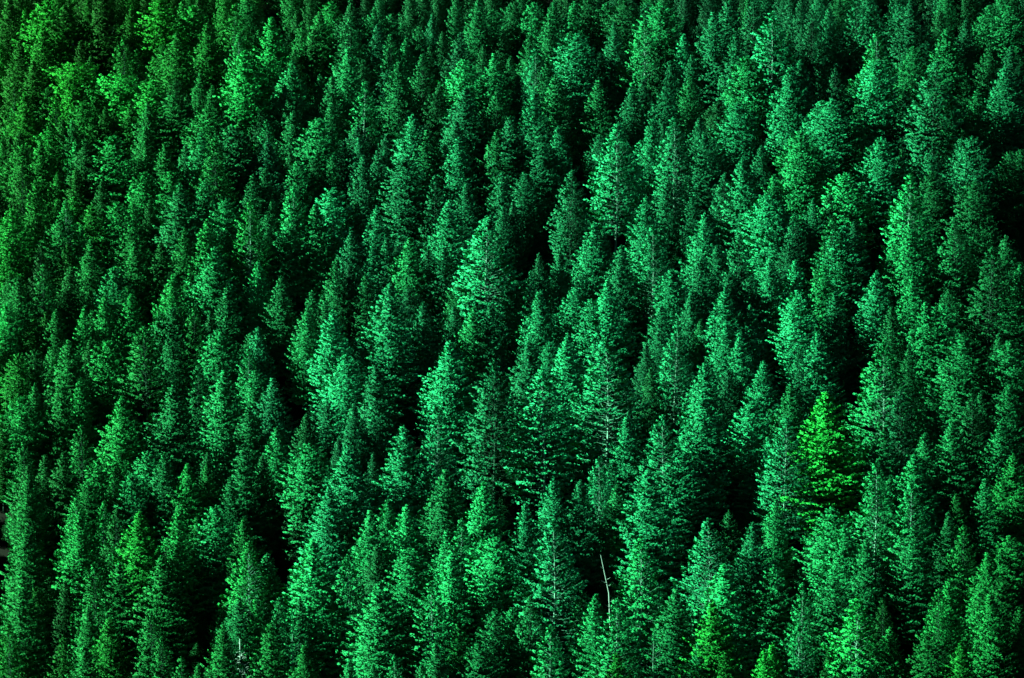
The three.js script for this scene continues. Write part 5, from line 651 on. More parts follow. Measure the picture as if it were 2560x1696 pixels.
  [5.5,-790.8,21.4,4.3,1,1], [11.8,-790.3,15.4,4.1,1,1], [21.6,-794.1,19.4,4.1,3,1], [23.7,-790.6,20.0,4.8,2,1], [30.1,-794.5,20.3,5.0,3,1],
  [39.3,-792.4,21.8,5.0,1,1], [42.9,-790.2,17.3,4.4,3,0], [48.6,-792.6,19.2,4.3,1,0], [57.0,-792.2,18.3,4.9,3,0], [74.5,-793.1,19.7,5.1,1,0],
  [80.1,-793.6,18.5,4.0,3,0], [86.5,-793.2,20.1,4.2,1,1], [91.6,-794.1,17.8,4.6,3,0], [100.3,-789.9,15.2,3.8,2,0], [104.4,-792.0,17.6,4.5,1,0],
  [110.0,-794.3,16.4,3.5,2,0], [122.6,-789.7,21.8,5.3,2,0], [128.2,-790.0,19.3,4.7,2,0], [135.4,-794.4,19.6,4.7,2,0], [141.5,-794.3,16.3,4.0,3,0],
  [147.0,-792.9,21.3,4.4,1,0], [-164.0,-798.1,18.3,4.9,2,4], [-153.6,-798.4,17.6,3.6,1,4], [-147.1,-800.0,19.5,5.1,2,4], [-142.2,-799.2,18.7,4.5,3,4],
  [-135.9,-798.4,20.5,4.4,3,4], [-132.4,-799.8,17.1,4.3,1,4], [-125.5,-799.1,16.4,3.4,2,4], [-116.2,-799.6,18.9,4.6,3,4], [-99.5,-795.7,21.3,4.7,3,4],
  [-92.3,-797.2,15.0,3.5,1,4], [-86.5,-800.5,16.8,4.1,3,4], [-79.6,-800.6,17.6,3.7,2,4], [-71.8,-800.1,18.3,3.9,3,4], [-61.6,-799.6,16.2,3.6,2,4],
  [-57.5,-800.0,17.9,3.6,1,4], [-53.2,-797.2,15.8,3.7,1,3], [-48.5,-799.6,15.5,4.0,3,4], [-28.7,-796.5,19.8,4.4,2,2], [-19.9,-799.0,15.3,3.7,1,2],
  [-13.9,-800.2,20.2,5.0,2,2], [-8.3,-798.6,20.1,4.0,3,2], [-5.9,-795.5,19.2,5.1,3,1], [9.6,-797.2,18.4,4.2,3,1], [16.0,-800.3,21.3,4.3,1,1],
  [27.0,-798.9,17.2,3.6,2,1], [33.9,-797.8,16.4,4.2,2,1], [39.2,-798.8,21.6,4.7,1,1], [43.6,-798.9,22.0,5.0,3,1], [49.7,-797.2,19.8,4.4,1,1],
  [56.2,-796.1,18.2,4.4,1,0], [61.6,-800.1,18.7,4.3,2,0], [65.8,-796.6,18.9,5.0,1,0], [76.6,-797.4,21.9,4.7,1,0], [81.7,-797.6,16.6,3.8,1,0],
  [96.8,-800.6,21.0,4.4,2,0], [103.9,-798.7,16.3,3.8,1,0], [111.8,-798.1,15.4,3.3,1,0], [124.3,-796.6,21.6,4.9,3,1], [128.0,-796.2,15.1,3.8,3,0],
  [133.3,-798.1,16.0,3.3,1,0], [142.4,-797.6,19.4,4.2,1,1], [153.6,-798.2,20.0,4.1,1,1], [-135.0,-803.1,17.1,3.7,2,4], [-122.0,-802.6,20.4,5.5,3,4],
  [-112.1,-803.1,17.8,4.2,1,4], [-105.3,-802.3,18.7,4.4,3,4], [-101.6,-803.3,18.3,4.8,1,4], [-94.2,-803.5,18.7,4.2,3,4], [-87.9,-804.5,15.0,3.1,1,4],
  [-83.6,-802.7,18.7,5.0,2,4], [-75.0,-803.2,17.2,3.8,1,4], [-70.4,-805.2,17.2,4.2,3,4], [-64.0,-805.8,17.3,3.6,1,4], [-55.5,-804.9,15.1,3.6,3,4],
  [-48.3,-805.1,18.1,4.5,2,3], [-41.4,-804.9,15.4,3.2,2,3], [-29.4,-802.2,17.6,4.1,1,2], [-2.9,-801.5,18.2,4.0,2,2], [2.1,-804.1,20.0,4.7,3,1],
  [7.0,-802.4,16.1,4.3,1,1], [14.5,-806.5,16.3,3.9,3,1], [20.1,-804.8,17.9,4.6,1,1], [28.5,-802.7,21.7,4.9,3,1], [32.4,-803.1,21.4,4.7,1,1],
  [37.2,-802.5,19.2,5.1,2,0], [45.5,-803.0,18.0,4.6,2,1], [48.2,-805.8,17.2,4.2,1,0], [56.7,-804.7,16.3,3.9,3,1], [67.5,-806.1,16.3,3.9,3,0],
  [75.1,-805.9,17.5,3.8,2,0], [84.8,-804.0,18.0,3.9,2,0], [103.2,-804.1,15.6,3.3,1,0], [109.0,-802.9,18.0,4.5,2,0], [124.2,-803.4,19.7,4.5,3,0],
  [129.0,-804.3,18.1,4.4,1,1], [136.2,-804.7,16.1,3.8,3,1], [138.5,-801.6,20.6,4.4,2,1], [147.6,-804.7,16.4,3.6,2,0], [153.1,-802.6,19.0,4.1,1,0],
  [-142.7,-807.8,15.9,3.6,3,4], [-123.1,-808.9,15.3,3.2,3,4], [-114.2,-809.1,16.5,4.3,2,4], [-94.7,-809.0,16.0,3.7,1,4], [-64.7,-810.6,16.3,3.6,3,4],
  [-59.7,-811.8,15.6,3.2,3,3], [4.4,-812.3,15.1,4.0,2,1], [42.4,-808.0,19.5,5.2,3,1], [50.5,-809.2,17.3,4.0,3,0], [56.9,-810.6,15.5,4.1,1,0],
  [67.7,-810.6,20.2,4.6,1,0], [74.2,-811.2,18.8,4.1,1,1], [81.2,-811.3,17.9,3.7,3,0], [91.3,-808.8,17.3,4.7,2,0], [107.8,-807.7,15.2,3.8,3,0],
  [120.7,-810.1,16.5,4.1,2,0], [127.6,-809.6,16.5,3.6,1,0], [136.5,-810.4,17.3,4.5,2,0], [142.0,-810.9,17.8,4.0,3,0], [65.4,-816.6,15.3,3.9,2,1],
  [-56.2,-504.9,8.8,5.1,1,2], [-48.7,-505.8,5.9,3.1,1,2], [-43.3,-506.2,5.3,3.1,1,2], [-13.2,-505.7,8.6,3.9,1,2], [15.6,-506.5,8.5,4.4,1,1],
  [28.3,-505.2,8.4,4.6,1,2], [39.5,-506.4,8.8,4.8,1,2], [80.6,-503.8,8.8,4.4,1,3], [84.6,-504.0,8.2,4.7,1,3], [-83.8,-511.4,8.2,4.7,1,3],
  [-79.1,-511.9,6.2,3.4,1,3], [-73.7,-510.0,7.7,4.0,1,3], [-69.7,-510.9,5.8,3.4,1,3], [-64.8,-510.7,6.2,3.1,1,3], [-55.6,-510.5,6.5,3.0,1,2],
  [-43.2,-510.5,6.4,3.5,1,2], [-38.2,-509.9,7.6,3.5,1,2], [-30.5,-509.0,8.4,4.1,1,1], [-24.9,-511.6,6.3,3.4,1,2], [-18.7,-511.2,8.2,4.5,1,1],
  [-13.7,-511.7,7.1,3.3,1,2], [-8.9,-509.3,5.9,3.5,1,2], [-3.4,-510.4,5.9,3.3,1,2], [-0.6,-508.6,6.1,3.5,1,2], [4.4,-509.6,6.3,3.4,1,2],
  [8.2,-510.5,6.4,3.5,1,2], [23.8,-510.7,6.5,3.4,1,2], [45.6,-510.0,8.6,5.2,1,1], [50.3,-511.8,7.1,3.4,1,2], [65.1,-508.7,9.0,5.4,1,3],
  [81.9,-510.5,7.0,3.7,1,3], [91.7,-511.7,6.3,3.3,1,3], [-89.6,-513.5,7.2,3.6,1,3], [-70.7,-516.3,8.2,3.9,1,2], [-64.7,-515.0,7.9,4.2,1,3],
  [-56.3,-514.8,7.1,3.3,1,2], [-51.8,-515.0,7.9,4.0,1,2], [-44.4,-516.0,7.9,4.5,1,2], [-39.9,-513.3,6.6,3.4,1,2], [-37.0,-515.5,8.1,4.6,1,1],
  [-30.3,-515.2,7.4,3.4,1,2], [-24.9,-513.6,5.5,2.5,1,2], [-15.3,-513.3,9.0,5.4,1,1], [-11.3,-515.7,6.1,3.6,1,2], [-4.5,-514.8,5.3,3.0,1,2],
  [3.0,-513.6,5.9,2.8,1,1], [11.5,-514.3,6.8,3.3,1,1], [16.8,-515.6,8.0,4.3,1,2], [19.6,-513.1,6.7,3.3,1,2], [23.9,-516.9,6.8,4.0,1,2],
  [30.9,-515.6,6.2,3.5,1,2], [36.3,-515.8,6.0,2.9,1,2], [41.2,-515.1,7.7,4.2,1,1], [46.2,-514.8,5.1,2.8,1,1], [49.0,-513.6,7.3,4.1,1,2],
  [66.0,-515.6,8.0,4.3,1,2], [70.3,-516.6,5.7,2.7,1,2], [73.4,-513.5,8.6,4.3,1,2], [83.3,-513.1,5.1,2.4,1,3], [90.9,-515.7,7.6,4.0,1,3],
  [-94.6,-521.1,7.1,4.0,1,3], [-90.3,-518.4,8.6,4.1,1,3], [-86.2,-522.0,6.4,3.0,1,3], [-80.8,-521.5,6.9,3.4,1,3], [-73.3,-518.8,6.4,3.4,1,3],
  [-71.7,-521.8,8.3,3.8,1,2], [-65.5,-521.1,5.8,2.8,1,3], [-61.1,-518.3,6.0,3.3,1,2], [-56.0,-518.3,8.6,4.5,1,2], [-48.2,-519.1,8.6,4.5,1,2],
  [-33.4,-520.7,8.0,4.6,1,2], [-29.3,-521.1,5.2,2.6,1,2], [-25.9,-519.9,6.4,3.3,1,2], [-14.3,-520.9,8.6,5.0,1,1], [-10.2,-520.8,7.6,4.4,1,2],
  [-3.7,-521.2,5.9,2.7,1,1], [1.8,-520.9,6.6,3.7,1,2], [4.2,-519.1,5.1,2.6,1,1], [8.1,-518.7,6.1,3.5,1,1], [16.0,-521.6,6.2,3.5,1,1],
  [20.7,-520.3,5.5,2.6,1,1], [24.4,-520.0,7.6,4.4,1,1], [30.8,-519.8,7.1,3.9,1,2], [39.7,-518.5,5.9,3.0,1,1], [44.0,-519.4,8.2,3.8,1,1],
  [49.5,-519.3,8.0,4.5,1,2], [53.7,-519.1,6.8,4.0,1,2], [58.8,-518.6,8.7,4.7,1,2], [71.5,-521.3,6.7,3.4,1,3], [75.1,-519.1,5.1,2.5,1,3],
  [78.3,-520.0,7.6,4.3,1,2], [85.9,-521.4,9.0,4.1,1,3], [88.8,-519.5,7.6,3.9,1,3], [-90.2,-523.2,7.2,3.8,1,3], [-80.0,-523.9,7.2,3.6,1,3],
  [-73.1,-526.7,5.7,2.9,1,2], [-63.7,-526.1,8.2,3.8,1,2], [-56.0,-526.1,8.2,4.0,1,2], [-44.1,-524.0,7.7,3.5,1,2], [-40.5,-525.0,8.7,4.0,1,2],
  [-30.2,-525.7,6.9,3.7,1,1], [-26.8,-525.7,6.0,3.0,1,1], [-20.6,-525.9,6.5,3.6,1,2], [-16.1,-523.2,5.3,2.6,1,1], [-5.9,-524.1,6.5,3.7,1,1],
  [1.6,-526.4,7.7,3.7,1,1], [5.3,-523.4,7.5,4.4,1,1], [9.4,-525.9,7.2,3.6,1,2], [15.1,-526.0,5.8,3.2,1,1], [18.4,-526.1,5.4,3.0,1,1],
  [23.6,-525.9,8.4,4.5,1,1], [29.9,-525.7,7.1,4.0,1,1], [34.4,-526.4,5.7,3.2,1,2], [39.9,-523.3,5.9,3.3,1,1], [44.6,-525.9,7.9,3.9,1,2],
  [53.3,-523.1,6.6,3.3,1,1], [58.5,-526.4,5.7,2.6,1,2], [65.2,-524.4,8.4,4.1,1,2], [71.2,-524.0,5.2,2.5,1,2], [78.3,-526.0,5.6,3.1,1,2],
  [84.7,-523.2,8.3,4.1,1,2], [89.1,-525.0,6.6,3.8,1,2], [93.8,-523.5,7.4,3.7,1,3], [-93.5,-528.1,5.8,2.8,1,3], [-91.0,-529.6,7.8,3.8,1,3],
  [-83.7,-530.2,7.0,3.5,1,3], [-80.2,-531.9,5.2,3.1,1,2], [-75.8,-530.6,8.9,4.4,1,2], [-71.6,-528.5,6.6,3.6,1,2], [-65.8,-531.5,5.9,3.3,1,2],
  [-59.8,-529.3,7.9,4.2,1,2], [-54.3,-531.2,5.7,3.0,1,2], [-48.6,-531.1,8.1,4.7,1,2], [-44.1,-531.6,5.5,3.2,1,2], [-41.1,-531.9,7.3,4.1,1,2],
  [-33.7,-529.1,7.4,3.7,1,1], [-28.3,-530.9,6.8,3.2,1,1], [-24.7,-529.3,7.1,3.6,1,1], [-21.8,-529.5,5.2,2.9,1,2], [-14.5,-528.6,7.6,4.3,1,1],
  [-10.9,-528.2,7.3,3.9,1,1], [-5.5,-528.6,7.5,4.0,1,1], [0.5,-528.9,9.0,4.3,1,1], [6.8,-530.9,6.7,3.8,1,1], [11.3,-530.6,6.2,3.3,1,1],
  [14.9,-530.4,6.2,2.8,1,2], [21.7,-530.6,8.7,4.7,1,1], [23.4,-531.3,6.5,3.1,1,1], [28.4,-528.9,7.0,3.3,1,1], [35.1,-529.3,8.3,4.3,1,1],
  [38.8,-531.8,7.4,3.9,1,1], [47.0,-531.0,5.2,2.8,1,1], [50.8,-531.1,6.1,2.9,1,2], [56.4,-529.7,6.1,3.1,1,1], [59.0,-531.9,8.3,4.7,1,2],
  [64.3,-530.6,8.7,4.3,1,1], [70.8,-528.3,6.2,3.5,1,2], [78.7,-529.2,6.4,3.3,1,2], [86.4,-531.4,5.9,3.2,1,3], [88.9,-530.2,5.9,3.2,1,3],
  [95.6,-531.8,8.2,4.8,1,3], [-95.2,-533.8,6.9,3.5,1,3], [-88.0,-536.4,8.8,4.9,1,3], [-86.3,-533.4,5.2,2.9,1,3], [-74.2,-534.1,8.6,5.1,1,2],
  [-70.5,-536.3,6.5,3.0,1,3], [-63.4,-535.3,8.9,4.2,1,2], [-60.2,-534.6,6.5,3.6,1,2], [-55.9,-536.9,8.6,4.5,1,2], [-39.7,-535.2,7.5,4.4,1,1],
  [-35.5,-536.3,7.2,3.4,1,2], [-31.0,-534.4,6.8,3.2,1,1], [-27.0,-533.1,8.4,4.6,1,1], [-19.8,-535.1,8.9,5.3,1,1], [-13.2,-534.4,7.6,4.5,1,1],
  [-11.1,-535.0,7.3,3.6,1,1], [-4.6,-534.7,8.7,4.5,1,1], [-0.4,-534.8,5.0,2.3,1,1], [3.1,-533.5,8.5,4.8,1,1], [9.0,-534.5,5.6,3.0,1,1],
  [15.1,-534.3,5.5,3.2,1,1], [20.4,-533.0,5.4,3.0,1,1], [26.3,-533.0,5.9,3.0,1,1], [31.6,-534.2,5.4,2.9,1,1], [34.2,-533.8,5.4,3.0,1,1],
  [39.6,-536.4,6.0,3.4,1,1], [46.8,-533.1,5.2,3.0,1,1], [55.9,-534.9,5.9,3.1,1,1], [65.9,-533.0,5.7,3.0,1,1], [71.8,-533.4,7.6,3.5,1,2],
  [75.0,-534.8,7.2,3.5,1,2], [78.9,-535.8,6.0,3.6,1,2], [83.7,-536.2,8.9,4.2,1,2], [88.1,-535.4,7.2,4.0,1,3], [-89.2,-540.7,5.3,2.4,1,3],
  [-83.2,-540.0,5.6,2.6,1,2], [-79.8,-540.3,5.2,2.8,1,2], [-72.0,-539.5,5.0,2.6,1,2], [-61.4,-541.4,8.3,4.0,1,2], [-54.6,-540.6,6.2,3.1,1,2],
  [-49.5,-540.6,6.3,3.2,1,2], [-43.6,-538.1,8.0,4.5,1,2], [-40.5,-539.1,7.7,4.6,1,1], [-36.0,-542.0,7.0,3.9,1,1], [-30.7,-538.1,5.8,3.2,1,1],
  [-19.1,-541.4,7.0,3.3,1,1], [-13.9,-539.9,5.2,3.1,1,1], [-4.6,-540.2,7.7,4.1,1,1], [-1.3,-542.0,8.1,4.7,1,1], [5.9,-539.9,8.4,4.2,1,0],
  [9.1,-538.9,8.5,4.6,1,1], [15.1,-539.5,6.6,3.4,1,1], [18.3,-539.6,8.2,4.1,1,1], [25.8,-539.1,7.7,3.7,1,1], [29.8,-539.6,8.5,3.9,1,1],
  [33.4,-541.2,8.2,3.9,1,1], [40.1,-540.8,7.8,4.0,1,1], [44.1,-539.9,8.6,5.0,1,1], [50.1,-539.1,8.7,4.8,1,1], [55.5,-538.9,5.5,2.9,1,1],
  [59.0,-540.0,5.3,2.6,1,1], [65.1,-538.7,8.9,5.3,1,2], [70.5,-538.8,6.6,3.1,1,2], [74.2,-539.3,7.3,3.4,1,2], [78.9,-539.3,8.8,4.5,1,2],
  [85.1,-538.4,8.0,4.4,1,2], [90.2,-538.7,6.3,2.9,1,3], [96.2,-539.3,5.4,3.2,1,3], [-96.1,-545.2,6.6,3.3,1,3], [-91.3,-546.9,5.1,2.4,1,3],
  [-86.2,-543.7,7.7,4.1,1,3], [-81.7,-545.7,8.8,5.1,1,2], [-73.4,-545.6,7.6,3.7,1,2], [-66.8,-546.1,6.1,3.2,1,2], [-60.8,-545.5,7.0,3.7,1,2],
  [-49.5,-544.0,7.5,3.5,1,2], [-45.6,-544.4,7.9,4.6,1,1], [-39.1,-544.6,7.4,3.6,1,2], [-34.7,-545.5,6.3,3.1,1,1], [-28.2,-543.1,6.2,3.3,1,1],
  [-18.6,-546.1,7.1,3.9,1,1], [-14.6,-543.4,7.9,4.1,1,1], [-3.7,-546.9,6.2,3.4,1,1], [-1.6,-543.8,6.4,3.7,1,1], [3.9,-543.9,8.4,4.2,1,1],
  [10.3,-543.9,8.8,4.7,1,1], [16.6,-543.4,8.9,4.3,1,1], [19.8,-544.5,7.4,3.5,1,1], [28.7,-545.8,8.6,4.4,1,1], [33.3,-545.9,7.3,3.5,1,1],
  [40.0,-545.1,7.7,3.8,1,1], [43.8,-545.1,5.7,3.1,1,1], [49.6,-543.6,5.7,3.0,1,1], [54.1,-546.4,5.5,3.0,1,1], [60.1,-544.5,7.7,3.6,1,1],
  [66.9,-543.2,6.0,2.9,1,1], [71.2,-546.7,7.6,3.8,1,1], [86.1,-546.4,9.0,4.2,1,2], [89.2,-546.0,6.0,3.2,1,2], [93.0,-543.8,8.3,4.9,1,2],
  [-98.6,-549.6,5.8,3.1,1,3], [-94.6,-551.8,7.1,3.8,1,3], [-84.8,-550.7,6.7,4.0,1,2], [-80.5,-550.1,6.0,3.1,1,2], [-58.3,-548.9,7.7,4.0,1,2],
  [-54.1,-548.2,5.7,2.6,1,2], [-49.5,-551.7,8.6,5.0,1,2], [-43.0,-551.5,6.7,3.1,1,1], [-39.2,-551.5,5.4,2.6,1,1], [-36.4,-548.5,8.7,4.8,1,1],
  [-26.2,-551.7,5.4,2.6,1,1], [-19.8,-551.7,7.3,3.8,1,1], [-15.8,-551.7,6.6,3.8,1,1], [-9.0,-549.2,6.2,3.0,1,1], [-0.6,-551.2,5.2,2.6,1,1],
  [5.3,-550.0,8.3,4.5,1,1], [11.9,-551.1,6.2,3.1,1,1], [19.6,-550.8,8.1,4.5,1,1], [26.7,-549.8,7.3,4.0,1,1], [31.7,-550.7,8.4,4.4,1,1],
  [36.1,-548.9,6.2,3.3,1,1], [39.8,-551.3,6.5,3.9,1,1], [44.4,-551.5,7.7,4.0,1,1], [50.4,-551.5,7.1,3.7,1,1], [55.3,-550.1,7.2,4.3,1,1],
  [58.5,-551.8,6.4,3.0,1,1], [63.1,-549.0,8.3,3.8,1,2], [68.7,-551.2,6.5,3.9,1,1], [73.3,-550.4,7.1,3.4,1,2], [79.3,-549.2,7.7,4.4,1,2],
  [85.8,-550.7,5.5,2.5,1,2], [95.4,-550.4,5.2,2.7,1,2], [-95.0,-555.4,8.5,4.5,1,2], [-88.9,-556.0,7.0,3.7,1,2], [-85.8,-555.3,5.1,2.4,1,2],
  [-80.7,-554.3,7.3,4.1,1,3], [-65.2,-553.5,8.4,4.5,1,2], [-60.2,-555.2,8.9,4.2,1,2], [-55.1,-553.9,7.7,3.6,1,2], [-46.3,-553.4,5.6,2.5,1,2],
  [-29.4,-554.0,6.4,3.6,1,1], [-25.5,-555.2,7.7,4.3,1,1], [-13.9,-554.0,7.5,4.1,1,0], [-11.0,-553.0,8.9,4.3,1,1], [-4.4,-554.0,6.9,3.4,1,1],
  [-0.6,-556.4,8.2,4.3,1,0], [10.6,-554.8,5.4,2.5,1,0], [15.0,-556.5,7.5,3.7,1,0], [21.7,-554.4,5.2,3.0,1,1], [25.7,-556.1,6.5,3.6,1,1],
  [31.6,-555.4,8.2,4.9,1,1], [36.8,-554.5,8.3,3.8,1,1], [40.9,-553.6,6.4,3.7,1,1], [44.4,-553.7,6.3,3.4,1,1], [54.4,-555.3,7.6,4.5,1,1],
  [61.8,-556.5,7.8,3.7,1,1], [70.8,-554.9,7.3,4.0,1,2], [73.4,-555.1,8.6,3.9,1,1], [83.7,-556.7,5.3,2.7,1,2], [91.9,-556.4,6.8,3.4,1,2],
  [94.5,-556.1,6.6,3.9,1,2], [98.6,-553.7,8.2,4.2,1,2], [-96.9,-560.6,5.3,3.0,1,3], [-83.3,-558.5,6.5,3.0,1,3], [-80.5,-560.9,7.8,3.9,1,2],
  [-73.6,-560.9,8.6,5.1,1,2], [-63.6,-561.5,7.9,3.7,1,2], [-60.7,-560.8,5.6,3.1,1,2], [-53.1,-560.0,8.8,4.3,1,1], [-51.5,-560.9,8.3,4.1,1,2],
  [-40.4,-558.5,5.6,2.7,1,1], [-34.5,-560.0,7.7,4.4,1,1], [-29.3,-561.3,7.9,3.8,1,1], [-20.0,-561.5,7.5,3.8,1,1], [-13.0,-560.1,8.3,4.8,1,1],
  [-9.6,-559.3,5.3,3.1,1,1], [-3.1,-558.3,5.3,2.6,1,1], [-0.7,-561.3,6.0,2.8,1,0], [5.3,-558.5,6.3,3.6,1,0], [11.5,-559.7,8.5,4.1,1,1],
  [15.4,-559.4,5.0,3.0,1,1], [31.5,-560.0,6.3,2.8,1,1], [34.3,-558.1,8.0,3.8,1,1], [40.6,-561.7,7.0,4.1,1,0], [43.1,-560.0,8.9,4.1,1,1],
  [55.1,-559.7,7.2,3.9,1,1], [61.9,-559.4,5.9,2.9,1,1], [65.0,-559.3,8.2,4.0,1,1], [68.8,-561.6,8.0,3.7,1,1], [73.0,-560.2,8.2,4.9,1,1],
  [79.1,-560.6,5.4,2.6,1,1], [83.8,-558.8,7.8,4.4,1,2], [95.1,-560.9,8.2,4.0,1,2], [98.1,-559.0,5.5,3.3,1,2], [-98.6,-565.6,5.9,3.5,1,3],
  [-96.8,-565.4,6.6,3.7,1,3], [-91.8,-564.3,5.2,2.5,1,2], [-85.2,-563.9,5.8,3.2,1,2], [-81.9,-566.4,6.2,2.9,1,2], [-73.8,-564.7,8.3,4.3,1,2],
  [-69.8,-566.9,8.7,4.3,1,2], [-64.4,-563.6,6.6,3.3,1,2], [-58.9,-563.8,8.6,4.4,1,2], [-49.3,-563.7,7.5,3.7,1,2], [-43.9,-563.9,8.3,3.9,1,1],
  [-40.4,-563.6,6.6,3.1,1,1], [-36.8,-564.2,5.1,2.6,1,1], [-24.1,-566.7,6.3,3.5,1,0], [-15.6,-563.3,6.9,3.4,1,0], [-10.1,-566.5,7.3,4.3,1,1],
  [-1.2,-566.9,6.1,3.2,1,1], [3.0,-563.0,6.6,3.0,1,0], [10.7,-563.1,5.1,2.4,1,1], [13.5,-565.5,6.5,3.0,1,1], [25.5,-565.1,8.2,4.0,1,1],
  [41.6,-565.0,5.8,2.9,1,1], [49.5,-563.0,5.3,2.7,1,0], [56.8,-564.1,7.1,3.7,1,1], [63.3,-563.1,5.3,2.8,1,1], [70.8,-564.8,6.6,3.7,1,1],
  [74.0,-564.2,6.7,4.0,1,1], [81.4,-566.1,8.6,4.4,1,1], [84.4,-566.4,5.7,2.6,1,2], [96.6,-564.2,8.9,5.2,1,2], [-101.5,-568.6,6.6,3.4,1,2],
  [-88.9,-569.3,5.7,2.7,1,2], [-84.0,-569.6,6.5,3.8,1,2], [-79.8,-568.0,5.7,3.3,1,2], [-73.1,-571.3,5.8,3.0,1,2], [-66.9,-571.6,5.4,2.7,1,2],
  [-58.8,-569.7,5.7,3.1,1,2], [-53.1,-568.2,5.5,3.1,1,2], [-44.5,-568.3,6.8,3.4,1,1], [-41.8,-569.3,7.7,4.2,1,1], [-31.4,-571.6,5.9,3.4,1,1],
  [-23.5,-569.6,6.3,3.1,1,0], [-13.2,-570.9,8.8,4.4,1,1], [-3.6,-569.6,7.1,3.7,1,1], [3.4,-569.7,6.5,3.2,1,1], [11.8,-569.3,6.9,4.0,1,1],
  [13.7,-571.3,8.9,4.2,1,1], [21.0,-570.9,5.4,3.2,1,0], [25.9,-570.7,5.8,3.3,1,0], [34.4,-569.8,6.2,3.5,1,1], [39.9,-571.1,7.2,3.4,1,0],
  [45.8,-568.1,5.9,2.8,1,1], [55.0,-571.3,7.7,4.1,1,1], [58.9,-568.4,7.2,4.1,1,1], [66.1,-571.0,5.9,2.9,1,1], [74.1,-571.9,8.2,4.8,1,1],
  [84.3,-570.5,5.0,2.4,1,2], [89.9,-570.6,7.5,3.5,1,2], [94.5,-568.3,5.9,3.5,1,1], [-101.1,-573.4,8.4,3.9,1,3], [-96.9,-575.3,6.0,2.7,1,2],
  [-84.5,-575.0,5.4,3.2,1,2], [-78.2,-575.2,8.9,4.9,1,2], [-75.3,-576.5,9.0,4.1,1,2], [-70.3,-575.7,7.9,4.0,1,2], [-66.8,-575.4,5.1,2.8,1,1],
  [-58.3,-574.3,8.8,4.7,1,1], [-54.8,-574.7,5.1,2.5,1,1], [-50.1,-574.8,8.6,4.8,1,1], [-45.6,-573.1,7.4,3.4,1,1], [-28.2,-574.7,5.4,2.9,1,1],
  [-21.7,-574.6,5.9,3.2,1,1], [-16.0,-574.9,5.8,3.4,1,1], [-8.3,-574.9,5.7,3.0,1,0], [8.2,-573.5,5.5,2.6,1,1], [14.1,-576.9,8.1,4.6,1,1],
  [20.1,-573.1,8.7,4.7,1,0], [23.6,-574.0,5.0,3.0,1,0], [31.2,-574.3,5.5,3.1,1,0], [36.1,-573.2,6.7,3.4,1,1], [41.5,-575.3,7.7,4.3,1,0],
  [51.9,-576.0,6.3,3.3,1,0], [53.7,-577.0,7.6,4.3,1,0], [59.7,-576.5,6.6,3.1,1,1], [65.5,-576.7,6.1,2.8,1,1], [70.0,-573.3,7.7,3.6,1,1],
  [73.5,-574.3,5.4,2.9,1,1], [78.1,-576.6,8.5,4.4,1,1], [84.3,-576.8,7.9,4.2,1,1], [94.3,-577.0,6.7,3.6,1,1], [-101.2,-578.7,6.3,3.2,1,3],
  [-89.5,-581.6,7.0,3.4,1,2], [-83.9,-579.7,6.8,3.8,1,2], [-78.4,-580.3,7.8,3.7,1,2], [-73.2,-581.7,7.6,3.9,1,2], [-66.4,-579.9,9.0,5.1,1,2],
  [-58.5,-580.2,5.7,2.6,1,1], [-54.7,-580.4,7.7,3.8,1,1], [-50.9,-579.5,8.6,4.5,1,1], [-43.9,-581.9,7.0,4.1,1,1], [-41.9,-578.9,6.7,3.1,1,1],
  [-34.4,-578.1,6.5,3.0,1,1], [-29.9,-581.8,8.9,4.8,1,1], [-22.0,-581.5,6.9,3.4,1,0], [-15.1,-579.3,5.2,3.1,1,0], [-9.5,-579.8,5.2,3.1,1,0],
  [-5.5,-581.0,7.8,4.1,1,0], [-1.2,-581.6,8.5,4.9,1,0], [6.9,-579.3,6.7,4.0,1,0], [15.2,-578.8,8.1,4.0,1,1], [21.8,-581.9,8.1,3.6,1,1],
  [30.2,-580.3,7.3,4.3,1,0], [34.3,-581.7,8.6,5.1,1,0], [41.9,-578.4,7.2,3.3,1,0], [48.7,-581.8,6.6,3.2,1,0], [64.9,-581.7,6.9,3.4,1,1],
  [69.0,-578.4,9.0,4.7,1,1], [76.6,-580.3,8.5,4.5,1,1], [79.2,-580.7,8.6,5.0,1,1], [86.7,-578.3,6.0,2.7,1,1], [90.7,-579.7,6.3,3.1,1,2],
  [95.9,-578.9,5.6,2.8,1,2], [99.3,-580.9,8.1,3.6,1,2], [104.3,-578.8,5.3,2.7,1,2], [-103.9,-586.9,6.0,3.2,1,3], [-98.4,-584.1,8.6,5.1,1,2],
  [-95.9,-583.2,5.6,3.0,1,3], [-80.6,-583.1,7.4,4.2,1,2], [-73.0,-586.5,5.2,3.0,1,2], [-64.2,-585.7,7.8,4.4,1,2], [-60.0,-584.8,5.8,2.7,1,1],
  [-46.6,-583.3,7.2,3.9,1,1], [-39.1,-586.1,8.7,4.7,1,1], [-34.6,-585.6,7.3,4.3,1,0], [-31.3,-586.1,7.8,4.3,1,0], [-25.0,-584.0,7.1,3.4,1,0],
  [-20.8,-585.7,6.5,3.1,1,0], [-13.4,-585.6,5.8,2.7,1,0], [-10.1,-586.7,6.8,3.2,1,0], [-5.1,-586.5,6.0,3.5,1,0], [-1.8,-585.0,8.3,4.7,1,0],
  [3.6,-585.8,7.3,4.1,1,1], [11.7,-584.8,5.6,2.5,1,0], [15.3,-583.5,6.0,3.3,1,0], [25.0,-586.1,5.4,3.0,1,0], [28.6,-584.5,9.0,4.1,1,1],
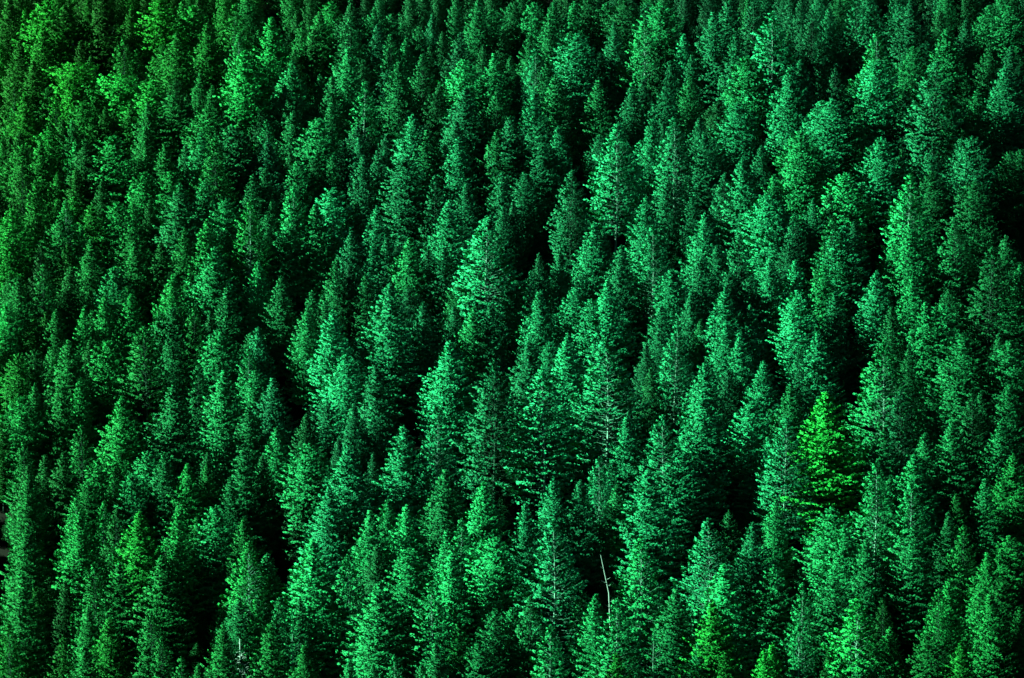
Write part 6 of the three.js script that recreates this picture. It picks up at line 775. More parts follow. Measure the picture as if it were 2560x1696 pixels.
  [34.0,-586.6,6.9,3.9,1,0], [41.0,-585.7,6.3,3.3,1,0], [45.2,-586.7,8.6,4.9,1,0], [51.0,-586.7,7.2,3.4,1,0], [60.1,-585.0,6.8,3.8,1,1],
  [65.2,-585.3,8.5,4.1,1,1], [70.1,-586.7,8.2,3.9,1,1], [75.3,-584.2,5.3,2.5,1,1], [80.0,-584.6,5.8,2.9,1,1], [90.5,-585.9,5.1,2.3,1,1],
  [96.2,-583.1,5.9,3.3,1,1], [101.1,-586.4,8.8,5.2,1,1], [-105.5,-591.9,7.5,3.4,1,3], [-101.7,-589.7,5.6,2.5,1,2], [-93.5,-588.6,7.0,4.0,1,3],
  [-89.7,-588.5,5.4,2.5,1,2], [-84.3,-590.8,7.3,4.1,1,2], [-71.9,-589.8,7.5,3.5,1,1], [-64.2,-590.2,8.8,4.5,1,1], [-61.7,-588.3,6.1,3.6,1,1],
  [-54.4,-590.6,7.0,4.0,1,1], [-48.5,-591.5,6.2,2.9,1,1], [-44.9,-590.9,6.1,3.4,1,1], [-38.1,-591.2,7.1,3.6,1,0], [-34.7,-590.7,5.7,2.8,1,0],
  [-28.3,-590.0,8.8,4.0,1,0], [-26.2,-588.3,5.4,2.9,1,1], [-21.3,-591.5,6.9,4.0,1,0], [-14.8,-591.9,5.9,3.5,1,0], [-8.9,-589.9,6.3,3.1,1,0],
  [-6.9,-591.1,8.4,4.2,1,0], [1.4,-588.2,7.7,3.8,1,0], [4.7,-591.5,5.9,3.0,1,0], [14.4,-589.5,6.8,3.4,1,0], [19.5,-590.2,6.2,3.1,1,0],
  [31.5,-590.1,8.8,4.0,1,0], [36.4,-589.3,5.1,2.9,1,0], [45.6,-589.4,6.4,3.2,1,0], [54.2,-589.9,6.3,3.1,1,0], [60.3,-588.6,8.2,4.2,1,0],
  [66.5,-588.1,5.6,2.7,1,0], [71.9,-591.6,6.0,3.6,1,1], [76.3,-591.2,6.6,4.0,1,0], [89.7,-588.1,8.6,5.1,1,1], [95.1,-591.5,6.3,3.0,1,1],
  [99.1,-591.4,7.7,4.4,1,1], [-105.4,-596.4,7.1,3.3,1,3], [-98.9,-593.8,5.3,2.7,1,2], [-94.9,-595.5,7.8,3.5,1,2], [-89.0,-594.3,5.9,2.7,1,2],
  [-76.8,-596.9,8.3,4.5,1,1], [-71.0,-595.9,6.7,3.4,1,1], [-64.5,-596.3,7.4,4.0,1,1], [-58.6,-593.7,8.1,4.3,1,1], [-46.6,-593.4,6.9,3.5,1,0],
  [-35.4,-595.0,7.5,4.2,1,1], [-31.8,-594.0,7.8,4.6,1,1], [-25.6,-596.5,8.9,4.4,1,0], [-18.6,-593.3,7.9,3.9,1,0], [-15.0,-594.7,6.1,3.3,1,0],
  [-8.1,-594.7,7.4,3.8,1,0], [-6.0,-593.6,5.4,2.8,1,0], [0.5,-593.1,5.7,3.4,1,1], [5.6,-596.8,6.3,3.0,1,0], [11.5,-594.4,8.6,3.9,1,0],
  [14.8,-593.6,5.6,2.8,1,0], [20.5,-593.5,5.9,2.8,1,0], [23.2,-594.7,7.6,3.5,1,0], [33.2,-593.5,7.2,3.9,1,0], [44.6,-594.0,7.1,3.2,1,1],
  [49.5,-596.7,8.6,4.0,1,0], [54.8,-594.1,6.7,3.0,1,0], [58.8,-595.4,6.0,3.4,1,0], [63.9,-593.2,7.7,3.7,1,0], [69.7,-594.7,5.6,3.3,1,1],
  [73.6,-594.3,7.0,4.1,1,1], [78.4,-596.4,7.2,3.5,1,1], [84.0,-595.7,8.1,4.3,1,1], [88.6,-594.4,5.6,2.5,1,1], [94.1,-595.5,7.0,3.4,1,2],
  [98.6,-593.7,5.4,2.9,1,1], [-108.3,-601.9,5.5,2.8,1,3], [-106.1,-601.8,7.1,3.8,1,3], [-101.9,-599.1,7.2,3.9,1,2], [-96.0,-599.5,9.0,5.3,1,3],
  [-84.0,-600.4,7.5,4.1,1,2], [-69.8,-599.6,8.3,4.6,1,2], [-64.8,-598.6,8.1,4.6,1,1], [-55.9,-599.0,5.7,3.1,1,1], [-51.8,-599.3,8.1,4.5,1,1],
  [-44.9,-598.9,5.8,3.0,1,0], [-33.3,-599.8,5.1,2.5,1,0], [-29.1,-599.9,7.9,4.2,1,1], [-23.8,-598.6,8.8,4.6,1,0], [-19.0,-598.7,6.0,3.6,1,0],
  [-8.5,-599.0,5.2,2.6,1,0], [-4.2,-601.1,5.7,2.9,1,0], [-0.4,-600.0,6.0,2.9,1,0], [6.7,-601.8,5.8,2.8,1,0], [10.0,-599.4,6.9,4.1,1,0],
  [14.9,-601.6,5.5,3.0,1,0], [24.0,-598.2,8.9,4.5,1,0], [28.6,-600.1,6.2,3.5,1,0], [33.5,-600.0,6.6,3.8,1,0], [39.6,-601.5,5.1,2.6,1,0],
  [44.5,-600.4,7.9,4.0,1,0], [50.1,-601.6,5.0,2.6,1,0], [58.3,-601.6,6.0,2.9,1,0], [63.5,-601.3,8.9,4.4,1,0], [71.5,-598.4,6.8,3.8,1,1],
  [85.4,-598.5,8.1,4.2,1,1], [90.5,-600.9,5.9,2.8,1,1], [95.4,-600.8,5.9,3.3,1,1], [101.6,-601.5,8.9,4.5,1,1], [104.7,-599.3,8.6,5.0,1,1],
  [-104.4,-606.0,6.9,3.8,1,2], [-98.3,-606.4,7.0,3.8,1,3], [-90.3,-607.0,5.9,3.0,1,2], [-83.8,-603.1,8.6,4.0,1,2], [-76.5,-605.0,8.7,4.6,1,2],
  [-70.2,-605.7,7.5,4.5,1,1], [-64.7,-605.6,7.8,4.1,1,2], [-59.6,-605.4,5.4,3.0,1,1], [-55.8,-606.7,6.5,3.1,1,1], [-49.2,-606.9,8.3,4.5,1,1],
  [-46.6,-604.1,6.6,3.6,1,1], [-40.8,-606.4,6.3,3.4,1,0], [-33.1,-604.3,7.0,3.9,1,0], [-29.0,-605.5,5.2,3.0,1,0], [-26.4,-606.3,6.2,3.5,1,0],
  [-20.3,-605.3,5.6,3.2,1,0], [-14.1,-604.5,8.6,3.9,1,0], [15.3,-606.6,7.7,3.8,1,0], [21.3,-606.7,5.8,2.8,1,0], [25.1,-605.8,6.5,3.4,1,0],
  [28.6,-604.9,5.1,2.6,1,0], [35.4,-604.9,5.1,2.7,1,0], [41.6,-605.5,6.1,3.5,1,0], [48.9,-606.5,7.5,3.6,1,0], [55.6,-606.4,6.8,3.7,1,0],
  [60.6,-605.8,7.4,4.3,1,1], [66.0,-605.2,5.2,2.4,1,0], [68.8,-606.9,7.7,4.2,1,0], [73.2,-603.1,6.8,4.0,1,1], [85.8,-605.9,8.7,4.4,1,1],
  [89.6,-605.0,6.1,3.6,1,1], [101.0,-603.4,5.2,2.9,1,1], [106.4,-607.0,7.2,4.2,1,1], [-108.8,-611.0,5.9,2.8,1,3], [-104.4,-611.7,8.7,4.0,1,3],
  [-98.6,-608.9,8.0,4.8,1,3], [-95.5,-609.2,7.3,3.3,1,3], [-89.8,-609.3,6.2,3.1,1,2], [-86.6,-611.9,5.7,2.6,1,2], [-81.9,-610.8,7.0,3.9,1,2],
  [-70.2,-611.6,7.2,3.3,1,2], [-66.5,-609.6,6.4,3.8,1,1], [-55.0,-610.4,7.6,3.5,1,1], [-51.3,-611.6,8.1,4.4,1,1], [-46.3,-608.5,5.6,2.7,1,1],
  [-23.2,-609.0,7.0,3.8,1,0], [-20.1,-610.6,7.7,4.4,1,0], [-14.4,-611.8,6.6,3.4,1,0], [-8.1,-610.8,6.1,2.8,1,0], [0.2,-611.8,8.8,5.1,1,0],
  [3.7,-610.2,7.9,3.7,1,0], [16.0,-608.8,6.4,2.9,1,0], [18.4,-610.5,5.4,2.7,1,0], [26.2,-610.1,6.2,3.2,1,0], [31.4,-608.0,7.8,3.6,1,0],
  [38.6,-609.3,8.3,4.9,1,0], [51.8,-608.5,7.7,3.5,1,0], [53.5,-609.7,8.8,4.9,1,0], [66.4,-610.1,8.5,4.4,1,1], [74.8,-612.0,6.7,3.2,1,0],
  [91.0,-609.7,7.4,4.2,1,1], [96.5,-611.5,6.1,2.8,1,1], [100.3,-611.8,6.2,3.6,1,1], [104.6,-610.4,6.1,3.5,1,1], [-108.4,-615.1,6.5,3.6,1,3],
  [-103.5,-616.5,8.3,4.9,1,3], [-98.3,-616.2,8.6,4.3,1,3], [-95.6,-615.9,8.2,4.4,1,2], [-83.7,-614.6,7.7,3.8,1,2], [-75.9,-614.7,6.3,3.2,1,2],
  [-65.4,-616.1,7.8,3.8,1,1], [-54.7,-613.1,7.4,3.6,1,1], [-43.4,-616.8,6.1,2.8,1,1], [-39.9,-613.7,5.6,3.2,1,1], [-35.4,-614.9,7.4,4.4,1,1],
  [-28.2,-613.1,7.3,4.4,1,0], [-23.9,-614.7,7.4,3.7,1,0], [-17.0,-613.3,5.8,3.5,1,0], [-6.6,-614.8,6.2,2.8,1,0], [-1.1,-615.3,8.7,4.2,1,0],
  [9.6,-614.9,6.3,3.4,1,0], [16.0,-613.5,6.7,3.6,1,0], [18.6,-614.9,8.5,4.1,1,0], [23.3,-617.0,6.0,3.0,1,0], [30.2,-615.4,8.9,4.8,1,0],
  [36.5,-616.1,6.0,3.2,1,0], [38.0,-614.2,6.3,3.5,1,0], [51.8,-613.1,6.6,3.6,1,0], [53.0,-614.8,6.7,3.8,1,0], [61.0,-614.2,9.0,4.1,1,1],
  [64.4,-614.6,8.6,4.3,1,0], [75.8,-614.0,7.7,4.4,1,1], [78.2,-613.7,5.2,2.8,1,1], [84.4,-614.9,8.4,4.1,1,0], [90.0,-614.0,7.1,3.8,1,1],
  [95.5,-613.1,5.3,2.7,1,1], [101.3,-616.8,8.1,4.1,1,1], [103.7,-614.0,7.7,4.3,1,1], [-110.7,-621.3,6.2,3.1,1,3], [-105.7,-619.8,7.4,3.7,1,3],
  [-96.2,-621.7,7.8,4.4,1,3], [-79.3,-620.6,8.6,3.9,1,2], [-69.9,-620.3,8.9,4.6,1,1], [-55.3,-619.5,7.7,3.6,1,1], [-50.9,-619.7,8.5,4.4,1,1],
  [-43.8,-619.7,8.3,4.9,1,1], [-40.7,-620.4,5.2,2.9,1,1], [-34.9,-618.5,5.4,2.8,1,0], [-28.6,-621.2,7.2,4.2,1,0], [-23.9,-621.2,6.8,3.4,1,0],
  [-20.3,-621.7,8.6,4.6,1,0], [-13.5,-619.3,5.3,2.7,1,0], [-11.4,-620.8,8.1,4.6,1,0], [-1.9,-618.4,5.4,2.9,1,0], [9.4,-618.6,8.1,4.2,1,0],
  [15.4,-620.3,5.4,2.9,1,0], [20.5,-621.7,6.9,3.4,1,0], [29.4,-621.9,7.9,4.5,1,0], [37.0,-620.1,6.6,3.3,1,0], [40.5,-619.7,5.3,2.8,1,0],
  [46.7,-620.7,7.4,4.4,1,0], [48.5,-618.2,6.3,3.3,1,0], [54.2,-620.8,6.8,3.7,1,0], [60.3,-621.6,7.9,4.1,1,0], [70.8,-618.3,6.2,2.9,1,1],
  [73.2,-621.2,8.6,3.9,1,0], [80.7,-621.9,5.0,3.0,1,1], [86.0,-618.5,6.1,2.9,1,1], [91.3,-618.9,6.0,3.4,1,1], [95.5,-621.8,8.9,4.2,1,1],
  [100.5,-620.8,6.9,4.0,1,1], [103.5,-620.9,6.7,3.3,1,1], [-103.2,-623.3,7.1,3.6,1,3], [-95.1,-624.6,5.4,2.9,1,3], [-88.5,-623.5,8.4,4.9,1,2],
  [-73.5,-624.0,7.6,3.7,1,1], [-71.7,-624.7,5.8,3.1,1,2], [-64.2,-625.5,8.3,4.8,1,1], [-54.0,-625.6,7.9,3.7,1,1], [-50.0,-623.0,6.5,3.0,1,1],
  [-34.2,-625.3,7.6,4.0,1,0], [-30.4,-625.7,6.9,3.1,1,0], [-24.1,-624.6,6.4,3.6,1,0], [-19.0,-625.1,7.2,3.3,1,0], [-16.8,-623.7,6.1,3.4,1,0],
  [-6.7,-626.4,6.8,3.2,1,1], [-2.0,-625.3,5.4,3.2,1,0], [6.3,-626.9,7.5,4.2,1,0], [8.3,-626.9,5.9,3.3,1,1], [13.5,-626.4,7.9,4.1,1,0],
  [20.1,-626.6,5.5,2.8,1,0], [25.1,-625.3,8.3,4.6,1,0], [30.9,-624.4,6.3,3.4,1,0], [33.9,-623.4,6.5,3.5,1,0], [40.9,-624.1,5.5,2.5,1,0],
  [49.1,-624.0,5.5,2.6,1,0], [65.1,-625.0,8.4,4.3,1,0], [70.5,-623.2,6.8,3.1,1,1], [75.8,-625.9,7.6,4.5,1,0], [81.6,-626.4,5.3,3.2,1,1],
  [84.4,-625.9,7.1,3.5,1,1], [90.3,-626.1,8.1,4.7,1,1], [99.4,-625.3,5.3,2.8,1,1], [103.6,-623.6,5.7,2.7,1,1], [108.8,-624.1,7.0,3.5,1,1],
  [-108.6,-629.0,7.3,4.2,1,3], [-98.3,-629.1,5.8,3.1,1,3], [-89.1,-630.9,5.3,2.7,1,2], [-85.7,-628.5,5.8,2.7,1,2], [-78.2,-630.1,6.1,3.5,1,2],
  [-69.5,-632.0,8.9,4.6,1,2], [-64.6,-628.8,7.6,3.4,1,1], [-59.3,-630.6,7.1,4.0,1,1], [-56.6,-631.4,5.9,3.5,1,1], [-49.7,-629.8,8.1,4.8,1,1],
  [-43.1,-631.0,9.0,5.4,1,1], [-40.3,-632.0,7.8,3.8,1,0], [-31.6,-629.9,8.4,4.4,1,0], [-23.3,-628.3,5.4,2.6,1,0], [-14.5,-631.7,6.5,3.8,1,0],
  [-8.0,-630.0,5.3,2.5,1,1], [4.1,-629.9,7.2,3.5,1,0], [8.8,-628.9,7.0,4.2,1,0], [14.3,-630.5,7.9,4.5,1,0], [24.9,-630.6,8.8,4.7,1,0],
  [30.8,-632.0,7.1,3.7,1,0], [36.5,-631.0,7.4,4.1,1,1], [41.1,-629.2,7.0,3.4,1,0], [43.9,-629.6,5.0,2.7,1,0], [65.7,-628.5,8.4,5.0,1,0],
  [68.6,-630.4,9.0,4.8,1,0], [76.8,-630.5,5.7,3.1,1,1], [87.0,-628.3,7.8,3.9,1,1], [89.9,-631.7,6.6,3.3,1,1], [94.4,-628.7,5.3,2.7,1,1],
  [99.4,-630.7,7.7,4.2,1,1], [106.5,-628.9,8.1,4.7,1,1], [111.7,-629.6,6.0,2.9,1,1], [-105.9,-634.7,6.5,3.7,1,3], [-98.2,-633.4,6.0,2.8,1,2],
  [-96.2,-634.8,8.0,4.2,1,3], [-85.1,-633.7,7.3,3.8,1,2], [-80.5,-633.2,6.8,3.1,1,2], [-73.4,-633.1,7.9,4.0,1,2], [-65.6,-636.0,7.0,3.9,1,2],
  [-55.6,-636.3,8.4,4.4,1,1], [-38.9,-634.4,8.8,4.4,1,1], [-36.2,-633.9,8.8,4.8,1,0], [-31.4,-634.8,5.9,3.1,1,0], [-23.4,-636.0,8.9,4.9,1,0],
  [-19.6,-636.3,6.7,3.9,1,0], [-8.3,-635.8,6.1,2.9,1,0], [-6.5,-634.2,6.6,3.1,1,0], [-0.8,-636.0,6.5,3.5,1,0], [6.9,-634.9,8.9,5.0,1,0],
  [10.3,-634.9,5.6,3.0,1,0], [14.2,-637.0,6.5,3.0,1,0], [20.0,-635.1,5.5,3.2,1,0], [24.8,-635.7,7.5,3.5,1,0], [29.8,-634.8,5.6,2.6,1,0],
  [33.6,-633.6,7.5,4.4,1,0], [40.4,-634.7,6.8,3.4,1,0], [45.0,-636.3,8.8,4.6,1,0], [48.9,-633.6,8.6,4.1,1,0], [56.5,-633.4,7.2,3.6,1,0],
  [58.1,-634.4,7.2,4.2,1,0], [65.6,-633.5,7.8,4.3,1,0], [71.8,-635.4,9.0,4.8,1,0], [74.0,-633.7,8.0,3.9,1,1], [85.9,-634.2,6.0,2.8,1,0],
  [90.2,-635.2,6.0,3.5,1,1], [98.8,-633.9,5.5,3.0,1,1], [105.6,-635.5,8.9,5.3,1,1], [110.5,-636.2,5.9,3.4,1,1], [-114.3,-641.0,8.7,4.9,1,3],
  [-108.9,-638.3,6.1,3.6,1,3], [-104.7,-638.6,7.8,4.2,1,3], [-101.8,-638.4,7.5,3.6,1,3], [-83.6,-641.3,7.6,3.6,1,2], [-78.6,-640.4,5.9,3.2,1,2],
  [-63.4,-638.7,7.5,4.3,1,1], [-60.6,-639.4,8.9,4.2,1,2], [-53.9,-639.6,5.2,3.0,1,1], [-49.1,-641.1,9.0,5.0,1,1], [-43.9,-640.0,5.6,2.8,1,1],
  [-38.8,-638.5,6.3,3.6,1,1], [-36.5,-640.7,8.1,4.5,1,0], [-31.3,-638.1,7.7,4.4,1,0], [-23.1,-638.6,7.4,3.7,1,0], [-20.4,-638.6,8.9,5.3,1,0],
  [-14.5,-640.7,7.0,3.9,1,0], [-5.7,-639.9,8.7,5.0,1,0], [0.1,-641.2,6.9,3.4,1,0], [7.0,-642.0,6.8,3.3,1,0], [10.2,-639.6,6.8,3.1,1,0],
  [16.9,-640.7,6.8,3.5,1,0], [19.1,-640.9,5.5,3.2,1,0], [26.0,-640.4,8.5,3.9,1,0], [30.7,-638.9,8.5,4.7,1,0], [33.5,-639.3,6.7,3.4,1,0],
  [41.0,-639.3,6.9,3.3,1,0], [46.6,-639.9,6.1,3.2,1,0], [50.7,-640.9,6.8,3.8,1,0], [55.6,-639.9,7.7,3.8,1,0], [61.9,-638.0,8.3,4.6,1,0],
  [63.2,-640.6,6.1,3.6,1,0], [70.5,-639.3,7.4,4.5,1,0], [75.1,-641.1,8.9,4.4,1,0], [80.6,-639.8,8.8,5.0,1,1], [88.6,-641.4,6.4,3.2,1,1],
  [93.7,-639.4,8.6,4.6,1,1], [101.0,-640.5,6.5,3.6,1,1], [103.6,-639.1,7.8,3.9,1,1], [111.7,-638.8,7.9,4.1,1,1], [-113.6,-643.4,7.7,3.8,1,3],
  [-108.4,-645.0,6.2,3.1,1,3], [-96.4,-645.2,6.6,3.2,1,3], [-88.7,-646.9,5.2,2.4,1,2], [-86.9,-645.7,6.0,3.4,1,2], [-80.6,-646.5,7.0,4.1,1,2],
  [-64.1,-645.0,6.6,3.1,1,1], [-60.0,-645.3,5.6,3.1,1,2], [-45.4,-645.3,6.7,3.0,1,1], [-34.0,-643.6,7.8,4.5,1,0], [-23.0,-643.2,6.7,3.6,1,0],
  [-21.0,-644.5,7.5,3.5,1,0], [-16.7,-643.4,5.1,2.6,1,0], [-9.1,-646.0,6.2,3.5,1,0], [-5.4,-646.6,7.2,3.6,1,0], [-0.9,-643.5,5.8,3.3,1,0],
  [4.1,-643.2,7.5,3.6,1,0], [11.5,-646.1,5.9,3.4,1,0], [16.8,-646.8,8.7,4.5,1,0], [20.1,-647.0,8.6,4.0,1,0], [26.2,-645.4,6.0,3.5,1,0],
  [35.2,-646.4,7.2,4.2,1,0], [40.3,-643.6,6.3,3.3,1,0], [44.6,-644.5,7.7,3.8,1,0], [49.9,-644.0,6.1,3.0,1,0], [55.8,-643.4,5.8,3.2,1,0],
  [58.8,-646.9,5.3,2.5,1,0], [67.0,-643.1,5.7,2.9,1,1], [71.2,-643.8,8.6,4.0,1,0], [74.5,-644.5,6.6,3.2,1,0], [79.5,-645.6,8.6,4.8,1,1],
  [84.4,-644.8,6.4,3.5,1,1], [91.3,-645.5,6.2,3.4,1,0], [103.8,-644.4,7.2,3.3,1,1], [111.6,-646.8,6.2,3.0,1,1], [115.3,-646.5,5.3,2.4,1,1],
  [-115.3,-649.9,8.7,4.9,1,3], [-110.6,-649.5,7.7,3.8,1,3], [-104.9,-648.9,5.7,2.8,1,3], [-100.5,-649.4,6.8,3.1,1,3], [-96.0,-648.1,7.4,3.7,1,3],
  [-80.7,-648.4,7.8,3.7,1,2], [-76.2,-650.4,8.3,3.9,1,2], [-71.6,-651.1,6.7,3.9,1,2], [-66.0,-649.4,6.7,3.6,1,1], [-60.1,-651.1,6.6,3.3,1,1],
  [-49.4,-648.0,5.3,2.8,1,1], [-41.9,-650.0,7.2,3.8,1,1], [-15.5,-648.9,9.0,5.0,1,0], [-8.2,-649.1,7.7,3.5,1,0], [-3.2,-649.8,6.6,3.2,1,0],
  [-0.4,-651.7,7.8,4.3,1,0], [7.0,-649.6,8.4,4.8,1,0], [10.8,-651.6,7.7,3.8,1,0], [14.2,-650.6,7.2,4.1,1,0], [18.6,-649.2,8.7,4.3,1,0],
  [23.7,-649.5,5.7,2.7,1,0], [32.0,-650.5,8.3,4.4,1,0], [38.6,-651.5,7.5,3.7,1,0], [43.7,-649.0,6.4,3.1,1,0], [48.3,-650.8,7.0,3.5,1,0],
  [58.0,-650.7,8.2,4.7,1,0], [64.3,-648.1,7.1,3.9,1,0], [70.8,-648.5,7.9,3.7,1,0], [73.6,-650.6,6.5,3.9,1,1], [79.7,-651.0,5.8,2.8,1,1],
  [85.4,-651.9,6.0,3.5,1,0], [88.4,-648.5,6.5,3.7,1,1], [98.9,-651.5,6.5,3.8,1,1], [104.8,-648.9,6.3,3.1,1,1], [108.3,-651.1,8.8,4.5,1,1],
  [116.4,-651.7,7.6,4.1,1,0], [-116.2,-654.7,7.4,4.1,1,4], [-104.6,-653.7,7.8,4.6,1,3], [-100.2,-653.8,6.5,3.9,1,3], [-96.5,-653.4,5.7,3.1,1,3],
  [-73.3,-653.3,6.6,3.1,1,2], [-58.1,-656.2,8.6,4.7,1,1], [-52.0,-656.8,7.3,4.4,1,1], [-39.5,-653.7,5.2,2.8,1,0], [-35.3,-656.1,8.7,5.1,1,0],
  [-29.4,-653.7,8.2,4.4,1,0], [-23.2,-656.8,8.6,4.4,1,0], [-20.8,-654.9,8.6,4.7,1,0], [-14.1,-654.3,6.4,3.6,1,0], [-6.6,-655.3,5.6,3.0,1,0],
  [-1.5,-653.9,8.5,4.8,1,0], [4.1,-654.2,6.4,3.3,1,1], [8.6,-653.8,6.7,3.2,1,0], [14.1,-656.2,7.0,4.1,1,0], [22.0,-654.9,5.6,3.2,1,0],
  [26.2,-656.6,7.7,4.2,1,0], [35.1,-654.9,5.9,2.9,1,0], [46.0,-653.1,7.9,4.1,1,0], [51.0,-655.5,8.8,4.5,1,0], [54.1,-653.4,7.6,3.6,1,0],
  [63.1,-653.3,7.4,3.5,1,0], [69.9,-653.6,5.7,2.8,1,1], [75.0,-655.3,9.0,4.5,1,0], [86.5,-656.0,5.0,2.8,1,0], [91.9,-655.7,6.2,3.2,1,0],
  [95.0,-655.5,7.7,4.4,1,1], [98.0,-655.4,7.0,4.0,1,1], [108.4,-655.5,5.3,2.6,1,1], [113.1,-655.7,6.6,3.6,1,1], [-113.5,-659.4,8.6,4.5,1,3],
  [-111.5,-660.5,6.4,3.8,1,3], [-104.8,-659.4,5.5,2.8,1,3], [-98.6,-661.7,5.3,2.7,1,2], [-88.9,-659.2,6.9,3.6,1,2], [-84.9,-658.6,8.2,4.1,1,2],
  [-81.7,-660.6,6.8,4.1,1,2], [-76.3,-661.8,7.2,3.3,1,1], [-69.7,-660.9,7.9,4.0,1,2], [-65.9,-659.2,6.3,3.2,1,1], [-58.8,-661.6,8.2,4.3,1,1],
  [-44.8,-658.8,5.6,2.9,1,1], [-38.3,-659.8,8.6,4.9,1,1], [-30.5,-658.6,7.2,3.3,1,0], [-26.1,-661.5,6.8,3.9,1,0], [-20.0,-662.0,8.3,3.7,1,0],
  [-13.4,-659.4,6.6,3.3,1,0], [-10.9,-660.4,7.1,4.2,1,0], [0.5,-658.4,7.5,4.4,1,0], [11.7,-661.2,7.5,3.9,1,0], [14.1,-660.0,7.1,3.3,1,0],
  [20.8,-659.7,7.7,3.7,1,0], [23.1,-659.8,9.0,4.8,1,0], [28.9,-659.3,5.1,2.4,1,0], [33.4,-661.3,8.7,4.7,1,0], [40.7,-660.4,5.3,2.9,1,0],
  [51.6,-659.0,6.5,3.1,1,0], [56.9,-658.1,7.2,3.7,1,0], [61.3,-659.7,6.4,3.8,1,0], [66.7,-661.0,8.9,5.1,1,0], [72.0,-658.2,6.2,3.6,1,1],
  [73.7,-661.3,6.0,3.0,1,1], [79.3,-658.6,7.5,3.4,1,0], [86.3,-661.3,8.1,4.0,1,0], [91.8,-659.4,7.5,3.7,1,1], [100.2,-660.4,6.6,3.0,1,1],
  [105.0,-660.1,6.5,3.1,1,1], [110.3,-660.2,5.9,2.8,1,1], [113.7,-661.9,7.9,3.8,1,1], [-116.6,-665.3,7.5,3.4,1,3], [-110.2,-666.5,5.2,2.9,1,4],
  [-101.8,-665.2,7.8,4.2,1,3], [-91.0,-665.5,9.0,4.6,1,2], [-78.3,-666.9,6.5,3.8,1,2], [-75.5,-666.1,6.0,3.5,1,2], [-69.7,-665.5,5.8,2.8,1,2],
  [-59.9,-664.6,8.0,4.3,1,2], [-54.0,-666.3,8.3,4.0,1,1], [-43.7,-663.8,7.9,3.9,1,1], [-41.3,-666.2,5.9,3.2,1,0], [-36.1,-664.7,8.1,4.7,1,0],
  [-29.0,-665.7,7.9,4.7,1,0], [-24.4,-666.7,7.1,3.7,1,1], [-21.9,-665.8,8.4,4.4,1,0], [-9.9,-666.3,7.6,3.6,1,0], [0.8,-663.3,8.6,4.9,1,0],
  [9.7,-667.0,7.4,3.4,1,0], [18.9,-665.4,8.0,4.3,1,0], [24.6,-665.5,6.8,3.4,1,0], [35.2,-665.2,7.4,4.2,1,0], [45.7,-666.1,6.1,3.6,1,0],
  [50.8,-664.4,6.2,3.3,1,0], [54.2,-666.1,7.6,3.6,1,0], [64.4,-664.5,8.5,4.7,1,1], [68.5,-664.0,7.2,4.2,1,0], [73.4,-665.6,5.3,2.6,1,0],
  [79.8,-665.2,6.4,3.6,1,0], [86.7,-664.7,6.8,3.9,1,1], [90.5,-664.5,6.0,3.2,1,0], [95.8,-666.5,7.4,4.0,1,1], [100.3,-664.2,8.7,5.2,1,1],
  [106.7,-663.7,5.6,3.1,1,1], [110.9,-664.9,6.8,3.4,1,1], [114.5,-665.4,5.8,3.3,1,1], [-119.1,-670.1,8.0,3.8,1,4], [-113.1,-668.2,7.7,3.9,1,3],
  [-108.6,-672.0,6.0,3.2,1,3], [-91.1,-670.6,6.5,3.8,1,3], [-87.0,-669.5,5.7,2.7,1,3], [-80.5,-670.3,8.0,3.9,1,2], [-74.2,-671.8,6.4,3.2,1,2],
  [-65.8,-670.9,8.1,4.1,1,2], [-59.3,-669.2,8.3,4.7,1,1], [-54.3,-670.0,6.3,3.8,1,1], [-51.7,-671.6,5.4,2.8,1,2], [-43.4,-668.3,7.7,4.6,1,1],
  [-41.1,-669.8,6.3,3.4,1,1], [-33.5,-671.4,7.1,3.3,1,0], [-31.5,-670.6,7.0,3.2,1,0], [-20.8,-670.6,8.3,3.8,1,0], [-9.1,-671.2,8.2,3.9,1,0],
  [-6.4,-671.3,6.7,3.9,1,0], [-0.9,-670.2,7.1,4.1,1,0], [3.8,-670.7,5.6,3.3,1,0], [11.0,-670.0,6.4,3.5,1,0], [14.4,-670.6,7.8,3.6,1,0],
  [23.6,-670.3,6.6,3.5,1,0], [30.7,-669.1,8.4,4.0,1,0], [46.4,-670.5,7.6,4.1,1,0], [53.8,-668.4,6.9,4.0,1,0], [58.1,-671.8,5.3,2.8,1,0],
  [63.4,-669.8,5.5,2.6,1,0], [73.2,-669.8,8.7,4.2,1,1], [81.7,-668.6,8.1,4.4,1,1], [88.3,-668.4,7.9,4.1,1,1], [96.5,-669.9,7.7,3.5,1,1],
  [101.8,-670.9,6.5,3.3,1,1], [110.3,-670.1,5.9,3.4,1,1], [113.5,-669.7,6.1,3.4,1,0], [119.0,-669.4,6.7,3.6,1,1], [-120.4,-676.8,6.9,3.5,1,3],
  [-114.8,-674.2,7.2,3.5,1,4], [-108.5,-674.0,5.8,3.4,1,3], [-95.7,-673.4,5.3,2.4,1,3], [-89.0,-676.5,7.3,3.5,1,2], [-85.6,-675.6,7.1,3.3,1,3],
  [-73.0,-675.1,5.1,3.0,1,2], [-70.3,-674.7,8.1,4.6,1,2], [-55.6,-674.4,7.9,4.3,1,1], [-51.7,-675.9,6.6,3.7,1,1], [-44.6,-674.1,8.8,4.8,1,1],
  [-39.0,-675.9,7.9,4.6,1,0], [-30.5,-674.7,6.5,3.4,1,0], [-23.6,-674.6,8.6,5.0,1,1], [-21.7,-673.4,8.8,4.2,1,0], [1.8,-675.8,8.8,4.2,1,0],
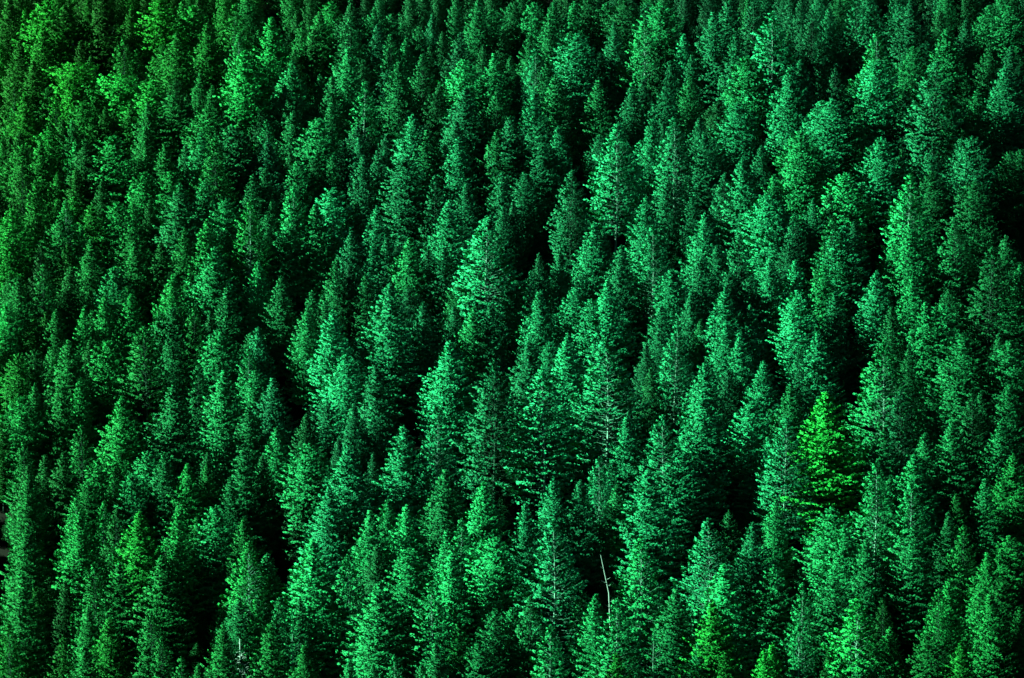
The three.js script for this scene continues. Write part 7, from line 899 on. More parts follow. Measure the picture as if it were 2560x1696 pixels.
  [5.9,-675.2,7.7,3.5,1,1], [15.6,-676.4,6.1,2.8,1,0], [20.6,-676.5,8.6,5.1,1,0], [23.9,-673.4,5.0,2.8,1,0], [31.0,-673.8,7.5,3.6,1,1],
  [36.3,-673.9,6.4,3.2,1,0], [39.3,-674.1,5.4,3.0,1,0], [45.0,-675.2,6.8,3.4,1,0], [54.1,-674.8,6.8,3.1,1,0], [59.9,-675.2,6.3,2.9,1,0],
  [64.8,-673.5,5.9,2.7,1,0], [68.8,-675.3,7.3,3.8,1,1], [76.1,-674.3,8.5,5.1,1,0], [81.5,-676.1,5.7,3.2,1,1], [86.8,-673.6,8.1,3.9,1,1],
  [89.9,-674.6,7.7,4.2,1,0], [95.7,-676.2,6.9,3.6,1,1], [98.4,-676.3,7.6,3.9,1,0], [104.8,-673.3,8.5,4.6,1,1], [110.5,-673.8,8.9,4.8,1,0],
  [114.9,-676.6,8.0,3.7,1,1], [-114.7,-680.3,7.5,3.5,1,3], [-110.0,-680.3,9.0,4.1,1,3], [-104.5,-680.3,6.6,3.5,1,3], [-99.0,-681.3,7.6,4.1,1,3],
  [-96.6,-679.9,7.3,3.9,1,3], [-91.2,-680.3,6.2,3.5,1,3], [-86.2,-681.5,6.0,3.2,1,3], [-81.8,-681.6,6.4,3.1,1,2], [-70.2,-681.2,6.5,3.8,1,2],
  [-63.5,-679.8,8.2,4.4,1,2], [-53.3,-679.2,8.3,4.5,1,1], [-51.4,-681.0,6.6,3.5,1,1], [-45.4,-682.0,7.5,3.9,1,1], [-40.6,-679.6,7.4,4.1,1,1],
  [-34.2,-678.1,8.2,4.7,1,0], [-23.5,-681.4,6.5,3.4,1,0], [-21.8,-679.3,8.6,4.1,1,0], [-16.1,-681.1,6.0,3.2,1,0], [-11.9,-679.5,8.2,4.0,1,1],
  [-4.4,-681.0,7.8,3.9,1,0], [-1.5,-681.6,6.1,3.4,1,0], [6.9,-681.9,8.2,3.9,1,0], [11.4,-680.1,6.0,3.5,1,0], [16.2,-680.3,6.5,3.6,1,0],
  [25.4,-678.7,5.5,2.8,1,0], [38.0,-679.4,5.1,3.0,1,0], [51.5,-681.5,7.1,3.7,1,0], [55.1,-678.6,6.0,3.2,1,0], [58.7,-680.0,5.3,2.5,1,0],
  [65.2,-679.1,7.2,3.3,1,0], [73.2,-679.0,5.1,2.8,1,0], [79.9,-681.7,6.4,3.1,1,1], [86.0,-680.5,6.7,3.5,1,0], [96.0,-680.1,5.6,2.6,1,1],
  [100.8,-680.0,5.1,2.6,1,1], [107.0,-680.1,8.7,5.2,1,0], [113.2,-681.4,6.5,3.7,1,1], [119.5,-681.5,7.3,3.8,1,1], [-120.0,-685.3,5.7,3.3,1,3],
  [-116.9,-684.1,7.3,4.1,1,4], [-112.0,-686.5,7.1,3.5,1,3], [-101.3,-686.2,6.0,3.0,1,3], [-94.2,-686.8,7.5,4.1,1,3], [-89.4,-684.7,5.1,2.7,1,3],
  [-85.8,-684.9,7.7,4.0,1,3], [-79.7,-684.8,8.8,4.9,1,2], [-71.7,-684.5,6.3,3.1,1,2], [-61.5,-685.8,6.5,3.0,1,2], [-53.3,-683.1,7.4,4.4,1,1],
  [-49.2,-684.0,6.2,3.5,1,1], [-43.9,-685.9,5.8,3.0,1,1], [-40.0,-684.8,6.8,3.3,1,1], [-29.7,-683.8,8.7,4.0,1,0], [-21.9,-683.3,8.7,4.3,1,0],
  [-13.0,-685.5,7.8,4.1,1,1], [6.5,-683.7,7.5,3.8,1,0], [9.8,-686.3,8.2,4.1,1,1], [16.3,-686.1,5.3,2.5,1,0], [20.4,-684.5,8.9,4.5,1,1],
  [26.4,-686.7,5.2,2.9,1,1], [29.8,-686.1,7.2,3.8,1,0], [35.8,-685.3,6.5,3.5,1,0], [40.2,-685.7,6.5,3.7,1,0], [44.6,-685.0,5.4,2.7,1,0],
  [50.8,-683.4,7.2,3.6,1,0], [55.4,-683.8,9.0,4.1,1,0], [58.3,-685.3,5.1,2.7,1,0], [64.5,-686.9,5.5,2.9,1,0], [71.6,-686.0,6.5,3.5,1,0],
  [76.5,-684.6,8.0,4.0,1,0], [79.0,-683.6,7.5,3.5,1,0], [85.9,-686.6,8.2,4.5,1,1], [91.5,-685.4,6.0,3.5,1,1], [98.4,-686.2,9.0,4.2,1,1],
  [106.7,-685.7,7.8,4.0,1,1], [113.2,-686.4,8.6,4.3,1,1], [120.3,-685.6,6.4,3.0,1,1], [-120.8,-689.9,8.4,4.5,1,4], [-116.8,-689.6,5.6,3.2,1,4],
  [-104.4,-688.1,8.0,4.0,1,3], [-99.9,-689.4,6.0,3.2,1,3], [-84.7,-688.5,7.3,3.7,1,3], [-80.1,-688.7,8.2,4.3,1,2], [-74.7,-690.8,5.7,3.0,1,2],
  [-71.5,-690.8,5.3,2.9,1,2], [-66.2,-691.5,5.1,2.6,1,2], [-58.3,-690.2,7.0,3.6,1,2], [-56.2,-688.6,7.9,4.0,1,2], [-49.7,-688.6,7.5,3.5,1,2],
  [-47.0,-691.8,6.2,3.6,1,1], [-39.7,-691.3,7.3,4.0,1,1], [-33.9,-689.0,7.7,3.8,1,0], [-25.7,-690.3,5.7,3.1,1,0], [-18.8,-689.8,6.7,3.2,1,0],
  [-13.8,-691.4,5.8,2.9,1,0], [-8.8,-689.9,5.8,2.7,1,1], [-3.5,-688.2,8.6,4.9,1,0], [11.1,-690.1,6.1,3.5,1,0], [15.7,-690.8,5.8,3.1,1,0],
  [19.5,-690.6,7.0,4.0,1,0], [29.5,-691.6,5.6,2.8,1,0], [43.2,-690.7,7.5,3.9,1,0], [49.9,-689.2,5.3,2.4,1,0], [56.8,-690.5,7.0,3.6,1,0],
  [58.4,-688.6,6.0,3.4,1,0], [71.4,-690.1,8.9,5.0,1,0], [74.3,-688.9,8.4,4.8,1,1], [79.5,-690.2,6.0,3.3,1,0], [83.5,-689.0,5.9,2.7,1,1],
  [90.3,-691.1,7.4,4.3,1,1], [96.7,-688.9,7.0,4.1,1,1], [99.2,-689.8,5.9,3.5,1,0], [105.6,-688.4,5.4,2.8,1,1], [108.2,-688.2,8.1,3.9,1,1],
  [113.3,-689.9,7.7,3.6,1,1], [118.7,-688.9,6.5,3.2,1,1], [-123.2,-694.1,6.6,3.4,1,4], [-118.6,-696.2,6.4,3.6,1,4], [-114.7,-694.2,6.1,3.2,1,4],
  [-110.3,-695.3,6.0,3.4,1,3], [-106.5,-694.8,6.4,3.0,1,3], [-99.5,-693.4,7.5,3.9,1,3], [-95.7,-696.0,5.7,3.2,1,3], [-89.4,-696.1,7.6,4.1,1,3],
  [-87.0,-694.0,7.7,3.6,1,3], [-81.0,-693.4,6.5,3.6,1,3], [-74.9,-694.8,5.0,2.9,1,2], [-65.6,-695.6,5.0,2.5,1,2], [-61.8,-695.1,6.4,3.1,1,2],
  [-54.7,-694.5,5.0,2.3,1,1], [-49.7,-696.1,7.4,4.0,1,1], [-39.4,-695.3,8.0,4.4,1,1], [-34.2,-695.1,5.6,2.6,1,1], [-25.0,-693.6,5.8,3.5,1,0],
  [-19.4,-693.1,7.6,3.5,1,0], [-13.3,-696.4,7.3,3.7,1,1], [-11.1,-693.2,7.3,4.3,1,0], [-4.3,-696.5,7.2,4.0,1,1], [-0.1,-696.4,8.6,4.1,1,0],
  [6.4,-695.6,6.7,3.2,1,0], [9.4,-696.0,8.6,4.4,1,0], [13.2,-693.4,7.7,4.1,1,0], [20.0,-696.9,5.3,2.5,1,0], [26.3,-694.2,7.1,3.4,1,0],
  [34.6,-697.0,6.8,3.6,1,0], [46.6,-693.3,8.5,4.8,1,0], [54.6,-696.7,8.3,4.1,1,0], [59.0,-694.9,7.7,4.3,1,0], [66.6,-694.2,7.3,4.2,1,0],
  [73.3,-695.0,8.6,4.8,1,0], [89.1,-696.9,5.1,2.7,1,1], [101.0,-696.8,7.8,4.0,1,0], [105.2,-694.2,6.2,3.5,1,1], [114.5,-694.9,8.2,4.3,1,1],
  [118.4,-696.4,6.6,3.6,1,1], [-120.8,-700.5,8.8,5.2,1,4], [-116.5,-698.6,6.8,3.8,1,4], [-110.0,-700.9,6.6,3.6,1,4], [-95.1,-701.3,6.8,3.2,1,4],
  [-86.5,-700.1,8.0,3.9,1,3], [-79.4,-699.0,5.8,3.0,1,3], [-73.2,-701.3,6.8,3.5,1,3], [-71.7,-698.0,6.0,3.3,1,2], [-63.3,-702.0,8.1,4.3,1,2],
  [-58.2,-699.0,5.6,2.6,1,1], [-53.6,-700.5,7.3,3.5,1,2], [-49.5,-699.9,8.8,4.3,1,1], [-43.3,-701.2,8.3,4.1,1,1], [-38.2,-699.1,5.8,3.3,1,1],
  [-25.6,-701.2,7.8,3.7,1,1], [-21.5,-698.5,5.3,2.6,1,0], [-15.9,-698.8,6.4,3.5,1,0], [-6.7,-700.6,5.2,2.8,1,0], [-0.9,-698.3,7.8,4.4,1,1],
  [4.8,-699.7,7.2,3.3,1,1], [15.5,-699.7,6.0,3.1,1,0], [21.1,-700.0,8.0,4.4,1,0], [36.7,-700.6,7.7,3.7,1,0], [41.2,-701.7,7.1,3.8,1,0],
  [46.2,-698.9,6.8,3.9,1,0], [50.9,-700.8,7.1,3.9,1,1], [56.7,-699.9,5.9,3.5,1,0], [68.4,-700.5,5.3,3.0,1,0], [73.9,-701.0,7.9,4.0,1,0],
  [80.6,-701.5,5.0,2.7,1,1], [86.4,-700.5,8.6,4.3,1,1], [89.8,-699.2,5.9,3.2,1,0], [97.0,-699.0,7.7,4.5,1,0], [101.0,-699.7,5.2,2.8,1,1],
  [105.7,-698.4,5.4,3.1,1,1], [108.6,-698.8,8.4,4.2,1,1], [113.1,-701.9,7.1,3.4,1,0], [120.3,-698.1,7.9,4.7,1,1], [-121.3,-704.7,6.1,3.1,1,4],
  [-114.1,-707.0,6.0,2.8,1,4], [-110.9,-706.6,6.4,3.6,1,4], [-107.0,-706.6,7.1,3.4,1,4], [-100.1,-705.0,6.0,3.0,1,4], [-83.1,-706.6,6.2,3.3,1,3],
  [-80.7,-704.9,5.4,3.0,1,3], [-75.2,-703.2,8.4,4.0,1,2], [-71.6,-706.5,8.1,4.1,1,3], [-66.2,-706.8,6.4,3.5,1,2], [-58.1,-705.7,8.2,4.9,1,2],
  [-55.4,-706.3,5.1,2.5,1,2], [-51.1,-704.6,6.3,3.5,1,1], [-44.7,-704.6,7.7,3.9,1,1], [-39.4,-706.7,6.8,3.5,1,1], [-35.2,-704.0,7.5,3.4,1,1],
  [-25.7,-703.3,6.3,3.6,1,1], [-18.6,-706.1,7.5,4.0,1,0], [-14.1,-703.2,5.7,3.4,1,0], [-11.9,-706.9,7.2,3.4,1,0], [11.5,-705.0,5.2,3.1,1,0],
  [14.4,-704.4,5.6,2.9,1,0], [20.7,-705.2,5.4,2.7,1,0], [24.7,-703.2,8.5,4.9,1,0], [28.0,-703.2,7.8,3.6,1,0], [34.9,-703.3,6.6,3.6,1,1],
  [56.3,-704.9,7.1,3.6,1,0], [59.5,-707.0,8.0,4.4,1,0], [64.6,-706.1,5.6,2.6,1,0], [70.4,-704.7,7.1,4.1,1,0], [74.6,-705.1,6.2,3.2,1,0],
  [78.1,-703.4,8.2,4.4,1,0], [85.9,-703.2,6.2,3.7,1,0], [88.7,-704.5,7.6,3.5,1,0], [96.2,-706.5,5.6,2.7,1,0], [100.6,-703.2,7.5,3.4,1,1],
  [104.7,-704.1,5.2,2.8,1,0], [109.9,-704.4,6.5,3.5,1,0], [119.6,-703.3,8.9,4.3,1,1], [124.1,-703.8,8.9,5.2,1,1], [-119.1,-709.9,8.2,4.3,1,4],
  [-115.6,-709.1,8.7,4.0,1,4], [-100.4,-710.7,8.0,4.2,1,4], [-96.0,-709.7,5.4,2.7,1,4], [-88.9,-711.1,6.0,3.2,1,4], [-85.4,-708.0,8.4,4.7,1,3],
  [-79.3,-710.4,6.2,3.4,1,3], [-75.8,-711.4,8.3,4.1,1,3], [-68.1,-709.5,5.6,3.0,1,2], [-56.6,-709.9,8.7,4.6,1,2], [-49.9,-709.9,8.5,4.7,1,1],
  [-38.6,-709.4,7.0,3.8,1,1], [-34.0,-711.3,7.0,4.0,1,1], [-28.5,-709.5,8.2,4.5,1,1], [-23.7,-709.2,8.9,4.5,1,0], [-18.3,-710.0,7.4,4.2,1,1],
  [-15.1,-710.3,6.6,3.3,1,1], [-9.2,-711.5,7.3,3.5,1,0], [-6.2,-709.6,7.0,3.3,1,1], [-1.4,-709.0,7.6,4.2,1,1], [4.3,-709.6,6.3,3.2,1,0],
  [9.2,-711.4,8.8,4.1,1,1], [15.0,-711.2,8.7,5.2,1,1], [21.8,-710.9,7.1,3.8,1,1], [26.4,-709.3,6.6,3.6,1,1], [29.6,-708.8,8.6,4.6,1,0],
  [33.9,-710.1,8.3,4.8,1,1], [40.0,-709.3,5.6,3.2,1,0], [46.8,-711.7,6.6,3.4,1,0], [49.0,-708.6,5.2,3.1,1,0], [64.8,-708.2,8.9,5.1,1,0],
  [71.1,-708.7,5.7,3.4,1,0], [76.6,-708.9,5.6,2.5,1,0], [81.3,-711.2,5.2,2.4,1,0], [85.4,-709.2,5.1,2.9,1,1], [99.3,-711.7,7.5,4.4,1,1],
  [104.3,-709.4,6.1,3.4,1,1], [110.1,-708.9,5.8,3.0,1,1], [113.6,-709.7,5.2,2.5,1,1], [118.3,-708.9,6.4,3.3,1,1], [123.2,-711.2,8.7,4.2,1,0],
  [-126.0,-714.4,7.8,4.2,1,4], [-118.9,-715.9,5.7,2.7,1,4], [-116.9,-713.1,5.7,3.0,1,4], [-109.7,-716.0,8.5,4.2,1,4], [-103.5,-714.1,7.4,4.0,1,4],
  [-96.9,-713.3,7.1,3.2,1,4], [-91.0,-715.3,6.0,3.0,1,3], [-85.2,-715.4,6.3,2.9,1,3], [-79.7,-714.6,6.8,3.8,1,3], [-69.4,-713.6,8.4,4.3,1,3],
  [-66.7,-715.3,5.6,2.6,1,2], [-61.4,-716.4,7.4,4.0,1,2], [-53.7,-715.2,5.1,2.9,1,1], [-50.1,-715.6,8.6,4.1,1,1], [-46.7,-713.5,8.8,5.1,1,2],
  [-41.8,-715.9,7.4,4.2,1,1], [-28.3,-714.8,7.1,3.7,1,1], [-25.2,-714.4,5.8,2.6,1,1], [-18.2,-715.0,8.3,4.8,1,1], [-16.3,-713.5,6.5,3.4,1,1],
  [-10.1,-715.4,8.5,4.1,1,1], [-1.7,-714.0,8.0,3.7,1,1], [5.0,-714.9,7.7,3.7,1,0], [11.7,-714.2,5.6,3.3,1,1], [15.1,-714.0,7.8,4.0,1,1],
  [19.9,-716.9,8.3,4.6,1,0], [28.8,-713.6,7.8,3.9,1,0], [35.2,-714.0,8.4,4.8,1,1], [64.8,-715.6,8.1,3.7,1,0], [84.7,-715.0,5.6,3.0,1,0],
  [90.9,-716.7,7.4,4.2,1,1], [98.4,-714.3,7.6,3.8,1,1], [103.7,-715.5,5.4,2.9,1,1], [110.1,-713.1,6.1,3.0,1,1], [113.7,-713.3,6.8,3.9,1,1],
  [118.1,-713.5,8.3,4.4,1,1], [124.0,-714.7,8.9,4.3,1,1], [-125.1,-720.4,7.2,3.6,1,4], [-119.9,-719.7,5.5,2.8,1,4], [-113.6,-720.4,7.4,3.3,1,4],
  [-109.5,-721.7,6.4,3.8,1,4], [-100.2,-720.3,5.9,2.9,1,4], [-90.0,-720.5,7.4,3.7,1,4], [-86.3,-719.9,6.2,2.8,1,4], [-79.7,-720.2,6.5,3.1,1,3],
  [-68.8,-718.3,5.8,3.3,1,2], [-64.1,-720.1,7.5,3.8,1,3], [-55.8,-721.3,7.0,3.8,1,2], [-38.3,-721.2,5.6,3.1,1,1], [-34.6,-720.8,5.1,2.7,1,1],
  [-24.8,-719.7,7.6,3.6,1,1], [-20.1,-718.8,5.5,3.1,1,1], [-13.1,-721.7,5.9,3.3,1,1], [-9.8,-719.9,8.3,4.1,1,1], [-4.8,-718.3,8.9,4.5,1,1],
  [-0.1,-721.6,7.1,4.0,1,1], [3.5,-719.2,7.5,4.1,1,1], [9.7,-721.4,8.2,4.6,1,1], [15.8,-719.2,5.5,3.2,1,1], [31.0,-719.5,5.2,2.6,1,1],
  [35.0,-718.2,6.2,2.8,1,0], [41.9,-721.3,8.2,3.8,1,0], [45.0,-719.5,7.3,4.4,1,0], [49.0,-720.8,7.2,3.4,1,0], [55.9,-719.2,6.6,3.2,1,0],
  [59.3,-720.0,6.8,3.1,1,1], [63.7,-718.9,8.8,4.2,1,0], [69.8,-720.2,6.5,3.5,1,0], [73.0,-718.1,9.0,4.8,1,0], [80.6,-720.1,5.9,3.4,1,0],
  [83.7,-721.9,8.8,5.0,1,0], [95.8,-721.4,8.5,4.4,1,0], [100.2,-719.9,5.2,2.7,1,1], [105.1,-721.6,7.5,3.9,1,1], [111.3,-721.1,7.2,3.6,1,1],
  [114.0,-721.5,6.8,3.2,1,1], [118.9,-718.9,8.0,4.7,1,0], [126.2,-720.3,5.2,2.4,1,0], [-128.7,-725.1,6.3,3.3,1,4], [-118.4,-723.2,7.9,4.7,1,4],
  [-113.8,-724.6,7.7,4.1,1,4], [-108.5,-725.9,8.1,4.5,1,4], [-105.4,-726.9,5.3,3.1,1,4], [-99.2,-723.6,7.2,3.6,1,4], [-95.3,-725.4,6.0,3.0,1,4],
  [-90.3,-726.4,5.6,3.3,1,4], [-83.5,-726.8,6.0,3.2,1,3], [-80.3,-723.8,7.0,3.5,1,3], [-74.6,-724.2,7.5,3.5,1,3], [-68.1,-725.4,5.7,2.9,1,3],
  [-61.3,-723.4,8.2,4.0,1,3], [-44.8,-724.4,8.7,5.0,1,1], [-41.0,-724.3,6.5,3.5,1,1], [-33.8,-725.9,6.0,2.8,1,1], [-31.4,-723.0,8.4,4.0,1,1],
  [-26.6,-726.6,7.6,4.3,1,1], [-19.9,-725.9,6.1,3.0,1,1], [-14.8,-726.8,8.5,4.8,1,1], [-10.4,-723.3,8.6,4.6,1,1], [-6.8,-724.7,6.3,3.6,1,1],
  [0.3,-723.8,5.9,2.9,1,1], [15.5,-725.9,8.0,3.6,1,1], [20.4,-723.1,5.4,3.2,1,0], [24.1,-725.6,6.6,3.3,1,1], [31.7,-725.2,6.5,3.0,1,0],
  [36.7,-725.0,9.0,4.3,1,0], [46.3,-723.7,5.3,2.8,1,0], [50.0,-724.1,5.7,2.9,1,0], [59.8,-723.4,9.0,5.0,1,0], [65.4,-723.5,7.8,3.6,1,0],
  [70.1,-726.8,5.7,3.2,1,1], [76.7,-726.5,7.8,4.4,1,0], [85.4,-723.1,5.3,2.7,1,0], [89.4,-723.1,8.8,4.3,1,0], [101.9,-724.2,8.1,4.1,1,1],
  [105.1,-724.7,7.9,4.2,1,0], [109.6,-726.3,5.9,3.3,1,0], [115.6,-724.5,8.5,4.0,1,1], [121.4,-725.5,6.5,3.9,1,0], [124.4,-726.0,8.8,4.9,1,0],
  [-124.5,-728.2,5.4,2.9,1,4], [-121.7,-729.5,5.3,2.8,1,4], [-114.7,-728.9,6.6,3.1,1,4], [-108.4,-729.4,7.7,4.0,1,4], [-103.3,-729.8,6.0,3.1,1,4],
  [-99.1,-730.1,6.7,3.3,1,4], [-95.9,-730.5,6.4,3.5,1,4], [-89.6,-732.0,6.4,2.9,1,4], [-79.4,-729.3,8.2,4.4,1,4], [-74.1,-728.9,5.3,2.9,1,3],
  [-63.5,-728.3,5.9,3.1,1,3], [-60.0,-729.7,5.8,3.0,1,2], [-48.1,-731.7,8.6,4.2,1,2], [-46.5,-730.1,9.0,4.9,1,2], [-40.9,-729.7,7.8,3.7,1,1],
  [-33.2,-730.1,5.6,3.1,1,1], [-30.0,-730.9,8.5,3.9,1,1], [-25.9,-729.6,5.6,2.5,1,1], [-19.0,-731.4,5.8,2.9,1,1], [-4.5,-731.1,6.0,3.6,1,1],
  [0.9,-730.9,5.4,3.1,1,1], [3.5,-731.3,7.8,4.2,1,0], [10.8,-731.6,6.3,3.8,1,0], [15.8,-730.6,6.3,2.9,1,1], [19.0,-729.5,6.1,3.4,1,0],
  [24.3,-732.0,5.2,2.3,1,0], [36.1,-729.8,5.6,2.7,1,1], [39.5,-729.7,8.3,4.8,1,0], [44.6,-728.7,6.2,3.3,1,0], [61.0,-728.7,6.1,3.1,1,0],
  [70.5,-728.5,6.5,3.4,1,0], [93.7,-730.4,5.9,2.7,1,1], [109.3,-728.5,7.8,4.3,1,0], [116.3,-730.0,6.5,3.6,1,0], [118.7,-729.1,5.4,3.2,1,0],
  [126.8,-730.8,6.3,3.5,1,0], [-129.6,-735.8,6.0,3.5,1,4], [-120.5,-735.3,5.5,3.2,1,4], [-114.2,-735.8,6.6,3.1,1,4], [-111.0,-736.0,8.5,4.5,1,4],
  [-106.7,-733.4,6.3,2.9,1,4], [-99.0,-734.0,8.2,3.8,1,4], [-93.4,-736.3,7.5,4.5,1,4], [-89.2,-735.4,7.6,4.0,1,4], [-84.4,-734.7,8.7,4.9,1,4],
  [-80.4,-734.0,7.7,3.8,1,4], [-74.2,-734.7,5.7,3.0,1,3], [-64.2,-733.4,5.7,3.3,1,3], [-44.6,-735.0,7.2,3.6,1,2], [-24.8,-733.9,5.8,3.3,1,1],
  [-16.8,-734.9,7.9,3.7,1,1], [-10.3,-734.9,5.8,3.3,1,1], [3.6,-733.9,7.6,4.2,1,1], [11.6,-734.2,8.2,3.9,1,0], [16.8,-734.2,6.5,3.7,1,1],
  [19.0,-733.7,7.8,3.7,1,1], [31.2,-735.1,8.6,3.9,1,1], [33.3,-734.3,7.0,3.7,1,1], [39.3,-734.3,9.0,4.7,1,0], [46.1,-735.4,6.9,3.6,1,0],
  [51.3,-735.6,5.2,2.9,1,0], [58.7,-736.7,6.0,3.2,1,0], [69.9,-735.6,5.7,3.3,1,1], [110.8,-734.6,6.3,2.9,1,0], [-129.9,-738.5,5.3,2.4,1,4],
  [-119.3,-739.8,6.5,3.7,1,4], [-113.2,-739.9,6.0,3.0,1,4], [-110.8,-738.7,6.3,3.4,1,4], [-99.3,-739.1,6.3,3.7,1,4], [-95.1,-740.4,5.2,2.9,1,4],
  [-89.4,-739.4,5.5,2.9,1,4], [-85.2,-741.9,5.1,2.7,1,4], [-41.7,-738.1,5.9,2.8,1,2], [-25.8,-738.6,5.6,3.2,1,1], [-18.1,-738.7,6.2,2.9,1,1],
  [-13.6,-741.7,6.5,3.5,1,1], [-8.7,-739.6,7.0,3.5,1,1], [3.6,-739.6,5.2,2.5,1,1], [21.7,-738.8,6.2,3.2,1,1], [29.8,-739.1,5.2,3.0,1,1],
  [34.2,-739.1,5.1,2.6,1,0], [39.9,-740.1,7.1,4.2,1,1], [46.4,-740.5,5.2,2.5,1,0], [-100.9,-743.4,5.1,2.9,1,4], [-95.3,-744.0,5.0,2.3,1,4],
  [-16.1,-743.5,5.7,3.4,1,1],
];

const KIND = {
  c: ['cone', 'conical_conifer', 'conical conifer', 'conical conifers on the slope', 'conical conifer'],
  y: ['cone', 'conical_conifer', 'conical conifer', 'conical conifers on the slope', 'conical conifer'],
  n: ['cone', 'conical_conifer', 'conical conifer', 'conical conifers on the slope', 'slim spire-shaped conifer'],
  b: ['round', 'round_topped_conifer', 'rounded conifer', 'round-topped conifers on the slope', 'round-topped bushy conifer'],
  o: ['open', 'open_crowned_conifer', 'open conifer', 'open-crowned conifers on the slope', 'open conifer'],
  p: ['flat', 'flat_topped_pine', 'pine tree', 'flat-topped pines', 'flat-topped pine'],
  g: ['dying', 'dying_conifer', 'dying conifer', 'dying conifers', 'dying conifer'],
};
const TONE_WORDS = ['very dark green', 'dark green', 'mid green', 'bright green', 'palest green'];
function part(name, geo, mat, parent) {
  const m = new THREE.Mesh(geo, mat);
  m.name = name; m.castShadow = m.receiveShadow = true;
  parent.add(m);
  return m;
}
const used = new Set();
const ONES = ['zero', 'one', 'two', 'three', 'four', 'five', 'six', 'seven', 'eight', 'nine', 'ten', 'eleven', 'twelve', 'thirteen', 'fourteen', 'fifteen', 'sixteen', 'seventeen', 'eighteen', 'nineteen'];
const TENS = ['', '', 'twenty', 'thirty', 'forty', 'fifty', 'sixty', 'seventy', 'eighty', 'ninety'];
const spell = (n) => n < 20 ? ONES[Math.max(0, n)] : n >= 100 ? 'a hundred' : TENS[Math.floor(n / 10)] + (n % 10 ? '-' + ONES[n % 10] : '');
function place(root, x, z) {
  root.position.set(x, groundY(x, z), z);
  scene.add(root);
}
TREES.forEach(([x, z, H, D, s, tone, hue, ax, ay], i) => {
  const r = rng(1000 + i), k = KIND[s];
  if (!k) return;
  const [make, name, category, group, words] = k, variants = PROTO[make], nv = variants.length;
  const slot = (hue * 5 + tone * 3) % nv, P = variants[(slot + Math.floor(r() * Math.min(3, nv))) % nv];
  const t = new THREE.Group();
  t.name = numbered(name);
  const pale = s === 'o' || s === 'g', stem = pale && tone > 3;
  part('trunk', P.trunk, stem ? paleBark : bark, t);
  part('branches', P.branches, stem ? paleTwig : twig, t);
  part('crown', P.crown, needles[hue][tone - 1], t);
  const w = D / (2 * PR);
  t.scale.set(w * lerp(0.94, 1.06, r()), H / PH, w * lerp(0.94, 1.06, r()));
  t.rotation.set((r() - 0.5) * 0.035, pale ? (r() - 0.5) * 1.1 : r() * 6.283, (r() - 0.5) * 0.05);
  place(t, x, z);
  const colour = s === 'y' ? 'yellow-green' : TONE_WORDS[tone - 1], size = D > 7.4 ? 'big ' : D < 3.6 ? 'small ' : '';
  const kind = `${size}${colour} ${words}${s === 'o' && tone > 3 ? ' with pale trunk' : ''}`, x0 = Math.round(ax), y0 = Math.round(ay);
  const say = (p, q) => ay < 0 ? `${kind} cut by the top edge, ${spell(p)} percent across` : `${kind}, tip ${spell(p)} percent across, ${spell(q)} percent down`;
  let label = say(x0, y0);
  for (const [p, q] of [[1, 0], [0, 1], [-1, 0], [0, -1]]) if (used.has(label)) label = say(x0 + p, y0 + q);
  used.add(label);
  t.userData = { label, category, group };
});

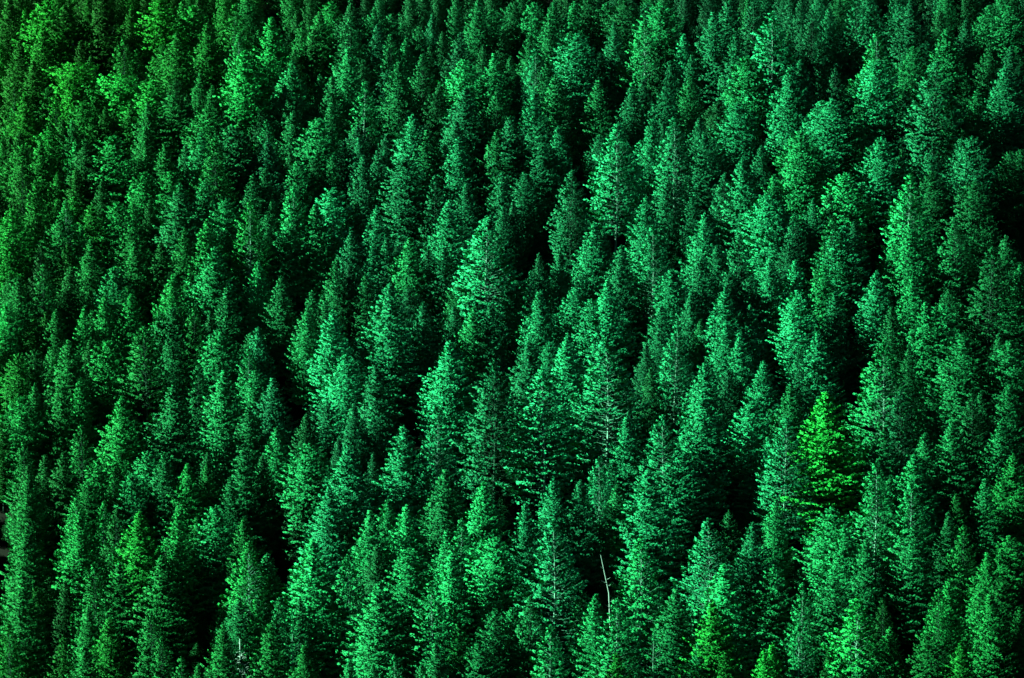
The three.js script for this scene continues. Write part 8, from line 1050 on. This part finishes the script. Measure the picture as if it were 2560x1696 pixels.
// ---------- dead trees ----------
function deadTree(row, label, build) {
  const [x, z, H] = row, t = new THREE.Group();
  t.name = numbered('dead_tree');
  build(t, H);
  place(t, x, z);
  t.userData = { label, category: 'dead tree' };
}
for (const row of TREES.filter((q) => 'sld'.includes(q[4]))) {
  const s = row[4], r = rng(s.charCodeAt(0));
  if (s === 's') deadTree(row, 'bare pale pole of a dead tree beside the flat-topped pines', (t, H) => {
    part('trunk', trunkGeometry(r, H, 0.2, 0.06, 0.05), bleached, t);
    const w = []; for (let k = 0; k < 14; k++) { const y = H * lerp(0.4, 0.95, r()), a = r() * 6.28, q = 0.3 + 0.6 * r(); limb(w, V(0, y, 0), V(Math.cos(a) * q * 0.5, y, Math.sin(a) * q * 0.5), V(Math.cos(a) * q, y - 0.1, Math.sin(a) * q), 0.03, 0.008); }
    part('branches', geometry(w), bleachedTwig, t);
  });
  if (s === 'l') deadTree(row, 'leaning bare dead pole with one stub branch in a dark gap', (t, H) => {
    const w = []; limb(w, V(0.9, -1, 0), V(0.55, H * 0.55, 0), V(-0.9, H, 0), 0.13, 0.05, 6);
    const m = part('trunk', geometry(w), bleachedTwig, t); m.userData = {};
    const b = []; for (let k = 0; k < 9; k++) { const y = H * lerp(0.3, 0.85, r()), sgn = r() < 0.5 ? -1 : 1, q = 0.4 + 0.8 * r(), bx = y > H * 0.55 ? lerp(0.55, -0.9, (y - H * 0.55) / (H * 0.45)) : lerp(0.9, 0.55, y / (H * 0.55)); limb(b, V(bx, y, 0), V(bx + sgn * q * 0.5, y + 0.15, 0.1), V(bx + sgn * q, y + 0.45, 0.2 * r()), 0.05, 0.012); }
    part('branches', geometry(b), bleachedTwig, t);
  });
  if (s === 'd') deadTree(row, 'white dead snag with short bare branches at the bottom edge', (t, H) => {
    part('trunk', trunkGeometry(r, H, 0.3, 0.05, 0.12), bleached, t);
    const w = [];
    for (let k = 0; k < 76; k++) {
      const q = Math.pow(r(), 0.8), y = H * lerp(0.985, 0.3, q), a = r() * 6.28, L = lerp(0.3, 3.0, Math.pow(q, 0.6)) * lerp(0.6, 1.1, r()), c = Math.cos(a), e = Math.sin(a);
      const p1 = V(c * L * 0.55, y - L * 0.12, e * L * 0.55), p2 = V(c * L, y + L * 0.12, e * L);
      limb(w, V(0, y, 0), p1, p2, 0.05, 0.018);
      if (L > 0.9) limb(w, p1, p1.clone().lerp(p2, 0.5).add(V(-e * 0.2, 0.05, c * 0.2)), p2.clone().add(V(-e * 0.5, 0.1, c * 0.5)), 0.026, 0.01);
    }
    part('branches', geometry(w), bleachedTwig, t);
  });
}

// ---------- the rest of the forest: trees half hidden between these and all round the view ----------
{
  const stand = new THREE.Group();
  stand.name = 'background_forest';
  const list = [...PROTO.cone.slice(0, 5), ...PROTO.round.slice(0, 2)].map((P) => {
    const tc = P.trunk.toNonIndexed(), c = tc.attributes.color; 
    const rows = [];
    const paint = (g, rgb) => { const h = new THREE.BufferGeometry(); h.setAttribute('position', g.attributes.position); h.setAttribute('normal', g.attributes.normal); const a = g.attributes.color, o = new Float32Array(g.attributes.position.count * 3); for (let i = 0; i < o.length; i++) o[i] = (a ? a.array[i] : 1) * rgb[i % 3]; h.setAttribute('color', new THREE.BufferAttribute(o, 3)); return h; };
    return { geo: mergeGeometries([paint(P.crown, HUES[0]), paint(tc, [0.006, 0.045, 0.02])]), rows };
  });
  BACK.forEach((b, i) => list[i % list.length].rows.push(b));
  const mat = new THREE.MeshPhysicalMaterial({ vertexColors: true, roughness: 0.75, specularIntensity: 0.12, specularColor: new THREE.Color().setRGB(0.35, 1, 0.6), side: THREE.DoubleSide });
  const o = new THREE.Object3D(), r = rng(99), col = new THREE.Color();
  for (const { geo, rows } of list) {
    const m = new THREE.InstancedMesh(geo, mat, rows.length);
    m.name = 'conifers'; m.castShadow = m.receiveShadow = true;
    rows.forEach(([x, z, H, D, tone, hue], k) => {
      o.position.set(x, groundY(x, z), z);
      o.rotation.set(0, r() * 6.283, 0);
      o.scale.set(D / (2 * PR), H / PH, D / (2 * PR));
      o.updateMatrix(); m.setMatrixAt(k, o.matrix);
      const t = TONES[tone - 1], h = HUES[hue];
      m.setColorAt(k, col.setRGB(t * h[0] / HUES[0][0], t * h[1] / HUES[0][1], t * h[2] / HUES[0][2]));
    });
    stand.add(m);
  }
  stand.userData = { label: 'crowded smaller conifers filling the gaps of the forested slope', category: 'forest', kind: 'stuff' };
  scene.add(stand);
}

renderer.render(scene, camera);
